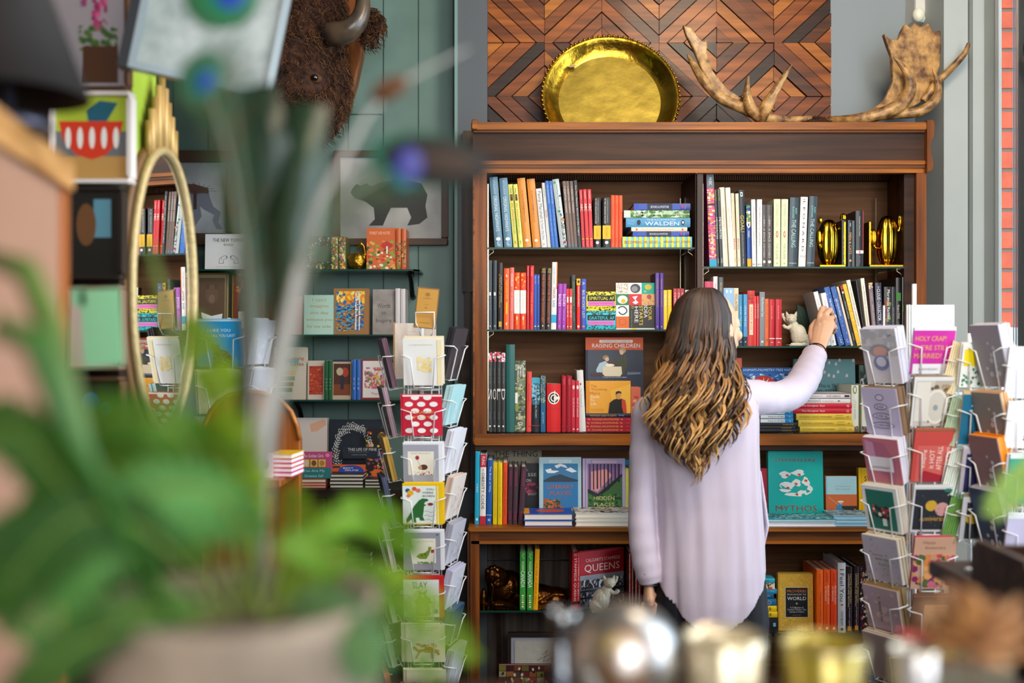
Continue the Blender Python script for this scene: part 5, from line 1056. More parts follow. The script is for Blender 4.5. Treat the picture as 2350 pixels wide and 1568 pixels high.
# left hand hanging
m.tube([wrL, w_(1489, 1352, 2.87), w_(1490, 1372, 2.87), w_(1491, 1388, 2.87)], [.022, .026, .031, .026], skin, 12, flat=.55)
def f2(l, r): m.tube([w_(*p) for p in l], r, skin, 8); m.blob(w_(*l[-1]), r[-1], skin, 8, 5)
for i, (a, L_) in enumerate(((1476, 50), (1485, 60), (1494, 64), (1503, 56))):
    f2([(a + 3, 1384, 2.87), (a + 1, 1384 + L_ * .4, 2.872), (a + 1, 1384 + L_ * .72, 2.88), (a + 3, 1384 + L_, 2.892)], [.0092, .0088, .0082, .0072])
f2([(1502, 1360, 2.88), (1510, 1382, 2.895), (1508, 1402, 2.905)], [.0125, .0108, .0088])
body_ = remesh(m, 'body', wo, .0026, 2)
# eye, lips, brow
m = MB()
for s_ in (-1, 1):
    c = hc - sd * s_ * .030 + fwd * .0775 + Vector((0, 0, -.004)); m.blob(c, (.009, .006, .006), '#efe9e4', 10, 6, rot=RH); m.blob(c + fwd * .0045, .0035, '#3a2a1c', 8, 5)
m.build('eyes', body_)
m = MB()
m.blob(hc + fwd * .090 + Vector((0, 0, -.061)), (.019, .006, .0035), mat('#b8605c', rough=.4), 12, 6, rot=RH); m.blob(hc + fwd * .0885 + Vector((0, 0, -.0665)), (.017, .006, .004), mat('#b8605c', rough=.4), 12, 6, rot=RH); m.build('lips', body_)
# blouse
bl_ = mat('#cbbecf', rough=.5, sheen=.2, var=.03, scale=6, bump=.45, bscale=11, stretch=(1, 1, .4))
prof = [(868, 1642, 44, .060), (882, 1634, 72, .075), (900, 1622, 108, .088), (925, 1612, 128, .098), (960, 1610, 134, .106), (1020, 1614, 129, .110), (1090, 1620, 124, .108), (1160, 1625, 122, .106), (1240, 1628, 124, .112), (1310, 1628, 127, .120), (1370, 1628, 126, .122), (1430, 1626, 116, .118)]
def prof_at(y):
    for a, b in zip(prof, prof[1:]):
        if a[0] <= y <= b[0]:
            t = (y - a[0]) / (b[0] - a[0]); return [a[i] + (b[i] - a[i]) * t for i in range(4)]
    return prof[-1]
NA, NZ = 160, 70
m = MB(); vs = []; fs = []
def hem(th):
    c = math.cos(th); s_ = math.sin(th)     # th=-pi/2 : towards the camera
    back = max(0, -s_); fr_ = max(0, s_)
    return 1318 + 112 * (1 - abs(c) ** 2.6) if s_ < 0 else 1318 - 70 * fr_ ** .5 * 0.6
for i in range(NZ + 1):
    for j in range(NA):
        th = 2 * PI * j / NA
        yh = hem(th); y = 868 + (yh - 868) * i / NZ
        _, cx, hw, dp = prof_at(y); tt = max(0, (y - 930) / 500)
        f = 1 + (.25 + .75 * tt) * (.030 * math.sin(7 * th + 1.2 + tt * 1.4) * math.sin(3 * th + y * .006) + .030 * math.sin(13 * th - tt * 2.2) * math.sin(2 * th + 1 + y * .004) + .014 * math.sin(21 * th + 1.7 * tt) * math.sin(4 * th - y * .008)) * (1 - .5 * max(0, (y - 1330) / 100)) + .010 * math.sin(5 * th + y * .012)
        cxm = X(cx, 2.89)
        vs.append((cxm + hw / F * 2.89 * f * math.cos(th), 2.90 + dp * f * math.sin(th), Z(y, 2.89)))
for i in range(NZ):
    for j in range(NA):
        e = (j + 1) % NA; fs.append((i * NA + j, (i + 1) * NA + j, (i + 1) * NA + e, i * NA + e))
b0 = len(vs)
for k_, (sc, up) in enumerate(((.985, .0), (.93, .03), (.80, .07))):
    for j in range(NA):
        v = vs[NZ * NA + j]; vs.append(((v[0] - cxm) * sc + cxm, (v[1] - 2.90) * sc + 2.90, v[2] + up))
    a0 = NZ * NA if k_ == 0 else b0 + (k_ - 1) * NA; a1 = b0 + k_ * NA
    for j in range(NA):
        e = (j + 1) % NA; fs.append((a0 + j, a1 + j, a1 + e, a0 + e))
fs.append(tuple(b0 + 2 * NA + j for j in range(NA))[::-1]); fs.append(tuple(range(NA)))
m.smooth = True; m.add(vs, fs, bl_); m.smooth = False
def sleeve(l, r, wr=.03, ph=0):
    P_ = [P(*p) for p in l]; Q = []; R2 = []; n = len(P_)
    for i in range(n - 1):
        p0 = P_[max(i - 1, 0)]; p1 = P_[i]; p2 = P_[i + 1]; p3 = P_[min(i + 2, n - 1)]
        for q in range(10):
            t = q / 10
            Q.append(0.5 * ((2 * p1) + (p2 - p0) * t + (2 * p0 - 5 * p1 + 4 * p2 - p3) * t * t + (3 * p1 - p0 - 3 * p2 + p3) * t ** 3))
            u = i + t; rr = (r[i] * (1 - t) + r[i + 1] * t) / F * l[i][2]
            R2.append(rr * (1 + wr * math.sin(u * 3.1 + ph) * math.sin(u * 7.3 + ph * 2)))
    Q.append(P_[-1]); R2.append(r[-1] / F * l[-1][2])
    m.tube(Q, R2, bl_, 28)
sleeve([(1655, 925, 2.90), (1712, 912, 2.93), (1765, 914, 3.02), (1812, 905, 3.10), (1842, 876, 3.17), (1860, 838, 3.23), (1871, 812, 3.27)], [46, 42, 38, 37, 36, 31, 27], .045)
sleeve([(1560, 935, 2.90), (1500, 945, 2.90), (1482, 1010, 2.90), (1476, 1090, 2.895), (1473, 1180, 2.885), (1478, 1260, 2.875), (1489, 1318, 2.87), (1493, 1337, 2.87)], [44, 44, 36, 31, 31, 33, 30, 25], .04, 1)
# front hem corner swinging out at the right
m.tube([w_(1744, 1080, 2.93), w_(1752, 1150, 2.94), w_(1758, 1205, 2.95), w_(1752, 1250, 2.95), w_(1744, 1300, 2.94)], [.010, .018, .022, .012, .008], bl_, 12, flat=.35)
blo_ = remesh(m, 'blouse', wo, .0032, 6)
m = MB(); m.smooth = True
for i, (py, px) in enumerate(((1330, 1482),)): m.blob(w_(px, py - 12, 2.838), (.006, .003, .006), mat('#9a86a4', rough=.3), 12, 6)
m.build('cuff_button', blo_)
# trousers and shoes
m = MB(); tr = mat('#14161f', rough=.7, var=.2, scale=5)
m.blob(w_(1628, 1400, 2.90), (.140, .098, .13), tr, 24, 14)
for s_ in (-1, 1): m.tube([hp + Vector((s_ * .078, 0, .0)), hp + Vector((s_ * .082, 0, -.12)), Vector((hp.x + s_ * .088, 2.9, .48)), Vector((hp.x + s_ * .088, 2.93, .28)), Vector((hp.x + s_ * .088, 2.93, .09))], [.080, .086, .062, .058, .045], tr, 18)
remesh(m, 'trousers', wo, .006, 2)
for s_ in (-1, 1):
    m = MB(); m.blob((hp.x + s_ * .088, 2.975, .045), (.043, .125, .040), mat('#2a2422', rough=.4)); m.box(hp.x + s_ * .088 - .04, hp.x + s_ * .088 + .04, 2.87, 3.09, .001, .02, '#1a1817'); remesh(m, 'shoe', wo, .004, 2)
# hair tie on the right wrist, bracelet on the left, ring
def band(c, ax, r, t, mt, name):
    ax = ax.normalized(); u = ax.orthogonal().normalized(); v = ax.cross(u); m = MB()
    m.tube([c + u * math.cos(2 * PI * i / 24) * r + v * math.sin(2 * PI * i / 24) * r for i in range(24)], t, mt, 7, closed=True); m.build(name, wo)
band(P(1875, 806, 3.292), wrR - elR, .029, .0022, mat('#3a1c16', rough=.6), 'hair_tie'); band(P(1873, 810, 3.288), (wrR - elR) + Vector((.05, 0, 0)), .030, .0020, mat('#2c1612', rough=.6), 'hair_tie')
band(wrL + Vector((0, 0, -.004)), Vector((0, .05, 1)), .0255, .0022, mat('#6a6258', rough=.3, metal=.8), 'bracelet')
band(P(1911, 729, 3.360), P(1914, 727, 3.368) - P(1907, 731, 3.352), .0112, .0012, mat('#c8c8c8', rough=.2, metal=1), 'ring')
# hair
HB = [(660, 1600, 1640), (668, 1580, 1656), (690, 1556, 1672), (720, 1542, 1684), (760, 1532, 1685), (800, 1524, 1688), (850, 1506, 1696), (900, 1482, 1704), (950, 1460, 1706), (1000, 1462, 1692), (1040, 1488, 1672), (1070, 1515, 1640), (1092, 1545, 1605)]
def hbd(y):
    if y <= HB[0][0]: return HB[0][1:]
    for a, b in zip(HB, HB[1:]):
        if y <= b[0]:
            t = (y - a[0]) / (b[0] - a[0]); return (a[1] + (b[1] - a[1]) * t, a[2] + (b[2] - a[2]) * t)
    return HB[-1][1:]
def hdep(y): return .105 if y > 760 and y < 820 else (.03 + .075 * min(1, math.sqrt(max(0, (y - 658)) / 100)) if y <= 760 else .105 - .035 * min(1, (y - 820) / 150))
hy0 = lambda y: 2.895 if y < 830 else 2.895 - .02 * min(1, (y - 830) / 120)
hd = mat('#5a3e2a', rough=.6, h2='#38261b', scale=40)
m = MB(); vs = []; fs = []; NS, NK = 26, 36
for i in range(NK + 1):
    y = 662 + (1035 - 662) * i / NK; a, b = hbd(y); q_ = 12 + 40 * max(0, (y - 900) / 135) ** 2; a += q_; b -= q_; c = (a + b) / 2; hw = (b - a) / 2
    for j in range(NS):
        th = 2 * PI * j / NS
        vs.append((X(c, 2.86) + hw / F * 2.86 * math.cos(th) * (1 + .04 * math.sin(6 * th + i)), (hy0(y) + (hdep(y) - .012) * math.sin(th) * (1 if math.sin(th) < 0 else .9)) * (1 - min(1, max(0, (y - 830) / 90))) + (2.785 + .018 * math.sin(th)) * min(1, max(0, (y - 830) / 90)), Z(y, 2.86)))
for i in range(NK):
    for j in range(NS):
        e = (j + 1) % NS; fs.append((i * NS + j, (i + 1) * NS + j, (i + 1) * NS + e, i * NS + e))
fs += [tuple(range(NS)), tuple(reversed(range(NK * NS, NK * NS + NS)))]
rnd = random.Random(21); m.smooth = True; m.add(vs, fs, hd); m.smooth = False
ramp = [['#2e1f18', '#40291e', '#24170f'], ['#4a3122', '#634228', '#2e1f15'], ['#74502f', '#9c6f40', '#3a2616'], ['#9a6c3e', '#c89a5c', '#4a301c'], ['#a87a46', '#d6ac6e', '#5a3c22']]
hm = [[mat(c, rough=.42, spec=.5) for c in r] for r in ramp]
NST = 4400
for k in range(NST):
    s0 = rnd.uniform(-1, 1); layer = rnd.random()
    clump = round(s0 * 13) ; crn = random.Random(clump * 7 + int(layer * 3) * 101)
    ph = s0 * 2.2 + crn.uniform(-.7, .7); wl = crn.uniform(86, 98); am_ = crn.uniform(8, 15); tone = crn.choice((0, 1, 1, 2, 2)); ymax = 940 + 168 * (1 - abs(s0) ** 1.6) * crn.uniform(.75, 1.0) - rnd.uniform(0, 40)
    y = 661.0; Q = []; Rr = []; tn_ = []
    cs_ = round(s0 * 13) / 13
    n = 44
    for i in range(n + 1):
        t = i / n; y = 661 + (ymax - 661) * t
        a, b = hbd(y); c = (a + b) / 2; hw = (b - a) / 2
        g = min(1, max(0, (y - 740) / 180))
        s1 = s0 + (cs_ - s0) * .62 * g * (.8 + .2 * math.sin(y / wl * 3))
        w1 = math.sin(2 * PI * y / wl + ph) * am_ * g; w2 = math.cos(2 * PI * y / wl + ph) * am_ * g
        px = c + s1 * hw * (1.0 if abs(s1) < 1 else .98) + w1
        dep = hdep(y) * (1 - .16 * layer) * math.sqrt(max(0, 1 - min(1, abs(s1)) ** 2))
        D_ = hy0(y) - dep - .004
        bk = min(1, max(0, (y - 830) / 90)); D_ = D_ * (1 - bk) + (2.788 - .006 - (.034 + .012 * (1 - layer)) * math.sqrt(max(0, 1 - min(1, abs(s1)) ** 2))) * bk
        v = P(px, y, 2.86); v.y = D_ + (w2 * .0013) 
        Q.append(v); Rr.append((.0012 if g < .3 else .0013) * (1 - .75 * max(0, t - .75) / .25)); tn_.append(t)
    base = len(m.f)
    m.tube(Q, Rr, hm[0][tone], 3, cap=False)
    off = rnd.uniform(-.06, .06)
    idx = [m.mat_i(hm[q][tone]) for q in range(5)]
    per = 3
    for fi in range(base, len(m.f)):
        t = (661 + (ymax - 661) * ((fi - base) // per) / n - 661) / 430 + off
        m.mi[fi] = idx[0 if t < .20 else 1 if t < .36 else 2 if t < .54 else 3 if t < .78 else 4]
hair = m.build('hair', wo)
# ================================================================ card racks
wire = mat('#e4e6e6', rough=.35, metal=.1)
CARDG = 'greeting cards in the wire racks'
def rack(label, axis, cols, rows_z, D0, top, extra=None):
    """axis: px of the pole, D0 its distance; cols: (px, D, angle, width px, list of stacks)"""
    c = Vector((X(axis, D0), D0, 0))
    t = thing('card_rack', label, 'card rack', (c.x, c.y, 0))
    m = MB(); m.tube([(c.x, c.y, .02), (c.x, c.y, top)], .006, wire, 8); m.build('pole', t)
    m = MB(); m.lathe([(.001, .025), (.065, .02), (.07, .001), (.001, .0)], (c.x, c.y, .001), wire, 28); m.build('foot', t)
    for (px, D, phi, wpx, stacks) in cols:
        cc = Vector((X(px, D), D, 0)); w = wpx / F * D
        Mr = Matrix.Rotation(math.radians(phi), 4, 'Z')
        # column frame wires
        m = MB(); back = []
        for sg in (-1, 1):
            a = cc + Mr @ Vector((sg * w * .36, .045, 0)); back.append(a)
            m.tube([(a.x, a.y, .25), (a.x, a.y, top - .06)], .0022, wire, 6)
        for z in rows_z: m.tube([(back[0].x, back[0].y, z), (back[1].x, back[1].y, z)], .0016, wire, 5); m.tube([(back[0].x, back[0].y, z), (c.x, c.y, z)], .0016, wire, 5); m.tube([(back[1].x, back[1].y, z), (c.x, c.y, z)], .0016, wire, 5)
        cfr = m.build('column_frame', t)
        for (vt, vb, cards) in stacks:
            z0 = Z(vb, D); h = (vb - vt) / F * D
            Mt = Matrix.Translation((cc.x, cc.y, z0)) @ Mr @ Matrix.Rotation(math.radians(13), 4, 'X')
            # pocket
            m = MB(); m.m = Mt; n = sum(q[1] for q in cards); dp = .012 + sum(q[1] * q[2] for q in cards)
            f = -.004
            for sg in (-1, 1):
                m.tube([(sg * w * .40, dp, h * .62), (sg * (w * .5 + .006), dp * .5, h * .63), (sg * (w * .5 + .004), f - .004, h * .66), (sg * w * .30, f - .006, h * .60), (sg * w * .24, f - .004, -.004), (sg * w * .24, dp, -.006)], .0018, wire, 6)
            m.tube([(-w * .4, dp, -.006), (w * .4, dp, -.006)], .0016, wire, 6); m.tube([(-w * .26, f, -.005), (w * .26, f, -.005)], .0016, wire, 6)
            m.build('wire_pocket', cfr)
            y = 0.0; k = 0
            for (lab, cnt, th, col, art_, dxy) in cards:
                for q in range(cnt):
                    rn = random.Random(int(px) + q * 13 + int(vt))
                    jx = rn.uniform(-.0025, .0025) + dxy[0]; jz = rn.uniform(-.002, .003) + dxy[1]
                    ww = w * dxy[2] if len(dxy) > 2 else w * .98; hh = h * (dxy[3] if len(dxy) > 3 else 1)
                    m = MB(); m.m = Mt
                    x0 = -ww / 2 + jx; z_ = 0.0 + max(0, jz)
                    m.box(x0, x0 + ww, y, y + th * .82, z_, z_ + hh, col)
                    if art_: art(m, (Vector((x0, y, z_ + hh)), Vector((ww, 0, 0)), Vector((0, 0, -hh)), Vector((0, -1, 0))), art_, k)
                    cp = Mt @ Vector((0, y, 0))
                    o = solo(m, 'greeting_card', lab, 'greeting card', tuple(cp), (lab if cnt > 1 else CARDG))
                    y += th; k += 1
    if extra: extra(t, c)
    return t
dots = [R_('#f2ece8', 0, 0, 1, .04)] + [E_('#f4eeea', (i + .5 * (j % 2)) / 3.2, (j + .4) / 6.2, .105, .062) for j in range(7) for i in range(4) if (i + .5 * (j % 2)) / 3.2 < .93 and (i + .5 * (j % 2)) / 3.2 > .06 and j < 6] + [Hh('THANK', '#d8a04a', .5, .42, .6, .07), Hh('YOU', '#d8a04a', .5, .54, .6, .07)]
hedge = [R_('#a8a8b4', 0, .05, .9, 1), R_('#f0e9d8', .12, .22, .78, .82), Hh('HAPPY BIRTHDAY', '#a89a8a', .45, .27, .5, .03), E_('#a8343a', .36, .38, .05, .055), ('l', '#8a6a5a', [(.36, .44), (.45, .6)], .0006), E_('#5a3a2a', .52, .62, .1, .07), E_('#c99a72', .43, .63, .05, .05), ('s', ['#b8343a', '#c8c0b0'], .14, .72, .76, .82, 24, .002, 1)]
rex = [R_('#f0c81c', 0, 0, 1, .08), R_('#f0c81c', .82, 0, 1, 1), R_('#e9f2ec', .0, .06, .84, .97), R_('#f4f0e8', .88, .06, .9, 1), E_('#1f5a9a', .13, .17, .06, .05), E_('#e0603a', .3, .13, .06, .05), E_('#f0b41c', .2, .23, .08, .065), E_('#e87a5a', .4, .17, .06, .05), E_('#e87a5a', .15, .3, .05, .04), ('p', '#2f6a34', [(.42, .4), (.5, .36), (.62, .37), (.66, .41), (.56, .45), (.54, .5), (.6, .52), (.54, .55), (.52, .7), (.5, .8), (.55, .9), (.44, .9), (.4, .82), (.32, .84), (.34, .95), (.24, .94), (.22, .86), (.1, .96), (.08, .88), (.2, .7), (.28, .55)]), E_('#8a3a2a', .7, .5, .07, .035), Hh('YOU', '#2a3a3a', .7, .14, .2, .045), Hh('WERE', '#2a3a3a', .64, .22, .28, .045), Hh('BORN', '#2a3a3a', .66, .3, .3, .045), ('l', '#3a4a3a', [(.5, .68), (.62, .66), (.7, .7), (.8, .68)], .0008), ('l', '#3a4a3a', [(.52, .78), (.62, .76), (.68, .8), (.82, .77)], .0008), ('l', '#3a4a3a', [(.56, .88), (.66, .86), (.72, .9), (.8, .87)], .0008)]
dino = [R_('#9c9ca8', 0, .05, .92, 1), R_('#f0ecd8', .2, .2, .8, .84), Hh('happy birthday', '#b09a4a', .5, .27, .5, .035), ('p', '#7f9a34', [(.3, .66), (.4, .58), (.52, .56), (.6, .5), (.62, .4), (.7, .42), (.66, .52), (.62, .62), (.56, .72), (.4, .72)]), E_('#3a4a20', .45, .63, .02, .02), E_('#3a4a20', .53, .6, .02, .02), R_('#b83a34', .68, .48, .76, .56), ('s', ['#6a9a4a'], .2, .78, .8, .84, 20, .003, 1), E_('#2a8a6a', .85, .1, .03, .025)]
slay = [R_('#d0242c', 0, 0, 1, .07), R_('#d0242c', .9, 0, 1, 1), R_('#f2f0f4', 0, .07, .9, .98), Hh('SLAY', '#3a3a3c', .42, .2, .38, .16), ('p', '#6a6658', [(.3, .96), (.34, .7), (.28, .6), (.36, .5), (.4, .42), (.36, .32), (.44, .38), (.52, .38), (.6, .3), (.56, .44), (.66, .52), (.72, .66), (.64, .66), (.68, .96)]), E_('#d8d4c8', .48, .46, .05, .05), ('l', '#6a6658', [(.1, .4), (.3, .62)], .001), ('l', '#6a6658', [(.9, .9), (.62, .62)], .001), ('s', ['#4a463a', '#9a968a'], .3, .6, .7, .95, 40, .003, 1), E_('#7a7668', .8, .84, .07, .06)]
cream1 = [('s', ['#ecd9a0', '#e8cf88'], .35, .38, .72, .72, 40, .006, 1), Hh('congratulations', '#d8c8a0', .45, .13, .6, .05), R_('#ead8a8', .86, .03, .97, 1)]
foxc = [('s', ['#d08a34', '#b86a28'], .2, .5, .85, .75, 26, .007, .6), Hh('a friend of wild', '#8a8a6a', .5, .1, .6, .03), Hh('adventures', '#8a8a6a', .5, .16, .4, .03), ('l', '#b8742c', [(.2, .6), (.35, .72), (.5, .66), (.72, .66), (.85, .8)], .006), ('l', '#b8742c', [(.35, .72), (.25, .9)], .004), ('l', '#b8742c', [(.66, .68), (.68, .9)], .004)]
foxd = [('s', ['#c8783a'], .3, .4, .7, .6, 14, .006, .6), ('s', ['#a8b48a'], .15, .3, .4, .6, 20, .003, 1)]
N0 = (0, 0)
def behind(lab, n, th, col, dxy=(0, 0)): return (lab, n, th, col, [], dxy)
fr = [(775, 885), (903, 1000), (1012, 1107), (1104, 1204), (1213, 1310), (1318, 1420), (1424, 1520), (1528, 1625)]
FR = [
 [('pale card with yellow brush flowers in the top front pocket', 1, .0015, '#e2e2de', cream1, N0), behind('cream envelopes behind the pale card with yellow brush flowers', 3, .003, '#e6d9b8', (.004, .004))],
 [('white polka dots on red thank-you card', 1, .0015, '#cf2740', dots, N0), behind('red dotted cards fanned to the left behind the polka dot card', 3, .003, '#cf2740', (-.006, .0))],
 [('grey card with small hedgehog and red balloon', 1, .0015, '#ececf0', hedge, N0), behind('white envelopes behind the hedgehog card', 2, .003, '#e6e6ee', (.003, .003))],
 [('yellow edged birthday card with green crocodile and balloons', 1, .0015, '#f0c81c', rex, N0), behind('yellow envelopes behind the green crocodile card', 2, .003, '#ecc41c', (.003, .002))],
 [('grey birthday card with small green dinosaur', 1, .0015, '#ececf0', dino, N0), behind('white envelopes behind the small green dinosaur card', 2, .003, '#e6e6ee', (.003, .003))],
 [('white and red card lettered SLAY with winged helmet figure', 1, .0015, '#d0242c', slay, N0), behind('red envelopes behind the card lettered SLAY', 2, .003, '#c8242c', (.003, .003))],
 [('cream card with walking orange fox, below the SLAY card', 1, .0015, '#e6e2c4', foxc, (.006, 0)), behind('cream envelopes behind the walking fox card', 2, .003, '#d8d4b0', (-.006, 0))],
 [('cream card with small orange fox in the lowest front pocket', 1, .0015, '#e6e2c4', foxd, (.008, 0)), behind('cream envelopes behind the lowest fox card', 2, .003, '#d8d4b0', (0, 0))]]
lfr = [(776, 890, '#5a4a5e', '#6a4656', 'dark purple'), (886, 1000, '#6c6468', '#a98a98', 'grey and mauve'), (998, 1100, '#c8a24a', '#b8923c', 'golden yellow'), (1088, 1205, '#39405c', '#4a5070', 'navy patterned'), (1188, 1305, '#e0d8dc', '#c8bcc4', 'pale pink'), (1310, 1420, '#d8dcc8', '#ccd0b8', 'pale green'), (1425, 1520, '#b8c0a0', '#a8b090', 'olive'), (1530, 1620, '#c070a0', '#d06a3a', 'magenta and orange')]
rfr = [(752, 868, '#3a3438', '#2c2a30', 'black photo'), (884, 975, '#a8d4d8', '#b8dce0', 'light aqua'), (985, 1085, '#e2e2ea', '#d8d8e4', 'plain white'), (1090, 1190, '#e8dcd4', '#d8c0b0', 'pale peach'), (1195, 1290, '#c8c8d4', '#a8a8b8', 'cool grey'), (1300, 1390, '#dcdce8', '#c0c0d8', 'white and blue'), (1392, 1470, '#2a4a6a', '#3a5a7a', 'dark blue'), (1480, 1580, '#c8ccd0', '#b8bcc0', 'silver grey')]
def side(l, k, name):
    return [(a, b, [('%s card at the front of its %s pocket, %s row' % (n_, name, 'first second third fourth fifth sixth seventh eighth'.split()[i]), 1, .002, c1_, [('s', [c2_, c1_], .1, .1, .9, .9, 20, .006, 1)], N0), behind('%s envelopes in the %s pocket, %s row' % (n_, name, 'first second third fourth fifth sixth seventh eighth'.split()[i]), k, .0032, c2_, (0, 0))]) for i, (a, b, c1_, c2_, n_) in enumerate(l)]
zr = [Z(v, 2.92) for v in (895, 1008, 1110, 1212, 1316, 1424)]
def topcard(t, c):
    m = MB(); b = P(976, 742, 2.86)
    m.tube([(c.x, c.y, Z(790, 3)), b + Vector((-.015, 0, -.02)), b + Vector((-.026, -.01, 0)), b + Vector((-.026, -.014, .03)), b + Vector((.026, -.014, .03)), b + Vector((.026, -.01, -.005)), b + Vector((.02, 0, -.03)), (c.x, c.y, Z(790, 3))], .0018, wire, 6)
    m.tube([(X(900, 3.06), 3.062, Z(871, 3.06)), (X(905, 3.06) + .13, 3.062, Z(871, 3.06)), (c.x, c.y, Z(871, 3.06))], .0018, wire, 6)
    m.build('top_holder', t)
rack('white wire card rack beside the bookcase, first column facing the room', 968, [(972, 2.86, 0, 92, [(a, b, f) for (a, b), f in zip(fr, FR)]), (896, 2.93, -76, 92, side(lfr, 4, 'side-left')), (1036, 2.93, 74, 92, side(rfr, 6, 'side-right'))], zr, 2.98, Z(748, 2.98), topcard)
m = MB(); m.m = Matrix.Translation(P(974, 752, 2.853)) @ Matrix.Rotation(.1, 4, 'Y') @ Matrix.Rotation(-.05, 4, 'X')
m.box(-.028, .028, 0, .003, 0, .108, mat('#b07f28', rough=.4)); m.box(-.031, .031, .003, .006, -.002, .112, mat('#7a5618', rough=.4)); art(m, (Vector((-.028, 0, .108)), Vector((.056, 0, 0)), Vector((0, 0, -.108)), Vector((0, -1, 0))), [E_('#8a6220', .5, .14, .12, .05), Hh('CALGARY', '#7a5418', .5, .24, .4, .03), R_('#8a6220', .4, .4, .6, .41), R_('#8a6220', .4, .48, .55, .5), Hh('STATIONERY', '#7a5418', .5, .88, .5, .03)])
solo(m, 'sign_card', 'golden card sign held upright on top of the wire card rack', 'sign', tuple(P(974, 752, 2.853)))
m = MB(); m.m = Matrix.Translation((X(905, 3.06), 3.06, Z(870, 3.06))) ; m.box(0, .125, 0, .004, 0, Z(742, 3.06) - Z(870, 3.06), mat('#dccfc4', rough=.2, bump=.5, bscale=16, coat=.8)); m.box(-.003, .002, -.002, .01, 0, Z(740, 3.06) - Z(870, 3.06), '#a8855a')
solo(m, 'greeting_card', 'cellophane-wrapped cream card at the back of the rack top', 'greeting card', (X(905, 3.06), 3.06, Z(870, 3.06)), CARDG)
# ---- racks at the right, in front of the window
pb = lambda *a: list(a)
def rtray(t, c):
    m = MB(); z = Z(861, 2.7); m.tube([(X(2090, 2.7), 2.703, z), (X(2092, 2.7) + .118, 2.703, z)], .0018, wire, 6); m.tube([(c.x, c.y, z), (c.x, 2.703, z)], .0018, wire, 6); m.build('rear_tray', t)
holy = [R_('#eceaf0', 0, 0, 1, .04), R_('#c02a9a', .0, .04, .94, 1), Hh('HOLY CRAP!', '#d8a83a', .42, .22, .74, .11), Hh("WE'RE STILL", '#d8a83a', .45, .42, .82, .11), Hh('MARRIED!', '#d8a83a', .38, .6, .66, .11), R_('#dcdce2', .04, .78, .96, 1), Hh('ANNIVERSARY', '#3a3a40', .42, .9, .48, .05)]
oval = [R_('#c4bfb6', .05, .07, 1, 1), R_('#b2aaa0', .5, .07, 1, 1), ('s', ['#8a7258', '#a08a6c', '#6a543c'], .4, .15, .95, .95, 110, .006, 1), E_('#dcd8cc', .58, .6, .27, .36), E_('#c8c4ba', .58, .6, .22, .3), E_('#8a9a98', .56, .62, .06, .06), R_('#d8d4cc', .06, .1, .4, .9)]
hot = [R_('#8a5a40', 0, 0, 1, .03), R_('#c24a44', 0, .03, 1, 1), R_('#cc6058', .1, .3, 1, 1), ('t', '#f0dcd4', 'Keeping', .28, .55, .34, .1, -90), ('t', '#f0dcd4', 'it HOT', .46, .56, .36, .12, -90), ('t', '#f0dcd4', 'AFTER ALL', .64, .54, .46, .12, -90), ('t', '#f0dcd4', 'These Years', .82, .55, .44, .1, -90), ('p', '#a02434', [(.2, .9), (.3, .78), (.95, .92), (.9, 1), (.3, 1)])]
anv = [R_('#2b3038', .04, .06, .97, .95), E_('#d0a838', .45, .42, .14, .12), E_('#d09a98', .72, .5, .17, .15), E_('#2a7a6a', .82, .08, .1, .04), Hh('Anniversary', '#d8a848', .55, .72, .72, .14), ('s', ['#5a5e66'], .05, .1, .95, .9, 30, .0015, 1)]
flo = [Hh('Happy', '#7a5a44', .35, .1, .3, .07), Hh('Anniversary', '#7a5a44', .5, .2, .5, .07), ('s', ['#8a2a6a', '#c84a5a', '#e08a4a', '#5a6a3a', '#e8a86a', '#6a2a5a', '#d86a8a', '#e09a5a'], .0, .32, 1, .97, 70, .011, .9)]
bro = [R_('#6a4a3a', 0, 0, 1, 1), R_('#c4906a', .28, .2, 1, 1), Hh('happy', '#5a3a2a', .7, .27, .3, .05), Hh('anniversary', '#5a3a2a', .7, .38, .46, .05), ('s', ['#8a4a3a', '#a0604a', '#7a6a4a'], .4, .5, .95, .9, 50, .004, 1)]
bear_ = [('s', ['#a8a8b0', '#b8b4b8'], 0, 0, 1, .5, 60, .012, 1), E_('#8a8a96', .5, .4, .3, .12), E_('#c89890', .5, .42, .2, .1), E_('#7a7ea8', .5, .62, .22, .14), E_('#c4c4d4', .5, .6, .14, .09)]
ring_ = [E_('#3a3a5a', .5, .2 + i * .2, .12 + i * .07, .07) if q == 0 else E_('#c4bcd4', .5, .2 + i * .2, .10 + i * .07, .055) for i in range(4) for q in (0, 1)] + [Hh(w_s, '#3a3a5a', .5, .4 + i * .2, .2 + .12 * i, .06) for i, w_s in enumerate(('EVER', 'EVER &', 'FOREVER'))]
pin = [('p', '#a8607a', [(.1, .05), (.6, .1), (.9, .5), (.8, 1), (.3, .7)]), ('p', '#c08aa8', [(.05, .05), (.3, .1), (.35, .6), (.1, .6)]), R_('#dcd8e0', .1, .42, .8, .74), Hh('ANNIVERSARY', '#3a3a40', .45, .66, .5, .05)]
grn = [R_('#1d6a5c', .1, .08, .9, .95), ('s', ['#c82a34', '#2a2a2a', '#e8e0d8', '#3a2a2a'], .25, .42, .75, .72, 34, .006, 1), R_('#d8e4e4', .5, .7, .62, .86)]
spk = [('s', ['#8a7a8a', '#a87a6a', '#6a6a78'], 0, 0, 1, 1, 40, .0018, 1), Hh('love', '#a86a4a', .4, .4, .3, .06), Hh('you to', '#5a5a68', .5, .5, .36, .06), Hh('bits', '#7a9a6a', .55, .6, .3, .06)]
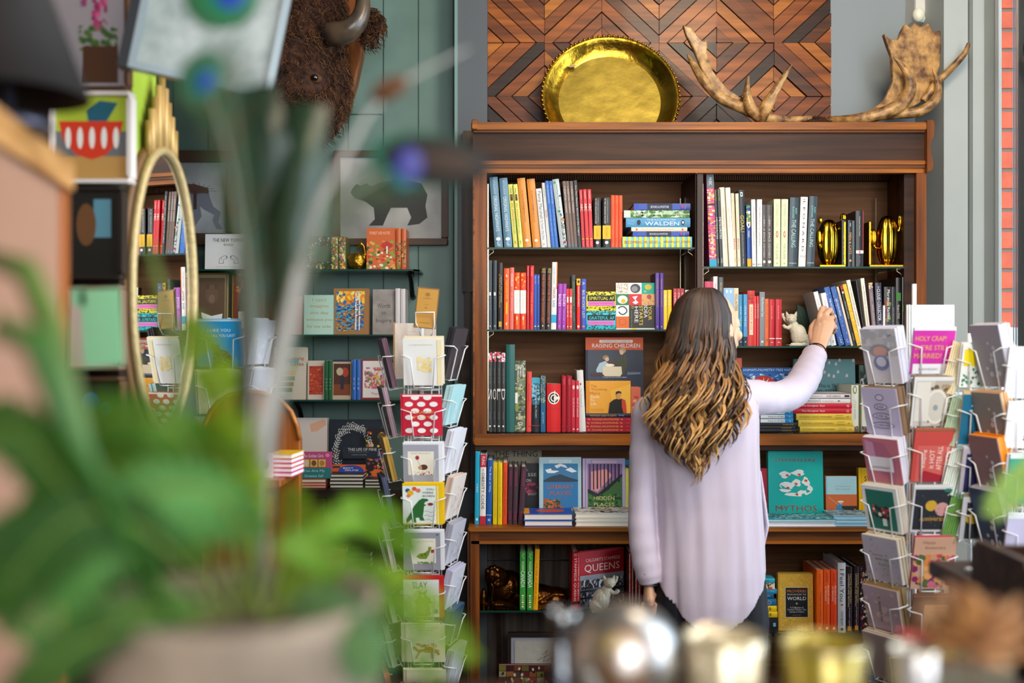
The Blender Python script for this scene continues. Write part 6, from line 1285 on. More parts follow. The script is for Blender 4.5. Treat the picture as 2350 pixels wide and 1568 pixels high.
pk2 = [('s', ['#b8a0b0', '#d0b8b8'], 0, 0, 1, 1, 40, .01, 1), ('t', '#3a3a4a', 'All you need is love', .45, .5, .6, .12, 90)]
AW = 'rack near the window'
RA = [(752, 880, bear_, '#c8c4cc', '#dcdcec', 'grey card with blue oval swirl'), (889, 998, ring_, '#b8b0cc', '#8a7058', 'lilac card with stacked ring drawing'), (1003, 1108, pin, '#b86a7a', '#e4e4f0', 'pink card with anniversary tab'), (1114, 1222, grn, '#d8dcdc', '#d8d0c4', 'green card with red figure'), (1230, 1338, spk, '#b0aab8', '#cfc4ac', 'speckled grey love card'), (1345, 1448, pk2, '#b4a0a8', '#8a7048', 'mauve card with slanted script'), (1452, 1560, [], '#a89a98', '#b8a898', 'grey-brown card in the lowest pocket')]
RAs = [(a, b, [(n_ + ', window side rack', 1, .003, c, ar, N0), behind('thick stack of envelopes behind the ' + n_, 6, .0055, e, (0, 0))]) for a, b, ar, c, e, n_ in RA]
RB = [(752, 858, holy, '#c02a9a', '#e4e6ee', 'magenta card with gold capital lettering'), (862, 978, oval, '#d8dcdc', '#8a7258', 'card with ornate oval mirror picture'), (984, 1108, hot, '#c24a44', '#9a5a40', 'red anniversary card with sideways white lettering'), (1112, 1222, anv, '#d4d6d8', '#c8c8cc', 'black card with gold and pink circles'), (1226, 1352, flo, '#d4a68c', '#c04a6a', 'peach anniversary card with colourful flowers'), (1362, 1460, bro, '#8a6450', '#6a4a3a', 'brown and tan anniversary card')]
RBs = [(a, b, [(n_ + ', facing out', 1, .003, c, ar, N0), behind('envelopes behind the ' + n_, 2, .004, e, (.002, .003))]) for a, b, ar, c, e, n_ in RB]
zr2 = [Z(v, 2.62) for v in (870, 985, 1110, 1225, 1350)]
rack('white wire card rack in front of the bookcase end', 2098, [(2032, 2.62, -57, 96, RAs), (2134, 2.58, 2, 98, RBs)], zr2, 2.74, Z(652, 2.74), lambda t, c: rtray(t, c))
m = MB(); m.m = Matrix.Translation((X(2092, 2.70), 2.70, Z(790, 2.70))); m.box(0, (2190 - 2092) / F * 2.7, 0, .004, Z(860, 2.7) - Z(790, 2.7), Z(700, 2.7) - Z(790, 2.7), mat('#e8ecf2', rough=.25)); m.box(.018, .116, .012, .016, 0, Z(704, 2.7) - Z(790, 2.7), mat('#dfe6ee', rough=.3))
solo(m, 'greeting_card', 'plain white card standing above the magenta card', 'greeting card', (X(2092, 2.7), 2.7, Z(790, 2.7)), CARDG)
yel = [R_('#f0d810', .06, .1, 1, .5), R_('#ecf0ea', 0, .5, 1, 1), ('s', ['#1f7a5a', '#2a8a6a', '#e8eee8'], .05, .5, 1, .98, 90, .004, 1)]
blu = [R_('#d8b88a', 0, 0, 1, .04), R_('#1a6a8a', 0, .04, 1, 1), ('s', ['#e8e4dc'], .1, .12, .7, .3, 9, .004, .7), E_('#d84a6a', .75, .62, .2, .1), E_('#f0c8d0', .72, .6, .1, .05), ('l', '#d8e0dc', [(.3, .2), (.6, .45)], .001)]
nav = [R_('#b8b4bc', 0, 0, 1, .1), R_('#2a2858', .1, .12, 1, 1)]
bgo = [R_('#c8c8cc', 0, 0, 1, .12), R_('#2c2e34', .12, .12, 1, .97), E_('#d8b038', .55, .4, .25, .13), E_('#d8b038', .3, .5, .2, .12), E_('#d8b038', .75, .68, .25, .12)]
WC = [(788, 905, '#e8dcb8', '#e4d4a8', 'cream envelope stack'), (914, 1022, '#b8ccb8', '#a8c0a0', 'pale green cellophaned stack'), (1028, 1135, '#5a8a4a', '#dce8dc', 'green and white stack'), (1140, 1240, '#5a9a4a', '#6aa04a', 'green striped card stack')]
WCs = [(a, b, [(n_ + ' front card, window rack', 1, .003, c, [], N0), behind(n_ + ' turned sideways, window rack', 6, .005, e, (0, 0))]) for a, b, c, e, n_ in WC]
WD_ = [(790, 890, yel, '#e4e8e4', '#e0e0d8', 'yellow and white card with green leaves'), (896, 1020, blu, '#d8b88a', '#c8a878', 'blue card with pink blossom'), (1025, 1130, nav, '#b8b4bc', '#c8c8d0', 'navy blue card with grey edge'), (1136, 1240, bgo, '#c8c8cc', '#8a7a6a', 'black card with golden circles')]
WDs = [(a, b, [(n_ + ', window rack', 1, .003, c, ar, N0), behind('envelopes behind the ' + n_, 2, .004, e, (.002, .003))]) for a, b, ar, c, e, n_ in WD_]
rack('white wire card rack against the window', 2225, [(2190, 2.60, 66, 92, WCs), (2243, 2.54, 2, 92, WDs)], [Z(v, 2.64) for v in (905, 1020, 1135, 1240)], 2.74, Z(765, 2.74))
WE = [(745, 890, '#9a98a0', '#e0dce4', 'silver grey card'), (898, 1030, '#8a827c', '#d8a878', 'striped brown and peach card stack'), (998, 1160, '#8a6a6a', '#f08c10', 'bright orange envelope stack'), (1120, 1275, '#2f4668', '#b8b4b8', 'dark blue card stack')]
WEs = [(a, b, [(n_ + ', last rack by the glass', 1, .003, c, [('s', ['#c8c8cc', c], .2, .1, .8, .9, 16, .006, 1)], N0), behind('envelopes beside the ' + n_, 6, .005, e, (0, 0))]) for a, b, c, e, n_ in WE]
WF = [(795, 915, '#eceaf0', 'white card'), (920, 1030, '#f0ecec', 'white card with small sketch'), (1040, 1160, '#18a08a', 'emerald green card'), (1175, 1290, '#c8c0dc', 'pale lavender card')]
WFs = [(a, b, [(n_ + ' facing out, last rack by the glass', 1, .003, c, [('s', ['#6a5a54'], .4, .7, .6, .85, 6, .004, 1)] if 'sketch' in n_ else [R_('#e8eaee', 0, 0, 1, .08)], N0), behind('envelopes behind the ' + n_ + ' by the glass', 2, .004, '#e0e0e6', (0, 0))]) for a, b, c, n_ in WF]
rack('white wire card rack nearest the window glass', 2310, [(2284, 2.47, -76, 98, WEs), (2352, 2.42, 0, 98, WFs)], [Z(v, 2.5) for v in (910, 1035, 1165, 1290)], 2.56, Z(770, 2.56))
# ---- card rack at the left, in front of the plank wall
catc = [R_('#1a8cc0', 0, .0, 1, 1), R_('#b8d4e0', 0, 0, 1, .03), Hh('I LIKE YOU', '#dcecf4', .5, .22, .5, .06), Hh("I'LL KILL YOU LAST", '#dcecf4', .52, .33, .66, .06), ('p', '#5c5048', [(.3, 1), (.34, .7), (.3, .6), (.34, .48), (.4, .54), (.48, .52), (.5, .62), (.66, .66), (.76, .8), (.76, 1)]), ('s', ['#3a342e', '#7a6a5c'], .36, .68, .72, .98, 50, .004, 1)]
LC = [(732, 842, catc, '#1a8cc0', '#8ab8cc', 'blue card with grey cat'), (848, 950, [Hh('hello there', '#6a7a4a', .5, .3, .5, .06)], '#d8dcb0', '#c8cca0', 'pale green card'), (958, 1060, [], '#b8bca8', '#a8ac98', 'grey-green card')]
LCs = [(a, b, [(n_ + ' in the rack by the plank wall', 1, .002, c, ar, N0), behind('envelopes behind the ' + n_ + ' by the plank wall', 2, .003, e, (-.006, .003))]) for a, b, ar, c, e, n_ in LC]
LR = [(735, 838, '#c8ccd8', '#d4d8e4', 'pale lilac'), (846, 950, '#b8bcc8', '#c4c8d0', 'pale grey')]
rack('white wire card rack by the plank wall, behind the plants', 525, [(510, 2.84, 0, 104, LCs), (590, 2.88, 66, 80, side(LR, 9, 'plank-wall rack'))], [Z(v, 2.86) for v in (846, 952)], 2.95, Z(730, 2.95))

# ================================================================ shelves and goods on the plank wall
def wshelf(v, u0, u1, label):
    z = Z(v, 3.56); t = thing('glass_wall_shelf', label, 'shelf', (X((u0 + u1) / 2, 3.6), 3.65, z - .006))
    m = MB(); a, b = X(u0, 3.56), X(u1, 3.56)
    o = [(a, 3.56), (b - .02, 3.56), (b, 3.585), (b, 3.733), (a, 3.733)]
    m.add([(x, y, z - .006) for x, y in o] + [(x, y, z) for x, y in o], [(0, 4, 3, 2, 1), (5, 6, 7, 8, 9)] + [(i, (i + 1) % 5, 5 + (i + 1) % 5, 5 + i) for i in range(5)], glass_mat('#a8d8c8', .12)); m.build('glass_pane', t)
    m = MB(); m.box(a, b - .02, 3.5585, 3.5595, z - .006, z, ge); m.build('glass_edge', t)
    for u in (u0 + 120, u1 - 22):
        m = MB(); x = X(u, 3.6); m.tube([(x, 3.732, z - .09), (x, 3.70, z - .085), (x, 3.66, z - .04), (x, 3.60, z - .012)], [.011, .009, .008, .006], mat('#1c1a18', rough=.35, metal=.6), 10); m.tube([(x, 3.731, z - .012), (x, 3.58, z - .011)], .005, mat('#1c1a18', rough=.35, metal=.6), 8); m.build('bracket', t)
    return z
s1 = wshelf(618, 420, 962, 'top glass shelf on the teal plank wall')
s2 = wshelf(768, 420, 945, 'middle glass shelf on the teal plank wall')
s3 = wshelf(918, 560, 945, 'lowest glass shelf on the teal plank wall')
I_ = (0, 0, 1.0)
DWL = 3.60
def wf_(u0, u1, vt, zb, th, col, label, ops, D=DWL, lean=.05, name='book', cat='book', page=PAGE, group=None, seed=3): return face(u0, u1, vt, I_, D, zb, th, lean, col, label, ops, group, name=name, cat=cat, page=page, seed=seed)
dog = lambda x, f: [('l', '#2a2a2a', [(x, .72), (x - .02 * f, .66), (x + .03 * f, .62), (x + .08 * f, .6), (x + .12 * f, .64), (x + .1 * f, .7), (x + .04 * f, .7)], .0010), ('l', '#2a2a2a', [(x - .02 * f, .66), (x - .05 * f, .7), (x - .06 * f, .82), (x + .04 * f, .82), (x + .03 * f, .72)], .0010), ('p', '#2a2a2a', [(x + .09 * f, .635), (x + .115 * f, .64), (x + .1 * f, .665)])]
wf_(470, 578, 537, s1, .04, '#d8d8d8', 'white boxed card set with two line-drawn dogs and black title', [Hh('THE NEW YORKER', '#2f2f33', .5, .17, .68, .1), Hh('DOGS', '#2f2f33', .5, .3, .2, .06)] + dog(.36, 1) + dog(.66, -1) + [Hh('box of cards for every dog', '#8a8a8a', .5, .92, .5, .025)], name='boxed_cards', cat='card box', D=3.585)
bridge = [R_('#c4dcE4', .12, .07, .86, .93), ('p', '#6a9ab8', [(.12, .07), (.86, .07), (.86, .25), (.6, .3), (.5, .18), (.35, .28), (.12, .22)]), R_('#8a2a34', .14, .2, .3, .36), R_('#8a2a34', .7, .22, .84, .36), R_('#a83a3a', .12, .48, .86, .5)] + [E_('#5f8ea8', .19 + i * .1, .56, .035, .05) for i in range(7)] + [R_('#3a6a8a', .12, .68, .86, .7), E_('#8fb8cc', .3, .84, .16, .12), E_('#8fb8cc', .68, .84, .16, .12), R_('#3a6a8a', .48, .66, .52, .93)]
wf_(587, 668, 513, s1, .02, '#7d5f44', 'kraft-framed blue bridge illustration on the top glass shelf', bridge, name='framed_card', cat='framed card')
floral = ['#e8c840', '#d8603a', '#8aa04a', '#e0e0c8', '#4a6a34', '#c84a6a', '#d89a3a']
wf_(702, 762, 542, s1, .03, '#2c2c22', 'dark journal with small flowers beside the gold swan', [('s', floral, .02, .02, .98, .98, 110, .004, 1), R_('#5a6048', .3, .3, .95, .75)], name='journal', cat='book')
row([(760, 776, 760, 543, '#5a5c2a', 'floral gift journal spine', [('s', floral, .02, .02, .98, .98, 90, .004, 1)]), (777, 793, 777, 543, '#5a5c2a', 'floral gift journal spine', [('s', floral, .02, .02, .98, .98, 90, .004, 1)])], I_, 3.585, s1, 'top glass shelf of plank wall', depth=.1, group='floral journals')
t = thing('gold_swan', 'gold swan ornament on the top glass shelf beside the orange notebooks', 'figurine', (X(820, 3.62), 3.62, s1))
m = MB(); gs = mat('#b88a2c', rough=.3, metal=.95, bump=.5, bscale=60)
m.blob((X(820, 3.62), 3.62, s1 + .032), (.034, .022, .032), gs); m.blob((X(806, 3.62), 3.62, s1 + .044), (.018, .012, .016), gs)
m.tube([(X(834, 3.62), 3.62, s1 + .03), (X(838, 3.62), 3.62, s1 + .06), (X(835, 3.62), 3.62, s1 + .085), (X(829, 3.62), 3.62, s1 + .094), (X(824, 3.62), 3.62, s1 + .086), (X(820, 3.62), 3.62, s1 + .070)], [.014, .009, .008, .009, .007, .002], gs, 10)
remesh(m, 'swan_body', t, .002, 2)
forest = [Hh('FOREST LIFE NOTES', '#e8c8a0', .45, .12, .7, .07), ('s', ['#c83a2a', '#e8d8c0', '#6a8a3a', '#8a9a3a', '#d8a04a', '#3a4a24', '#e07a4a'], .0, .3, 1, 1, 80, .008, .8), E_('#b8342a', .7, .42, .2, .08), R_('#e8d8c0', .67, .44, .73, .62)]
wf_(841, 908, 523, s1, .03, '#c9602c', 'orange forest notebook with toadstool cover, front one', forest, name='notebook', cat='notebook', D=3.585)
row([(909, 920, 909, 524, '#c9602c', 'orange forest notebook spine', [('s', ['#c83a2a', '#6a8a3a', '#d8a04a', '#3a4a24'], .0, .3, 1, 1, 30, .004, 1)]), (921, 932, 921, 525, '#c9602c', 'orange forest notebook spine', [('s', ['#c83a2a', '#6a8a3a', '#d8a04a', '#3a4a24'], .0, .3, 1, 1, 30, .004, 1)])], I_, 3.585, s1, 'top glass shelf of plank wall', depth=.1, group='forest notebooks')
# middle shelf
wf_(450, 520, 626, s2, .03, '#6f5a30', 'clear box of cards with brown bear, second glass shelf', [R_('#8a7a5a', .04, .03, .96, .97), R_('#5f4c3a', .08, .08, .92, .97), E_('#6a5444', .5, .35, .22, .16), E_('#7c6654', .5, .42, .1, .07), E_('#5a4636', .36, .22, .06, .05), E_('#5a4636', .64, .22, .06, .05), ('p', '#e4e0dc', [(.16, .64), (.5, .7), (.86, .66), (.84, .74), (.56, .86), (.44, .86), (.18, .72)])], name='boxed_cards', cat='card box')
wf_(532, 606, 628, s2, .03, '#a88a2a', 'clear box of cards with black and white cat in flower crown', [R_('#8a2420', .03, .03, .97, .97)] + [('s', ['#e08a24', '#c83a24', '#e0602a', '#3a2a20'], .1, .08, .95, .32, 26, .008, 1), ('p', '#1f1a1c', [(.25, .3), (.3, .22), (.4, .3), (.6, .3), (.72, .22), (.76, .4), (.85, .75), (.8, .97), (.2, .97), (.18, .6)]), ('p', '#efece6', [(.46, .28), (.54, .28), (.62, .46), (.5, .52), (.38, .46)]), E_('#c8a83a', .38, .37, .04, .03), E_('#c8a83a', .62, .37, .04, .03), R_('#efece6', .2, .62, .55, .78), ('p', '#efece6', [(.15, .78), (.85, .78), (.7, .92), (.3, .9)]), ('p', '#c08a5a', [(0, .86), (.5, .95), (1, .82), (1, 1), (0, 1)]), Hh('12', '#f0ece4', .78, .95, .2, .07)], name='boxed_cards', cat='card box')
row([(610, 618, 610, 622, '#5a1c20', 'dark red journal spine', []), (619, 627, 619, 624, '#6a3a24', 'brown journal spine', [])], I_, 3.585, s2, 'second glass shelf beside the cat cards', depth=.1)
wf_(630, 692, 680, s2, .02, '#b88c8c', 'dusty pink card box on the second glass shelf', [Hh('YOU ARE', '#a86a6a', .5, .4, .5, .06), Hh('DOING', '#a86a6a', .5, .5, .4, .06), Hh('GREAT', '#a86a6a', .5, .6, .45, .06)], name='boxed_cards', cat='card box')
wf_(697, 768, 677, s2, .02, '#a9cbbd', 'pale mint card with gold handwritten love message', [Hh(a, '#b8964a', .5, .12 + i * .17, w, .09) for i, (a, w) in enumerate((("I can't", .45), ('imagine', .6), ('this day', .6), ('without you', .85), ('by my side', .75)))], name='card', cat='greeting card')
birch = [R_('#e8b428', .08, .06, .88, .26), ('s', ['#f0c030', '#e08a24', '#d86a2a', '#f4dc70', '#2a6aa0'], .08, .06, .88, .4, 120, .006, 1.2), ('s', ['#1a4a88', '#2a6ab0', '#3a9ac0', '#1a3a60', '#58a8a0', '#e0a83a'], .06, .36, .86, .92, 240, .006, .5)] + [R_('#dce4ec', .62 + i * .1, .08, .65 + i * .1, .9) for i in range(2)] + [('s', ['#3a6ab0', '#e8ecf0'], .6, .06, .78, .92, 30, .003, .8)]
wf_(765, 846, 662, s2, .03, '#9a6c3c', 'kraft-framed colourful painting of birch trees, second glass shelf', birch, name='framed_card', cat='framed card')
wf_(855, 906, 664, s2, .03, mat('#a09a96', h2='#8a8480', scale=22), 'grey marbled journal with handwritten title, second glass shelf', [Hh('Words', '#4a4644', .5, .36, .6, .1), Hh('to', '#4a4644', .5, .52, .2, .07), Hh('Inspire', '#4a4644', .5, .7, .7, .12)], name='journal', cat='book')
row([(907, 918, 907, 662, '#d8d4d8', 'white marbled journal spine', []), (919, 930, 919, 663, '#d8d4d8', 'white marbled journal spine', [])], I_, 3.585, s2, 'second glass shelf of plank wall', depth=.1, group='marbled journals')
# lowest glass shelf
wf_(628, 702, 797, s3, .03, '#c2b8a8', 'cream book with blocky green pattern, lowest glass shelf', [R_(c, .0, .12 + i * .11, .3 + (i * 37 % 40) / 80, .2 + i * .11) for i, c in enumerate(('#8aa89a', '#6a9a9c', '#a8b88a', '#c8a86a', '#7a8a5a', '#8a7a3a', '#6a7a4a'))] + [Hh('Lasting', '#a85a4a', .68, .22, .5, .08), Hh('Lines', '#a85a4a', .72, .32, .4, .07)])
wf_(706, 744, 828, s3, .03, '#c8bcb0', 'narrow card box with red abstract picture beside the green spines', [R_('#a83a24', .08, .14, .92, .88), ('s', ['#7a2418', '#c8502c', '#d86a3a'], .1, .16, .9, .86, 40, .006, .4)], name='boxed_cards', cat='card box')
row([(745, 753, 745, 828, '#1f5a34', 'dark green journal spine', [T('2 0 2 2', '#a8c0a0', .6, .3, .3)]), (754, 762, 754, 828, '#1f5a34', 'dark green journal spine', [T('2 0 2 2', '#a8c0a0', .6, .3, .3)])], I_, 3.585, s3, 'lowest glass shelf of plank wall', depth=.1, group='green journals')
wf_(763, 806, 826, s3, .03, '#b8a894', 'card box with dark flower vase picture beside the blue spines', [R_('#2a2a44', 0, 0, 1, .05), R_('#4a2614', .05, .1, .95, .9), R_('#7a3a1c', .05, .62, .95, .9), E_('#a83a2c', .65, .32, .2, .12), E_('#b8a88a', .38, .3, .18, .1), R_('#1c2a3c', .42, .4, .6, .75)], name='boxed_cards', cat='card box')
row([(808, 817, 808, 826, '#2f66b8', 'blue journal spine', [T('0 0 8', '#b8cce4', .6, .3, .3)]), (818, 827, 818, 826, '#2f66b8', 'blue journal spine', [T('0 0 8', '#b8cce4', .6, .3, .3)])], I_, 3.585, s3, 'lowest glass shelf of plank wall', depth=.1, group='blue journals')
wf_(829, 885, 825, s3, .03, '#8a2a28', 'red-edged card box with pink and yellow flowers, lowest glass shelf', [R_('#e0dcd8', .06, .04, .98, .96), ('s', ['#c86a8a', '#e8b04a', '#d88a9a', '#8a5a8a', '#6a8a4a', '#d8604a'], .12, .2, .95, .74, 110, .006, 1), Hh('Thank', '#a86a6a', .6, .86, .4, .06)], name='boxed_cards', cat='card box')
# low cabinet under the wall shelves
CT = Z(1121, 3.50)
cb = thing('low_cabinet', 'dark wooden cabinet with shelves under the plank wall', 'cabinet', (X(720, 3.6), 3.6, 0))
cw = wood('#2e2014', '#1c130c', 'x', rough=.5); cw2 = wood('#4a3520', '#33240f', 'x')
def cpart(n, bx, mt=cw):
    m = MB()
    for b in bx: m.bbox(*b, b and mt, .003)
    m.build(n, cb)
xa, xb_ = X(200, 3.48), X(1035, 3.48)
def bb(n, bx, mt=cw):
    m = MB()
    for b in bx: m.bbox(b[0], b[1], b[2], b[3], b[4], b[5], mt, .003)
    return m.build(n, cb)
bb('top', [(xa, xb_, 3.46, 3.73, CT - .025, CT)]); bb('side', [(xa, xa + .03, 3.48, 3.73, 0, CT - .025)]); bb('side', [(xb_ - .03, xb_, 3.48, 3.73, 0, CT - .025)]); bb('back', [(xa + .03, xb_ - .03, 3.70, 3.73, 0, CT - .025)])
dz1 = Z(1200, 3.48); dz0 = Z(1285, 3.48)
for kq in range(3):
    qa = xa + .03 + kq * (xb_ - xa - .06) / 3; qb = qa + (xb_ - xa - .06) / 3 - .006
    dr_ = bb('drawer', [(qa, qb, 3.48, 3.50, dz1, CT - .028)], cw2)
    m = MB(); m.blob(((qa + qb) / 2, 3.472, (dz1 + CT - .028) / 2), .011, mat('#3a2a1a', rough=.3), 14, 8); m.build('knob', dr_)
sh1 = Z(1313, 3.48); sh2 = Z(1495, 3.48)
bb('shelf', [(xa + .03, xb_ - .03, 3.50, 3.70, sh1 - .02, sh1)]); bb('shelf', [(xa + .03, xb_ - .03, 3.48, 3.70, sh2 - .018, sh2)], WD); bb('plinth', [(xa + .03, xb_ - .03, 3.52, 3.54, 0, .08)])
# on the cabinet top
zz = CT + .0005
wf_(676, 750, 960, zz, .03, '#d2c8c4', 'white book with peach and black brush strokes on the dark cabinet', [('p', '#d8a88c', [(.45, .1), (.9, .02), (.98, .1), (.7, .2), (.5, .22)]), ('p', '#2a2422', [(.62, .62), (.75, .68), (.92, .74), (.98, .98), (.72, .98), (.66, .8)]), Hh('BEAUTIFUL', '#8a8480', .2, .72, .6, .04), Hh('THOUGHTS', '#8a8480', .2, .8, .6, .04)], D=3.62)
leaf = []
rl = random.Random(3)
for i in range(26):
    a = i / 26 * 2 * PI; cx, cy = .5 + .36 * math.cos(a), .5 + .4 * math.sin(a); b = a + 1.9 + rl.uniform(-.4, .4)
    L_ = .13; dx, dy = math.cos(b) * L_, math.sin(b) * L_
    for k_ in range(6):
        t_ = -1 + k_ * .4; px_, py_ = cx + dx * t_ * .8, cy + dy * t_ * .8
        for sg in (-1, 1):
            qx, qy = px_ + dx * .25 - sg * dy * .32, py_ + dy * .25 + sg * dx * .32
            leaf.append(('p', '#c8cccc', [(px_, py_), ((px_ + qx) / 2 + dx * .12, (py_ + qy) / 2 + dy * .12), (qx, qy), ((px_ + qx) / 2 - dx * .05, (py_ + qy) / 2 - dy * .05)]))
wf_(755, 872, 964, zz, .03, '#1c2634', 'navy book with white fern leaves and white title, on dark cabinet', leaf + [R_('#1c2634', .3, .42, .98, .6), Hh('THIS LIFE OF MINE', '#d0d4d4', .68, .46, .56, .045), R_('#8a9094', .42, .5, .8, .503), Hh('A LEGACY JOURNAL', '#9aa0a4', .62, .545, .3, .02)], D=3.62)
wf_(838, 885, 985, zz, .03, '#241c1c', 'black book with bright flower pattern beside the navy fern book', [('s', ['#c83a3a', '#6a7ab8', '#e0c83a', '#8a3a7a', '#e0642a', '#4a7a3a'], .02, .05, .98, .95, 90, .006, 1), E_('#e06a2a', .6, .8, .3, .08)], D=3.585)
zq = stack([(688, 748, 1098, 1107, '#c05a3a', 'thin white and coral book', []), (688, 748, 1108, 1114, '#c05a3a', 'thin white and coral book', []), (688, 748, 1115, 1121, '#c05a3a', 'thin white and coral book', [])], I_, 3.50, zz, 'under the pink and teal book', d=.10, facing='pages', group='books under the pink and teal book')
gg = [R_('#b84a7a', 0, 0, 1, .55), R_('#2a7a7a', 0, .6, 1, 1), Hh('The Golden Girls', '#f0d8e0', .42, .14, .66, .12), Hh('You Are My', '#b8e0dc', .45, .72, .7, .12), Hh('Greatest Self', '#b8e0dc', .45, .9, .6, .1), E_('#e08ab0', .88, .12, .07, .07)] + [R_('#d8c83a', .08 + i * .26, .28, .3 + i * .26, .56) for i in range(3)] + [E_(c, .19 + i * .26, .42, .08, .11) for i, c in enumerate(('#cfc8c0', '#7a4a34', '#b87a4a'))]
wf_(688, 760, 1038, zq + .001, .02, '#b84a7a', 'pink and teal comic book with three small portraits', gg, D=3.50, lean=.03)
st4 = stack([(755 + i % 2, 834, 1086 + i * 9, 1094 + i * 9, '#3a3430', 'thin grey-edged book in the pile of four', []) for i in range(4)], I_, 3.50, zz, 'below the blue oval book', d=.12, facing='pages', group='pile of four books on the dark cabinet')
stack([(836, 880, 1098 + i * 8, 1105 + i * 8, '#33302e', 'thin dark book in the low pile', []) for i in range(3)], I_, 3.50, zz, 'beside the card rack', d=.06, facing='pages', group='low pile beside the card rack')
wf_(760, 838, 1067, st4 + .001, .012, '#c85a2a', 'orange and blue book with blue oval, leaning on the pile of four', [E_('#22409a', .58, .9, .38, .8), R_('#3a2a28', .04, .2, .26, .5), Hh('BEST', '#e8e4dc', .5, .5, .3, .2), Hh('SELFIE', '#e8e4dc', .6, .8, .4, .2)], D=3.55, lean=.3)
# inside the cabinet
stack([(727, 792, 1265, 1287, '#b8902a', 'mustard boxed notebook', [Hh('INTERNATIONAL', '#d8c078', .45, .5, .6, .2)]), (727, 792, 1288, 1312, '#b8902a', 'mustard boxed notebook', [Hh('INTERNATIONAL', '#d8c078', .45, .5, .6, .2)])], I_, 3.52, sh1 + .0005, 'in the dark cabinet', d=.08, group='mustard notebooks')
stack([(795, 850, 1275 + i * 13, 1287 + i * 13, '#2a2c20', 'black boxed notebook', []) for i in range(3)], I_, 3.52, sh1 + .0005, 'in the dark cabinet', d=.07, group='black notebooks')
stack([(752, 848, 1463 + i * 8, 1470 + i * 8, '#8a8e9c', 'grey notebook', []) for i in range(4)], I_, 3.50, sh2 + .0005, 'on the lowest cabinet shelf', d=.12, facing='pages', group='grey notebooks in a pile')
stack([(853, 885, 1463 + i * 8, 1470 + i * 8, '#7a7e78', 'dull green notebook', []) for i in range(4)], I_, 3.50, sh2 + .0005, 'beside the grey notebooks', d=.05, facing='pages', group='green notebooks in a pile')
wf_(690, 752, 1365, sh2 + .0005, .02, mat('#8a8690', h2='#5a5660', scale=120), 'grey crosshatched book at the back of the lowest cabinet shelf', [R_('#c8c4c8', 0, .1, .55, .4)], D=3.64)
# framed prints above the shelves
def framed(u0, u1, v0, v1, b, label, ops, bg, D=3.70, fcol='#4a3426', name='framed_print'):
    t = thing(name, label, 'picture', (X((u0 + u1) / 2, D), D, Z(v1, D)))
    x0, x1, z0, z1 = X(u0, D), X(u1, D), Z(v1, D), Z(v0, D); w = b / F * D
    m = MB(); fm3 = mat(fcol, rough=.5)
    m.bbox(x0, x1, D, D + .03, z1 - w, z1, fm3); m.bbox(x0, x1, D, D + .03, z0, z0 + w, fm3); m.bbox(x0, x0 + w, D + .0005, D + .03, z0 + w, z1 - w, fm3); m.bbox(x1 - w, x1, D + .0005, D + .03, z0 + w, z1 - w, fm3); m.build('frame', t)
    m = MB(); m.box(x0 + w, x1 - w, D + .012, D + .028, z0 + w, z1 - w, bg); art(m, (Vector((x0 + w, D + .012, z1 - w)), Vector((x1 - x0 - 2 * w, 0, 0)), Vector((0, 0, -(z1 - z0 - 2 * w))), Vector((0, -1, 0))), ops); m.build('print', t)
    return t
skyp = mat('#b8b8b6', h2='#8a8c8c', scale=5, rough=.5)
tree_ = [('l', '#5a3a30', [(.62, .45), (.62 + .2 * math.cos(a), .45 - .12 * abs(math.sin(a)) - .02), (.62 + .28 * math.cos(a + .1), .45 - .17 * abs(math.sin(a)))], .0012) for a in [i * .26 for i in range(1, 12)]]
deer = [('p', '#74747e', [(.05, .42), (.2, .34), (.6, .3), (.78, .36), (.8, .5), (.84, .62), (.93, .7), (.9, .84), (.95, .94), (.88, .94), (.83, .82), (.85, .74), (.72, .66), (.68, .62), (.7, .76), (.64, .86), (.58, .97), (.48, .97), (.58, .86), (.6, .72), (.54, .58), (.2, .62)]), ('p', '#5a4038', [(.2, .34), (.6, .3), (.78, .36), (.78, .44), (.6, .42), (.3, .42)]), R_('#4a342c', .6, .4, .64, .66)] + tree_
framed(300, 545, 345, 562, 27, 'brown-framed print of a deer made from trees and mist', deer, skyp)
bear = [('p', '#2c2c2a', [(.12, .38), (.16, .33), (.2, .35), (.26, .32), (.3, .36), (.4, .3), (.62, .26), (.8, .32), (.86, .46), (.84, .6), (.86, .74), (.78, .82), (.66, .84), (.7, .74), (.66, .62), (.5, .62), (.46, .72), (.42, .84), (.28, .84), (.34, .76), (.33, .62), (.24, .54), (.14, .5), (.1, .44)])] + [('l', '#1f201e', [(.3 + i * .06, .5), (.3 + i * .06, .34 - (i % 3) * .03)], .003) for i in range(8)]
framed(765, 1028, 345, 562, 15, 'brown-framed print of a dark bear silhouette above the glass shelf', bear, skyp)
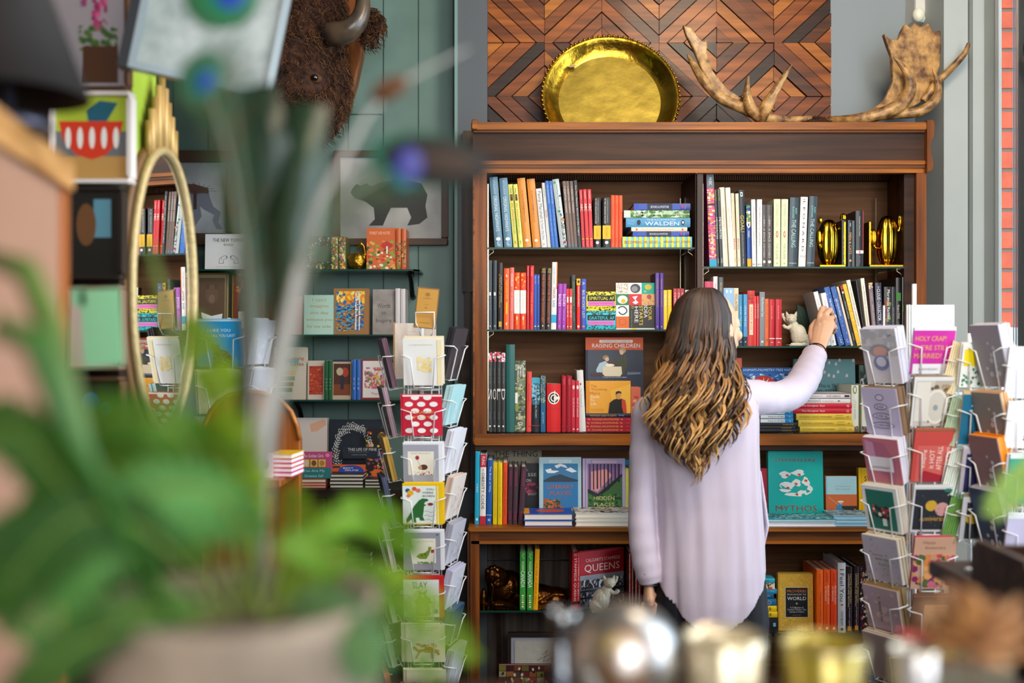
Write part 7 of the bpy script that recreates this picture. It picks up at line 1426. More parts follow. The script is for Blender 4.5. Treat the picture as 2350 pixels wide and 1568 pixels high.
# ---- bison head trophy
tb = thing('bison_head_trophy', 'mounted brown bison head with dark horn on an oak shield', 'trophy', P(700, 340, 3.68))
m = MB(); ok_ = mat('#8a4e20', h2='#4a280f', rough=.45, scale=1.2, stretch=(30, 30, 3), bump=.08, bscale=3, detail=6, spec=.25)
o = [(600, -160), (830, -160), (842, -20), (836, 60), (830, 120), (815, 190), (795, 250), (765, 300), (730, 335), (690, 355), (650, 362), (600, 350), (560, 300)]
m.prism_y([(X(a, 3.66), Z(b, 3.66)) for a, b in reversed(o)], 3.66, 3.73, ok_, .008); m.build('oak_shield', tb)
fur1 = mat('#452716', rough=.95, h2='#23120a', scale=50, bump=1.0, bscale=60)
m = MB(); D = 3.45
def bl2(px, py, rx, ry, rz, d): m.blob(P(px, py, d), (rx / F * d, ry, rz / F * d), fur1, 20, 14)
bl2(640, 40, 150, .17, 170, 3.50); bl2(660, 190, 100, .15, 130, 3.42); bl2(640, 300, 70, .12, 60, 3.36); bl2(720, 200, 78, .12, 120, 3.52); bl2(700, 60, 90, .14, 110, 3.46); bl2(640, 350, 42, .07, 30, 3.33); bl2(690, 230, 60, .09, 60, 3.40)
remesh(m, 'head', tb, .008, 4)
m = MB(); hn = mat('#2e2a27', rough=.3, h2='#5a4a3a', scale=14, spec=.6, bump=.1, bscale=40)
tine(m, [(742, 72, 3.40), (772, 78, 3.36), (806, 66, 3.34), (829, 34, 3.34), (832, -10, 3.35), (815, -70, 3.38)], [24, 27, 24, 19, 15, 5], mt=hn); m.build('horn', tb)
m = MB(); tine(m, [(530, 72, 3.40), (500, 78, 3.36), (466, 66, 3.34), (443, 34, 3.34), (440, -10, 3.35), (457, -70, 3.38)], [24, 27, 24, 19, 15, 5], mt=hn); m.build('horn', tb)
m = MB(); ec_ = P(722, 181, 3.33)
m.blob(ec_, (.025, .02, .017), mat('#4e301c', rough=.8), 16, 10); m.blob(ec_ + Vector((.002, -.014, 0)), (.0135, .012, .011), mat('#14100e', rough=.05, coat=1), 14, 10); m.build('eye', tb)
m = MB(); m.blob(P(855, 60, 3.48), (.03, .02, .05), fur1, 12, 8); m.build('ear', tb)
rnd = random.Random(8); m = MB()
fc = [mat(c, rough=.9) for c in ('#4a2a17', '#331c10', '#5e3a20', '#6e4828', '#28160d')]
cens = [((640, 40), (150, 170), .17, 3.50), ((660, 190), (100, 130), .15, 3.42), ((700, 60), (90, 110), .14, 3.46), ((720, 200), (78, 120), .12, 3.52), ((640, 300), (70, 60), .12, 3.36), ((855, 60), (20, 34), .02, 3.47), ((690, 230), (60, 60), .09, 3.40)]
for i in range(9000):
    (cx, cy), (rx, rz), ry, d = cens[i % 7 if i % 7 != 5 or i % 3 == 0 else 0]
    a = rnd.uniform(0, 2 * PI); t_ = math.acos(rnd.uniform(-.2, 1))
    n = Vector((math.sin(t_) * math.cos(a), -math.cos(t_), math.sin(t_) * math.sin(a)))
    p = P(cx, cy, d) + Vector((n.x * rx / F * d, n.y * ry, n.z * rz / F * d))
    if (p - ec_).length < .045: continue
    curl = rnd.uniform(.006, .013); ax = n.orthogonal().normalized(); ax = (ax * math.cos(a) + n.cross(ax) * math.sin(a)); bx = n.cross(ax)
    dn = Vector((0, 0, -rnd.uniform(.01, .03)))
    Q = [p + n * (.004 + .004 * k_) + ax * curl * math.sin(k_ * 1.3) + bx * curl * (1 - math.cos(k_ * 1.3)) * .6 + dn * k_ / 5 for k_ in range(6)]
    m.tube(Q, [.0013, .0013, .0012, .001, .0008, .0003], rnd.choice(fc), 3, cap=False)
m.build('fur', tb, kind='stuff')
# ================================================================ left side: partition, board with pictures, mirror
dkw = wood('#2c1e15', '#1a110c', 'z', rough=.6, coat=0)
m = MB(); m.box(-1.9, -.775, 2.02, 2.05, 0, 3.5, dkw); struct(m, 'trim_5')
m = MB(); m.box(-.815, -.779, 2.052, 2.38, 0, Z(400, 2.2), dkw); m.box(-.815, -.779, 2.052, 2.24, Z(400, 2.2), 2.75, mat('#9fb83a', rough=.55, var=.2, scale=6)); struct(m, 'trim_6')
flw = [('s', ['#a83a6a', '#c85a8a', '#8a2a5a'], .56, .2, .76, .62, 50, .006, 1.2), ('s', ['#8a3a6a'], .42, .15, .5, .45, 16, .005, 1.2), ('s', ['#4a6a2a', '#3a5a24'], .4, .58, .9, .75, 50, .006, 1), R_('#4a2a14', .45, .72, .9, .97)]
framed(95, 292, -150, 205, 8, 'blurred print of purple flower spikes in a pot, on the dark board', flw, '#9a9298', D=1.985, fcol='#5a3a24')
bowl = [R_('#a8b832', 0, 0, 1, .42), ('p', '#1f5a6a', [(.42, .18), (.6, .05), (.85, .08), (.7, .3), (.45, .32)]), R_('#6a6a6a', .0, .42, 1, .74), R_('#b88a4a', 0, .72, 1, 1), ('p', '#d0361a', [(.04, .3), (.93, .3), (.86, .52), (.7, .7), (.5, .76), (.28, .7), (.1, .52)])] + [E_('#e8e2d8', .17 + i * .165, .5, .04, .13) for i in range(5)]
framed(112, 300, 208, 420, 10, 'white-framed print of a red bowl with white petals', bowl, '#a8b832', D=1.985, fcol='#d8ccc4')
framed(150, 280, 428, 640, 8, 'dark print with a pale blue patch below the red bowl print', [R_('#1c1812', 0, 0, 1, 1), R_('#5a8a98', .45, .1, .8, .55), E_('#6a4424', .3, .4, .2, .25)], '#1c1812', D=1.985, fcol='#2a2018')
framed(150, 278, 655, 850, 8, 'pale print of a rust-coloured bird', [E_('#a8542c', .68, .62, .22, .2), ('p', '#8a3a20', [(.5, .7), (.85, .7), (.75, .92), (.6, .85)]), E_('#8a4a2c', .5, .5, .1, .09)], '#c8aea4', D=1.985, fcol='#7a5c4a')
framed(150, 278, 866, 1010, 8, 'small dark print with blue shapes, lowest on the board', [E_('#2a6a9a', .4, .4, .18, .2), E_('#3a8ab0', .7, .5, .14, .14)], '#2a2420', D=1.985, fcol='#5a3c28')
# oval mirror
t = thing('oval_mirror', 'tall oval mirror in a pale gold frame with stepped crown, reflecting the bookshelves', 'mirror', (-.75, 2.2, Z(985, 2.2)))
nrm = Vector((.9, -.155, 0)).normalized(); tg = Vector((-nrm.y, nrm.x, 0))
if tg.y < 0: tg = -tg
mc = Vector((-.752, 2.2, Z(668, 2.2))); a_, b_2 = .125, .292
mir = mat('#f4f4f2', rough=.01, metal=1.0)
m = MB(); n = 64
m.add([mc + nrm * .004 + tg * math.cos(2 * PI * i / n) * a_ + Vector((0, 0, 1)) * math.sin(2 * PI * i / n) * b_2 for i in range(n)] + [mc - nrm * .004 + tg * math.cos(2 * PI * i / n) * a_ + Vector((0, 0, 1)) * math.sin(2 * PI * i / n) * b_2 for i in range(n)], [tuple(range(n)), tuple(reversed(range(n, 2 * n)))] + [(i, (i + 1) % n, n + (i + 1) % n, n + i) for i in range(n)], mir); m.build('mirror_glass', t)
m = MB(); gf = mat('#b09a6c', rough=.45, metal=.3, bump=.3, bscale=60); gb = mat('#6a4a28', rough=.5)
m.tube([mc + nrm * .006 + tg * math.cos(2 * PI * i / n) * (a_ + .006) + Vector((0, 0, 1)) * math.sin(2 * PI * i / n) * (b_2 + .008) for i in range(n)], .010, gf, 10, closed=True); m.build('frame', t)
m = MB(); m.tube([mc - nrm * .012 + tg * math.cos(2 * PI * i / n) * (a_ + .016) + Vector((0, 0, 1)) * math.sin(2 * PI * i / n) * (b_2 + .016) for i in range(n)], .013, gb, 10, closed=True); m.build('outer_frame', t)
m = MB()
for i in range(9):
    u = (i - 4) / 4; hgt = .165 * (1 - .55 * abs(u)); c = mc + tg * u * .055 + Vector((0, 0, b_2 + .008 - .02 * abs(u)))
    m.tube([c, c + Vector((0, 0, hgt))], .0075, mat('#c8a468' if i % 2 else '#a8864c', rough=.45, metal=.3), 6)
m.build('stepped_crown', t)
m = MB(); m.tube([mc - nrm * .01 - Vector((0, 0, .0)), Vector((-.778, mc.y, mc.z))], .006, gb, 6); m.build('hanger', t)
# tilted hanging frame
t = thing('hanging_frame', 'tilted silver-framed marbled picture hanging from the ceiling', 'picture', P(450, 100, 1.9))
M9 = Matrix.Translation(P(292, 152, 1.84)) @ Matrix.Rotation(math.radians(10), 4, 'Z') @ Matrix.Rotation(math.radians(11), 4, 'Y')
wf9, hf9 = .255, .32
m = MB(); m.m = M9; sv = mat('#7f8b90', rough=.35, metal=.3)
m.box(0, wf9, 0, .03, 0, .012, sv); m.box(0, wf9, 0, .03, hf9 - .012, hf9, sv); m.box(0, .012, 0, .03, .012, hf9 - .012, sv); m.box(wf9 - .012, wf9, 0, .03, .012, hf9 - .012, sv); m.box(-.018, -.0005, 0, .035, -.002, hf9, '#15161c'); m.build('frame', t)
m = MB(); m.m = M9; m.box(.012, wf9 - .012, .008, .02, .012, hf9 - .012, mat('#a4aaa8', h2='#7c8884', scale=14, rough=.35, detail=6)); m.build('print', t)
m = MB()
for u in (.02, wf9 - .02): q = M9 @ Vector((u, .015, hf9)); m.tube([q, Vector((q.x, q.y, 3.5))], .0012, sv, 5)
m.build('hanging_wire', t)
# near cabinet at the left edge
t = thing('tall_cabinet', 'tall pinkish cabinet with tan wooden top edge at the left, very close', 'cabinet', (-.8, .95, 0))
def quadbox(m, pts_, z0, z1, mt):
    n = len(pts_); m.add([(x, y, z0) for x, y in pts_] + [(x, y, z1) for x, y in pts_], [tuple(reversed(range(n))), tuple(range(n, 2 * n))] + [(i, (i + 1) % n, n + (i + 1) % n, n + i) for i in range(n)], mt)
m = MB(); quadbox(m, [(-1.3, .55), (-.395, .62), (-.500, 1.13), (-1.3, 1.13)], 0, 1.69, mat('#a0765f', rough=.6, var=.08, scale=4)); m.build('body', t)
m = MB(); quadbox(m, [(-1.31, .54), (-.388, .61), (-.496, 1.16), (-1.31, 1.16)], 1.6905, 1.722, wood('#c8935a', '#9a6a36', 'y')); m.build('top_edge', t)
m = MB(); quadbox(m, [(-.56, 1.1305), (-.4995, 1.1305), (-.506, 1.17), (-.56, 1.17)], 0, 1.69, mat('#9a5426', rough=.5)); m.build('corner_post', t)
t = thing('table_lamp', 'dark cone-shaded lamp standing on the tall cabinet', 'lamp', (X(40, 1.0), .98, 1.722))
m = MB(); sh = mat('#1e1917', rough=.8); m.lathe([(.03, .155), (.075, .03), (.073, .03), (.028, .153)], (X(40, 1.0), .98, 1.725), sh, 32); m.build('lamp_shade', t)
m = MB(); m.lathe([(.001, .001), (.04, .001), (.038, .01), (.006, .014), (.006, .15), (.001, .15)], (X(40, 1.0), .98, 1.7225), mat('#4a4a58', rough=.3, metal=.6), 24); m.build('base', t)
m = MB(); m.m = Matrix.Translation((-.492, 1.178, Z(842, 1.18))) @ Matrix.Rotation(-.06, 4, 'Y'); m.box(0, .045, 0, .002, 0, .088, mat('#7cc094', rough=.6)); m.box(-.01, .006, 0, .002, .07, .09, mat('#7cc094', rough=.6))
solo(m, 'paper_tag', 'mint green paper tag stuck to the corner of the tall cabinet', 'paper tag', (-.492, 1.178, Z(842, 1.18)))
# arched wooden display stand
t = thing('display_stand', 'orange-brown wooden stand with rounded arch top and small shelf of pink goods', 'display stand', (X(575, 2.66), 2.6, 0))
DD = 2.66; ow_ = wood('#a05a22', '#7a3f16', 'z', rough=.35)
o = [(688, 1568), (688, 1010), (681, 975), (668, 945), (650, 924), (625, 908), (590, 900), (560, 900), (525, 908), (500, 924), (482, 945), (469, 975), (462, 1010), (462, 1568)]
m = MB(); m.prism_y([(X(a, DD), Z(b, DD) if b < 1568 else 0.001) for a, b in reversed(o)][::-1][::-1], DD, DD + .03, ow_, .003); m.build('arch_panel', t)
m = MB(); m.tube([P(a, b, DD - .002) for a, b in o[1:-1]], .006, wood('#b87a3c', '#8a5424', 'x'), 8); m.build('edge_moulding', t)
sz = Z(1096, 2.50)
m = MB(); m.bbox(X(462, DD), X(686, DD), 2.45, DD - .0005, sz - .018, sz, ow_, .003); m.build('shelf', t)
m = MB(); x0 = X(548, 2.49); m.m = Matrix.Translation((x0, 2.475, sz + .0005)) @ Matrix.Rotation(.15, 4, 'Z')
m.box(0, .085, 0, .02, 0, .058, mat('#e2b8cc', rough=.3)); art(m, (Vector((0, 0, .058)), Vector((.085, 0, 0)), Vector((0, 0, -.058)), Vector((0, -1, 0))), [E_('#4a6a4a', .2 + i * .3, .42, .1, .22) for i in range(3)] + [('s', ['#e8f0ee'], .15, .3, .9, .5, 7, .003, .6)])
solo(m, 'gift_box', 'pink gift box with three small windows on the arched stand shelf', 'gift box', (x0, 2.475, sz))
for i in range(5):
    m = MB(); c_ = ['#c82a6a', '#c82a6a', '#d8402a', '#c82a6a', '#e8b82a'][i]
    z_ = sz + .0005 + i * .0112; m.m = Matrix.Translation((X(618, 2.53), 2.51, z_)) @ Matrix.Rotation(-.1, 4, 'Z')
    m.box(0, .062, 0, .10, 0, .0015, c_); m.box(0, .062, 0, .10, .009, .0105, c_); m.box(0, .0015, 0, .10, .0015, .009, c_); m.box(.0015, .0605, .002, .098, .0015, .009, '#ece6e6')
    solo(m, 'small_book', '%s small book in the pile on the arched stand' % ['lowest pink', 'second pink', 'orange', 'fourth pink', 'topmost yellow'][i], 'book', (X(618, 2.53), 2.51, z_), 'small books on the arched stand')
# ================================================================ foreground counter and what stands on it
CZ = 1.20
t = thing('display_counter', 'wooden display counter just below view, holding plants and glassware', 'counter', (.2, .7, 0))
m = MB(); m.bbox(-.36, 1.0, .42, .965, CZ - .03, CZ, WDD, .004); m.build('counter_top', t)
m = MB(); m.box(-.33, .97, .45, .93, 0.001, CZ - .0305, WDD); m.build('body', t)
def frond(parent, path, ln, col, n=46, w=.0024, name='frond'):
    m = MB(); Pp = [P(*p) for p in path]; Q = []
    k = len(Pp)
    for i in range(k - 1):
        p0 = Pp[max(i - 1, 0)]; p1 = Pp[i]; p2 = Pp[i + 1]; p3 = Pp[min(i + 2, k - 1)]
        for q in range(16):
            t_ = q / 16; Q.append(0.5 * ((2 * p1) + (p2 - p0) * t_ + (2 * p0 - 5 * p1 + 4 * p2 - p3) * t_ * t_ + (3 * p1 - p0 - 3 * p2 + p3) * t_ ** 3))
    Q.append(Pp[-1]); mt = mat(col, rough=.6, var=.35, scale=20, spec=.12)
    m.tube(Q, [.0014 * (1 - .7 * i / len(Q)) for i in range(len(Q))], mat('#6a7a2a', rough=.5), 5)
    rn = random.Random(int(path[0][0] + path[-1][1]))
    L = len(Q) - 2
    for i in range(n):
        f = .20 + .8 * i / n; a = int(f * L); p = Q[a]; tn = (Q[a + 1] - Q[a]).normalized()
        sd_ = tn.cross(Vector((0, -1, .25))).normalized()
        l_ = ln * math.sin(PI * min(1, .18 + .82 * (1 - f) ** .8)) * (1 if f < .9 else .7) + ln * .12
        for sg in (-1, 1):
            d_ = (sd_ * sg + tn * .35 + Vector((0, rn.uniform(-.25, .25), -.25))).normalized()
            wv = tn * w * 1.6
            a0 = p; a1 = p + d_ * l_ * .5 + Vector((0, 0, .002)); a2 = p + d_ * l_
            m.add([a0 - wv * .5, a0 + wv * .5, a1 + wv, a1 - wv, a2], [(0, 1, 2, 3), (3, 2, 4)], mt)
    return m.build(name, parent)
pf = thing('potted_fern', 'large green fern in a beige woven pot, very close and blurred', 'plant', (X(560, .64), .64, CZ))
px_ = X(550, .64)
m = MB(); pm_ = mat('#948270', rough=.8, h2='#6c5e52', scale=14, bump=.4, bscale=90)
m.lathe([(.001, .0), (.066, .0), (.082, .06), (.088, .12), (.083, .148), (.086, .160), (.079, .160), (.076, .13), (.001, .08)], (px_, .64, CZ + .0005), pm_, 40); m.build('pot', pf)
m = MB(); m.lathe([(.001, .085), (.0755, .10)], (px_, .64, CZ), mat('#1c140e', rough=.95), 30); m.build('soil', pf)
b0_ = (560, 1420, .64)
FRN = [([b0_, (590, 1260, .62), (520, 1180, .60), (390, 1165, .58), (250, 1220, .56), (130, 1330, .55), (40, 1480, .55)], .026, '#4c7b39', .0020),
([b0_, (540, 1190, .60), (430, 1120, .58), (300, 1150, .57), (170, 1250, .57), (70, 1400, .57)], .022, '#548642', .0020),
([(600, 1420, .64), (650, 1270, .66), (720, 1260, .68), (810, 1320, .70), (900, 1420, .72), (1010, 1580, .72)], .020, '#587c20', .0014),
([(610, 1420, .66), (740, 1350, .70), (860, 1330, .74), (980, 1400, .76), (1100, 1530, .78)], .018, '#6e8923', .0014),
([(590, 1410, .66), (585, 1150, .70), (550, 990, .74), (490, 860, .78), (430, 720, .80)], .018, '#72931d', .0018),
([b0_, (470, 1120, .62), (400, 990, .60), (280, 960, .60), (150, 1010, .60), (60, 1120, .60)], .020, '#3f651b', .0018),
([(500, 1420, .62), (300, 1300, .58), (150, 1120, .55), (50, 1000, .54), (-60, 960, .54)], .018, '#2b4c12', .0018),
([(620, 1410, .68), (720, 1240, .74), (800, 1180, .78), (880, 1200, .8), (960, 1280, .82)], .018, '#588013', .0013),
([(520, 1420, .62), (400, 1400, .58), (240, 1430, .56), (100, 1530, .55)], .016, '#3f6123', .0014),
([(560, 1400, .66), (540, 1120, .68), (480, 1020, .70), (370, 1020, .72), (260, 1080, .74)], .018, '#517218', .0018),
([(620, 1430, .64), (720, 1390, .62), (800, 1440, .60), (860, 1560, .58)], .018, '#618656', .0016),
([(480, 1430, .60), (260, 1450, .56), (120, 1520, .54), (20, 1640, .53)], .016, '#284713', .0018),
([(500, 1420, .62), (240, 1250, .57), (60, 1230, .54), (-60, 1330, .53)], .020, '#2e5116', .0020),
([(620, 1430, .66), (670, 1330, .70), (690, 1230, .74), (660, 1120, .78)], .016, '#617b16', .0012),
([(540, 1420, .62), (430, 1230, .60), (300, 1090, .60), (180, 1060, .60), (60, 1180, .60)], .020, '#486e1a', .0018),
([(520, 1420, .60), (360, 1240, .56), (200, 1180, .54), (60, 1290, .53), (-30, 1430, .53)], .020, '#2a4c1a', .0018),
([(600, 1420, .66), (560, 1180, .72), (500, 1060, .76), (420, 960, .8)], .016, '#6b861b', .0014)]
for pth, l_, c_, w_q in FRN: frond(pf, pth, l_, c_, w=w_q)
# broad dark leaves of the same pot
def blade(parent, path, w, col, name='leaf', e=1.0):
    m = MB(); Pp = [P(*p) for p in path]; n = len(Pp); vs = []; mt = mat(col, rough=.4, var=.3, scale=15)
    for i, p in enumerate(Pp):
        t_ = (Pp[min(i + 1, n - 1)] - Pp[max(i - 1, 0)]).normalized(); s_ = t_.cross(Vector((0, -1, 0))).normalized(); ww = w * math.sin(PI * ((i + .35) / (n - .1 + .35)) ** e) + .0012
        vs += [p - s_ * ww, p + Vector((0, -ww * .3, 0)), p + s_ * ww, p + Vector((0, .002, 0))]
    fs = []
    for i in range(n - 1):
        for j in range(4): e = (j + 1) % 4; fs.append((i * 4 + j, i * 4 + e, (i + 1) * 4 + e, (i + 1) * 4 + j))
    fs += [(0, 3, 2, 1), tuple(4 * (n - 1) + j for j in range(4))]
    m.smooth = True; m.add(vs, fs, mt); return m.build(name, parent)
blade(pf, [(520, 1400, .68), (560, 1000, .74), (570, 700, .80), (600, 480, .83), (600, 340, .84), (580, 200, .86)], .024, '#142818', e=2.2)
blade(pf, [(560, 1400, .68), (620, 1050, .74), (650, 760, .78), (655, 520, .82), (670, 400, .84), (695, 240, .86)], .026, '#1a301a', e=2.2)
blade(pf, [(500, 1400, .66), (430, 1000, .68), (400, 800, .70), (340, 560, .72)], .004, '#5a6a34')
blade(pf, [(420, 1420, .60), (200, 1100, .58), (120, 760, .60), (60, 620, .62), (-30, 590, .64)], .008, '#5f7a38')
blade(pf, [(400, 1440, .58), (160, 1000, .52), (80, 780, .52), (-20, 745, .52)], .007, '#3a6a24')
# ---- peacock feathers standing in the pot
def feather(label, stem, eye, rx, rz, ang, cols, D, group='peacock feathers', barb=.03):
    t = thing('peacock_feather', label, 'feather', tuple(P(*stem[0])), group)
    m = MB(); Pp = [P(*p) for p in stem]; m.tube(Pp, [.0013 - .0007 * i / len(Pp) for i in range(len(Pp))], mat('#8f8a80', rough=.5), 6); m.build('shaft', t)
    c = P(eye[0], eye[1], D); R3 = Matrix.Rotation(ang, 3, 'Y'); m = MB()
    k = D / F
    for i, (cc, s_) in enumerate(cols):
        m.blob(c + Vector((0, -.0008 * i, 0)) + R3 @ Vector((.12 * rx * k * i, 0, 0)), (rx * k * s_, .0012, rz * k * s_), mat(cc, rough=.45, spec=.2), 24, 6, rot=R3)
    m.build('eye', t)
    m = MB(); rn = random.Random(int(eye[0])); L_ = len(Pp)
    for i in range(130):
        f = .35 + .65 * i / 130; a = min(int(f * (L_ - 1)), L_ - 2); q = Pp[a].lerp(Pp[a + 1], f * (L_ - 1) - a); tn = (Pp[a + 1] - Pp[a]).normalized(); sd_ = tn.cross(Vector((0, -1, 0)))
        for sg in (-1, 1):
            e = q + (sd_ * sg * rn.uniform(.6, 1) + tn * .8) * barb * (.4 + .6 * f) + Vector((0, 0, -.004))
            m.tube([q, q.lerp(e, .5) + tn * .003, e], [.0004, .0003, .0001], mat(rn.choice(['#2a5a3a', '#4a5a2a', '#5a4a24', '#1f6a5a']), rough=.4, metal=.2), 3, cap=False)
    m.build('barbs', t, kind='stuff')
PK = [('#3a2a1a', 1.0), ('#1f8a62', .86), ('#2a1a10', .66), ('#4a3018', .48)]
feather('peacock feather with blue-violet eye pointing at the bookcase', [(590, 1400, .70), (620, 1000, .72), (700, 640, .74), (800, 450, .74), (900, 390, .74)], (985, 368), 150, 66, .12, [('#1f5a44', .95), ('#15100c', .86), ('#33200f', .5)], .74)
m = MB(); m.blob(P(938, 378, .732), (.0105, .0012, .0125), mat('#2c2a80', rough=.4), 18, 6); m.blob(P(925, 400, .733), (.010, .0012, .012), mat('#14605c', rough=.4), 18, 6); e_ = m.build('eye_spot', [o for o in COL.objects if o.name.startswith('peacock_feather')][-1])
feather('peacock feather with small blue eye before the hanging frame', [(560, 1400, .70), (580, 900, .74), (560, 560, .76), (520, 330, .76), (480, 210, .76)], (462, 182), 52, 70, .5, [('#35553a', 1.0), ('#245c48', .7), ('#1c3a8a', .35)], .76)
feather('peacock feather with bright blue eye at the top of view', [(570, 1400, .70), (600, 800, .76), (560, 400, .78), (520, 100, .78)], (508, -8), 90, 80, .0, [('#2f5a3a', 1.0), ('#1f6a44', .75), ('#163a96', .4)], .78)
t = thing('dried_branch', 'dry pale branch with a brown seed pod rising over the plank wall', 'branch', P(600, 1400, .72))
m = MB(); m.tube([P(*p) for p in ((600, 1400, .72), (610, 960, .72), (680, 640, .74), (740, 450, .76), (840, 270, .78), (900, 200, .79), (1000, 150, .80), (1075, 112, .81))], [.0045, .0045, .0042, .0036, .002, .0018, .0014, .0006], mat('#9a948c', rough=.6), 8); m.build('stem', t)
m = MB(); m.blob(P(893, 205, .785), (.016, .006, .0085), mat('#5a3418', rough=.7), 16, 10, rot=Matrix.Rotation(-.5, 3, 'Y')); m.build('seed_pod', t)
# ---- glass globe and metal cups
frost_ = glass_mat('#f4f1ea', .42).copy()
for n_ in frost_.node_tree.nodes:
    if n_.type == 'BSDF_GLOSSY': n_.inputs['Roughness'].default_value = .3
t = thing('glass_globe', 'round glass globe with golden filling on the near counter', 'glass ornament', (X(1432, .82), .82, CZ))
g2 = bpy.data.materials.new('thick_glass'); g2.use_nodes = True; bb_ = g2.node_tree.nodes['Principled BSDF']; bb_.inputs['Transmission Weight'].default_value = 1.0; bb_.inputs['Roughness'].default_value = .02; bb_.inputs['IOR'].default_value = 1.3
gx = X(1432, .82); gz = Z(1508, .82)
m = MB(); m.blob((gx, .82, gz), .0445, frost_, 36, 24); m.build('globe', t)
m = MB(); m.blob((gx, .82, gz - .004), (.024, .024, .028), mat('#d8962a', rough=.25, metal=.3, coat=.6), 24, 16); m.blob((gx - .012, .81, gz + .012), .011, mat('#f0cc70', rough=.2, metal=.3, coat=.6), 16, 10); m.blob((gx + .014, .808, gz + .008), .010, mat('#c87a1c', rough=.2, metal=.3, coat=.6), 16, 10); m.build('golden_filling', t)
m = MB(); m.lathe([(.001, .0), (.030, .0), (.034, .012), (.022, .022), (.016, gz - .044 - CZ), (.001, gz - .044 - CZ)], (gx, .82, CZ + .0005), mat('#d0b060', rough=.2, metal=.3, coat=.6), 30); m.build('base', t)
def cup(px, top, r, col, label, D=.82, gr='metal cups on the near counter', c2=None):
    t = thing('metal_cup', label, 'cup', (X(px, D), D, CZ), gr); h = Z(top, D) - CZ
    m = MB(); m.lathe([(.001, 0), (r * .86, 0), (r * .93, h * .4), (r, h), (r * .96, h + .001), (r * .9, h * .9), (r * .84, .004), (.001, .004)], (X(px, D), D, CZ + .0005), mat(col, rough=.2, metal=.35, coat=.6), 40); cpb = m.build('cup_body', t)
    m = MB(); c = Vector((X(px, D), D, CZ + h)); m.tube([c + Vector((r * math.cos(a), r * math.sin(a), .0005)) for a in [2 * PI * i / 40 for i in range(40)]], .0012, mat('#e8dcb8', rough=.1, metal=.9), 6, closed=True); m.build('rim', cpb)
cup(1660, 1462, .0315, '#dccba8', 'pale champagne metal cup between the glass globe and the olive gold cup')
cup(1890, 1478, .033, '#b09a3a', 'olive gold metal cup between two silver-toned cups')
cup(2098, 1492, .017, '#d0c8c4', 'small silvery cup beside the dried flower', .80)
t = thing('glass_vase', 'small clear glass vase at the edge of the glass globe', 'vase', (X(1292, .86), .86, CZ))
m = MB(); m.lathe([(.001, 0), (.018, 0), (.020, .02), (.013, .06), (.010, .085), (.013, .094), (.012, .094), (.009, .085), (.012, .06), (.018, .02), (.001, .004)], (X(1292, .86), .86, CZ + .0005), glass_mat('#e8eef6', .3), 30); m.build('vase_body', t)
# flat boxed picture on the counter's far edge
m = MB(); m.m = Matrix.Translation((X(2058, .95), .93, CZ + .0005)) @ Matrix.Rotation(-.04, 4, 'Z'); m.box(0, .098, 0, .028, 0, Z(1458, .95) - CZ, mat('#5c5446', rough=.35)); hq = Z(1458, .95) - CZ; m.box(-.0005, .0985, -.0008, .0288, hq, hq + .002, mat('#a02a34')); art(m, (Vector((0, 0, hq)), Vector((.098, 0, 0)), Vector((0, 0, -hq)), Vector((0, -1, 0))), [('s', ['#7a7a3a', '#8a8a7a', '#b89a2a', '#5a5a4a', '#4a5a4a'], 0, .02, 1, .4, 90, .004, .4), R_('#a02a34', 0, .42, 1, .44), R_('#6a6454', 0, .46, 1, 1)])
solo(m, 'picture_box', 'upright picture box with red edge beside the olive gold cup', 'box', (X(2058, .95), .93, CZ))
# dried flower in a dark vase
t = thing('dried_flower', 'brown dried flower head in a dark vase on the near counter', 'dried flower', (X(2235, .66), .66, CZ))
fx = X(2235, .66)
m = MB(); m.lathe([(.001, 0), (.020, 0), (.026, .03), (.016, .06), (.013, .075), (.011, .075), (.001, .06)], (fx, .66, CZ + .0005), mat('#1f2014', rough=.3), 28); m.build('vase', t)
m = MB(); fz = Z(1470, .66); m.tube([(fx, .66, CZ + .06), (fx, .66, fz)], .002, '#6a4a2a', 6)
rn = random.Random(9)
for i in range(34):
    a = i * 2.4; el = -.1 + 1.35 * (i / 34); rr_ = .030 + .012 * rn.random()
    d_ = Vector((math.cos(a) * math.cos(el), math.sin(a) * math.cos(el) * .8, math.sin(el)))
    rq = d_.to_track_quat('X', 'Z').to_matrix()
    m.blob(Vector((fx, .66, fz - .006)) + d_ * rr_ * .6, (rr_ * .6, .0085, .0025), mat(['#b07c48', '#8a5a34', '#c89a6c', '#9a6a44'][i % 4], rough=.7), 10, 6, rot=rq)
m.build('petals', t)
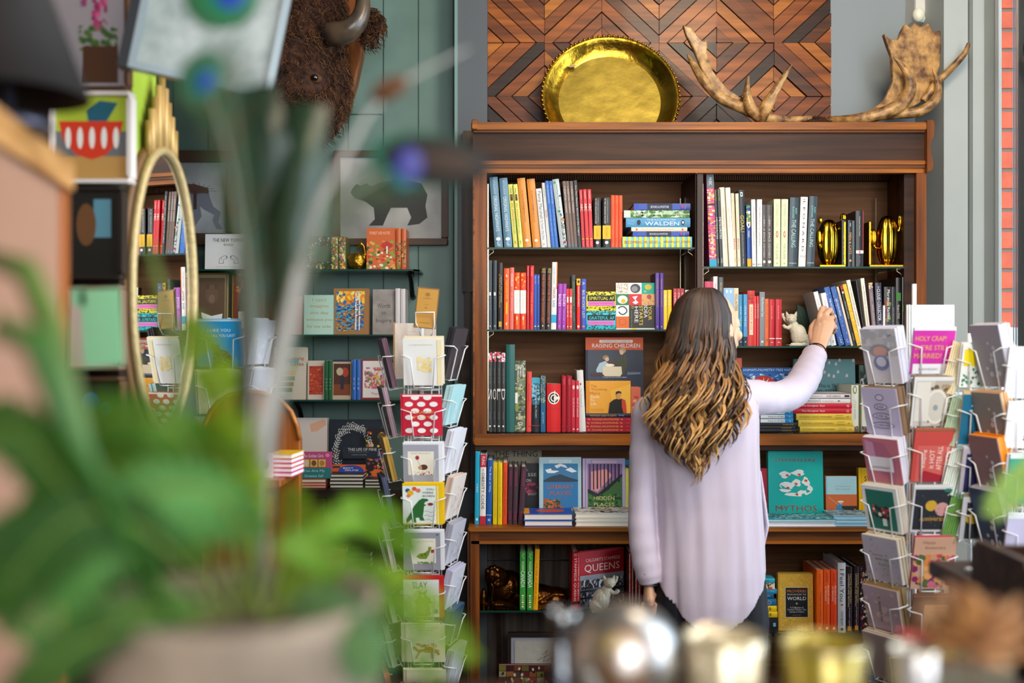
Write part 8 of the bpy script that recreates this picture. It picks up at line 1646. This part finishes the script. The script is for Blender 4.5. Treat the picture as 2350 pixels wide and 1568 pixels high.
# dark display stand on the right with papers, crate and red picture
t = thing('side_counter', 'dark wooden counter against the window, below the card racks', 'counter', (1.1, 1.6, 0))
m = MB(); m.bbox(.775, 1.55, 1.05, 1.905, 1.085, 1.112, wood('#33261c', '#1f1711', 'y'), .004); m.build('counter_top', t)
m = MB(); m.box(.80, 1.54, 1.08, 1.88, .001, 1.0845, wood('#3a2c22', '#241b14', 'z')); m.build('body', t)
rn = random.Random(2)
for i in range(4):
    m = MB(); m.m = Matrix.Translation((.835 + i * .02, 1.70 - i * .01, 1.1125 + i * .0065)) @ Matrix.Rotation(rn.uniform(-.3, .3), 4, 'Z'); m.box(0, .15, 0, .12, 0, .006, mat('#dcdce4', rough=.25)); art(m, (Vector((0, .12, .006)), Vector((.15, 0, 0)), Vector((0, -.12, 0)), Vector((0, 0, 1))), [E_('#b8a8ac', .5, .5, .3, .25)])
    solo(m, 'leaflet_pack', '%s of the white leaflet packs in front of the racks' % ['bottom', 'second', 'third', 'top'][i], 'leaflet', (.835 + i * .02, 1.70, 1.1125 + i * .0065), 'leaflet packs on the side counter')
t = thing('wooden_crate', 'dark brown wooden crate with yellow label on the side counter', 'crate', (.86, 1.42, 1.112))
m = MB(); x0, x1, y0, y1 = X(2262, 1.55), 1.06, 1.42, 1.60; cwd = wood('#4a3424', '#2c1e15', 'x'); zt_ = 1.1125 + .09
m.box(x0, x1, y0, y0 + .012, 1.1125, zt_, cwd); m.box(x0, x1, y1 - .012, y1, 1.1125, zt_, cwd); m.box(x0, x0 + .012, y0 + .012, y1 - .012, 1.1125, zt_ + .01, cwd); m.box(x1 - .012, x1, y0 + .012, y1 - .012, 1.1125, zt_, cwd); m.box(x0, x1, y0 + .012, y1 - .012, 1.1125, 1.12, cwd); cb2 = m.build('crate_body', t)
m = MB(); m.box(x0 + .025, x0 + .06, y0 - .001, y0, 1.14, 1.185, mat('#c8921c', rough=.5)); m.build('label', cb2, label='yellow paper label')
t = thing('red_picture', 'red-edged sketch picture leaning in the dark crate', 'picture', (x0 + .05, 1.5, 1.13))
m = MB(); m.m = Matrix.Translation((x0 + .035, 1.50, 1.125)) @ Matrix.Rotation(.35, 4, 'Y') @ Matrix.Rotation(-.15, 4, 'X'); m.box(0, .14, 0, .006, 0, .16, mat('#a81e2a')); art(m, (Vector((0, 0, .16)), Vector((.14, 0, 0)), Vector((0, 0, -.16)), Vector((0, -1, 0))), [R_('#c8c4b0', .14, .14, .9, .9), ('s', ['#5a6a70', '#8a8a7a', '#3a4248'], .2, .2, .85, .8, 70, .004, 1)]); m.build('picture_board', t)
# fern tip reaching in from the right
t = thing('fern_in_vase', 'small fern with one light green frond reaching in at the right edge', 'plant', (.615, .92, CZ))
m = MB(); m.lathe([(.001, 0), (.03, 0), (.035, .05), (.028, .10), (.025, .10), (.001, .08)], (.615, .88, CZ + .0005), mat('#d8d4cc', rough=.4), 26); m.build('vase', t)
frond(t, [(2800, 1290, .88), (2620, 1090, .90), (2450, 1060, .92), (2340, 1110, .94), (2270, 1190, .96)], .020, '#a8cc6a', n=30)
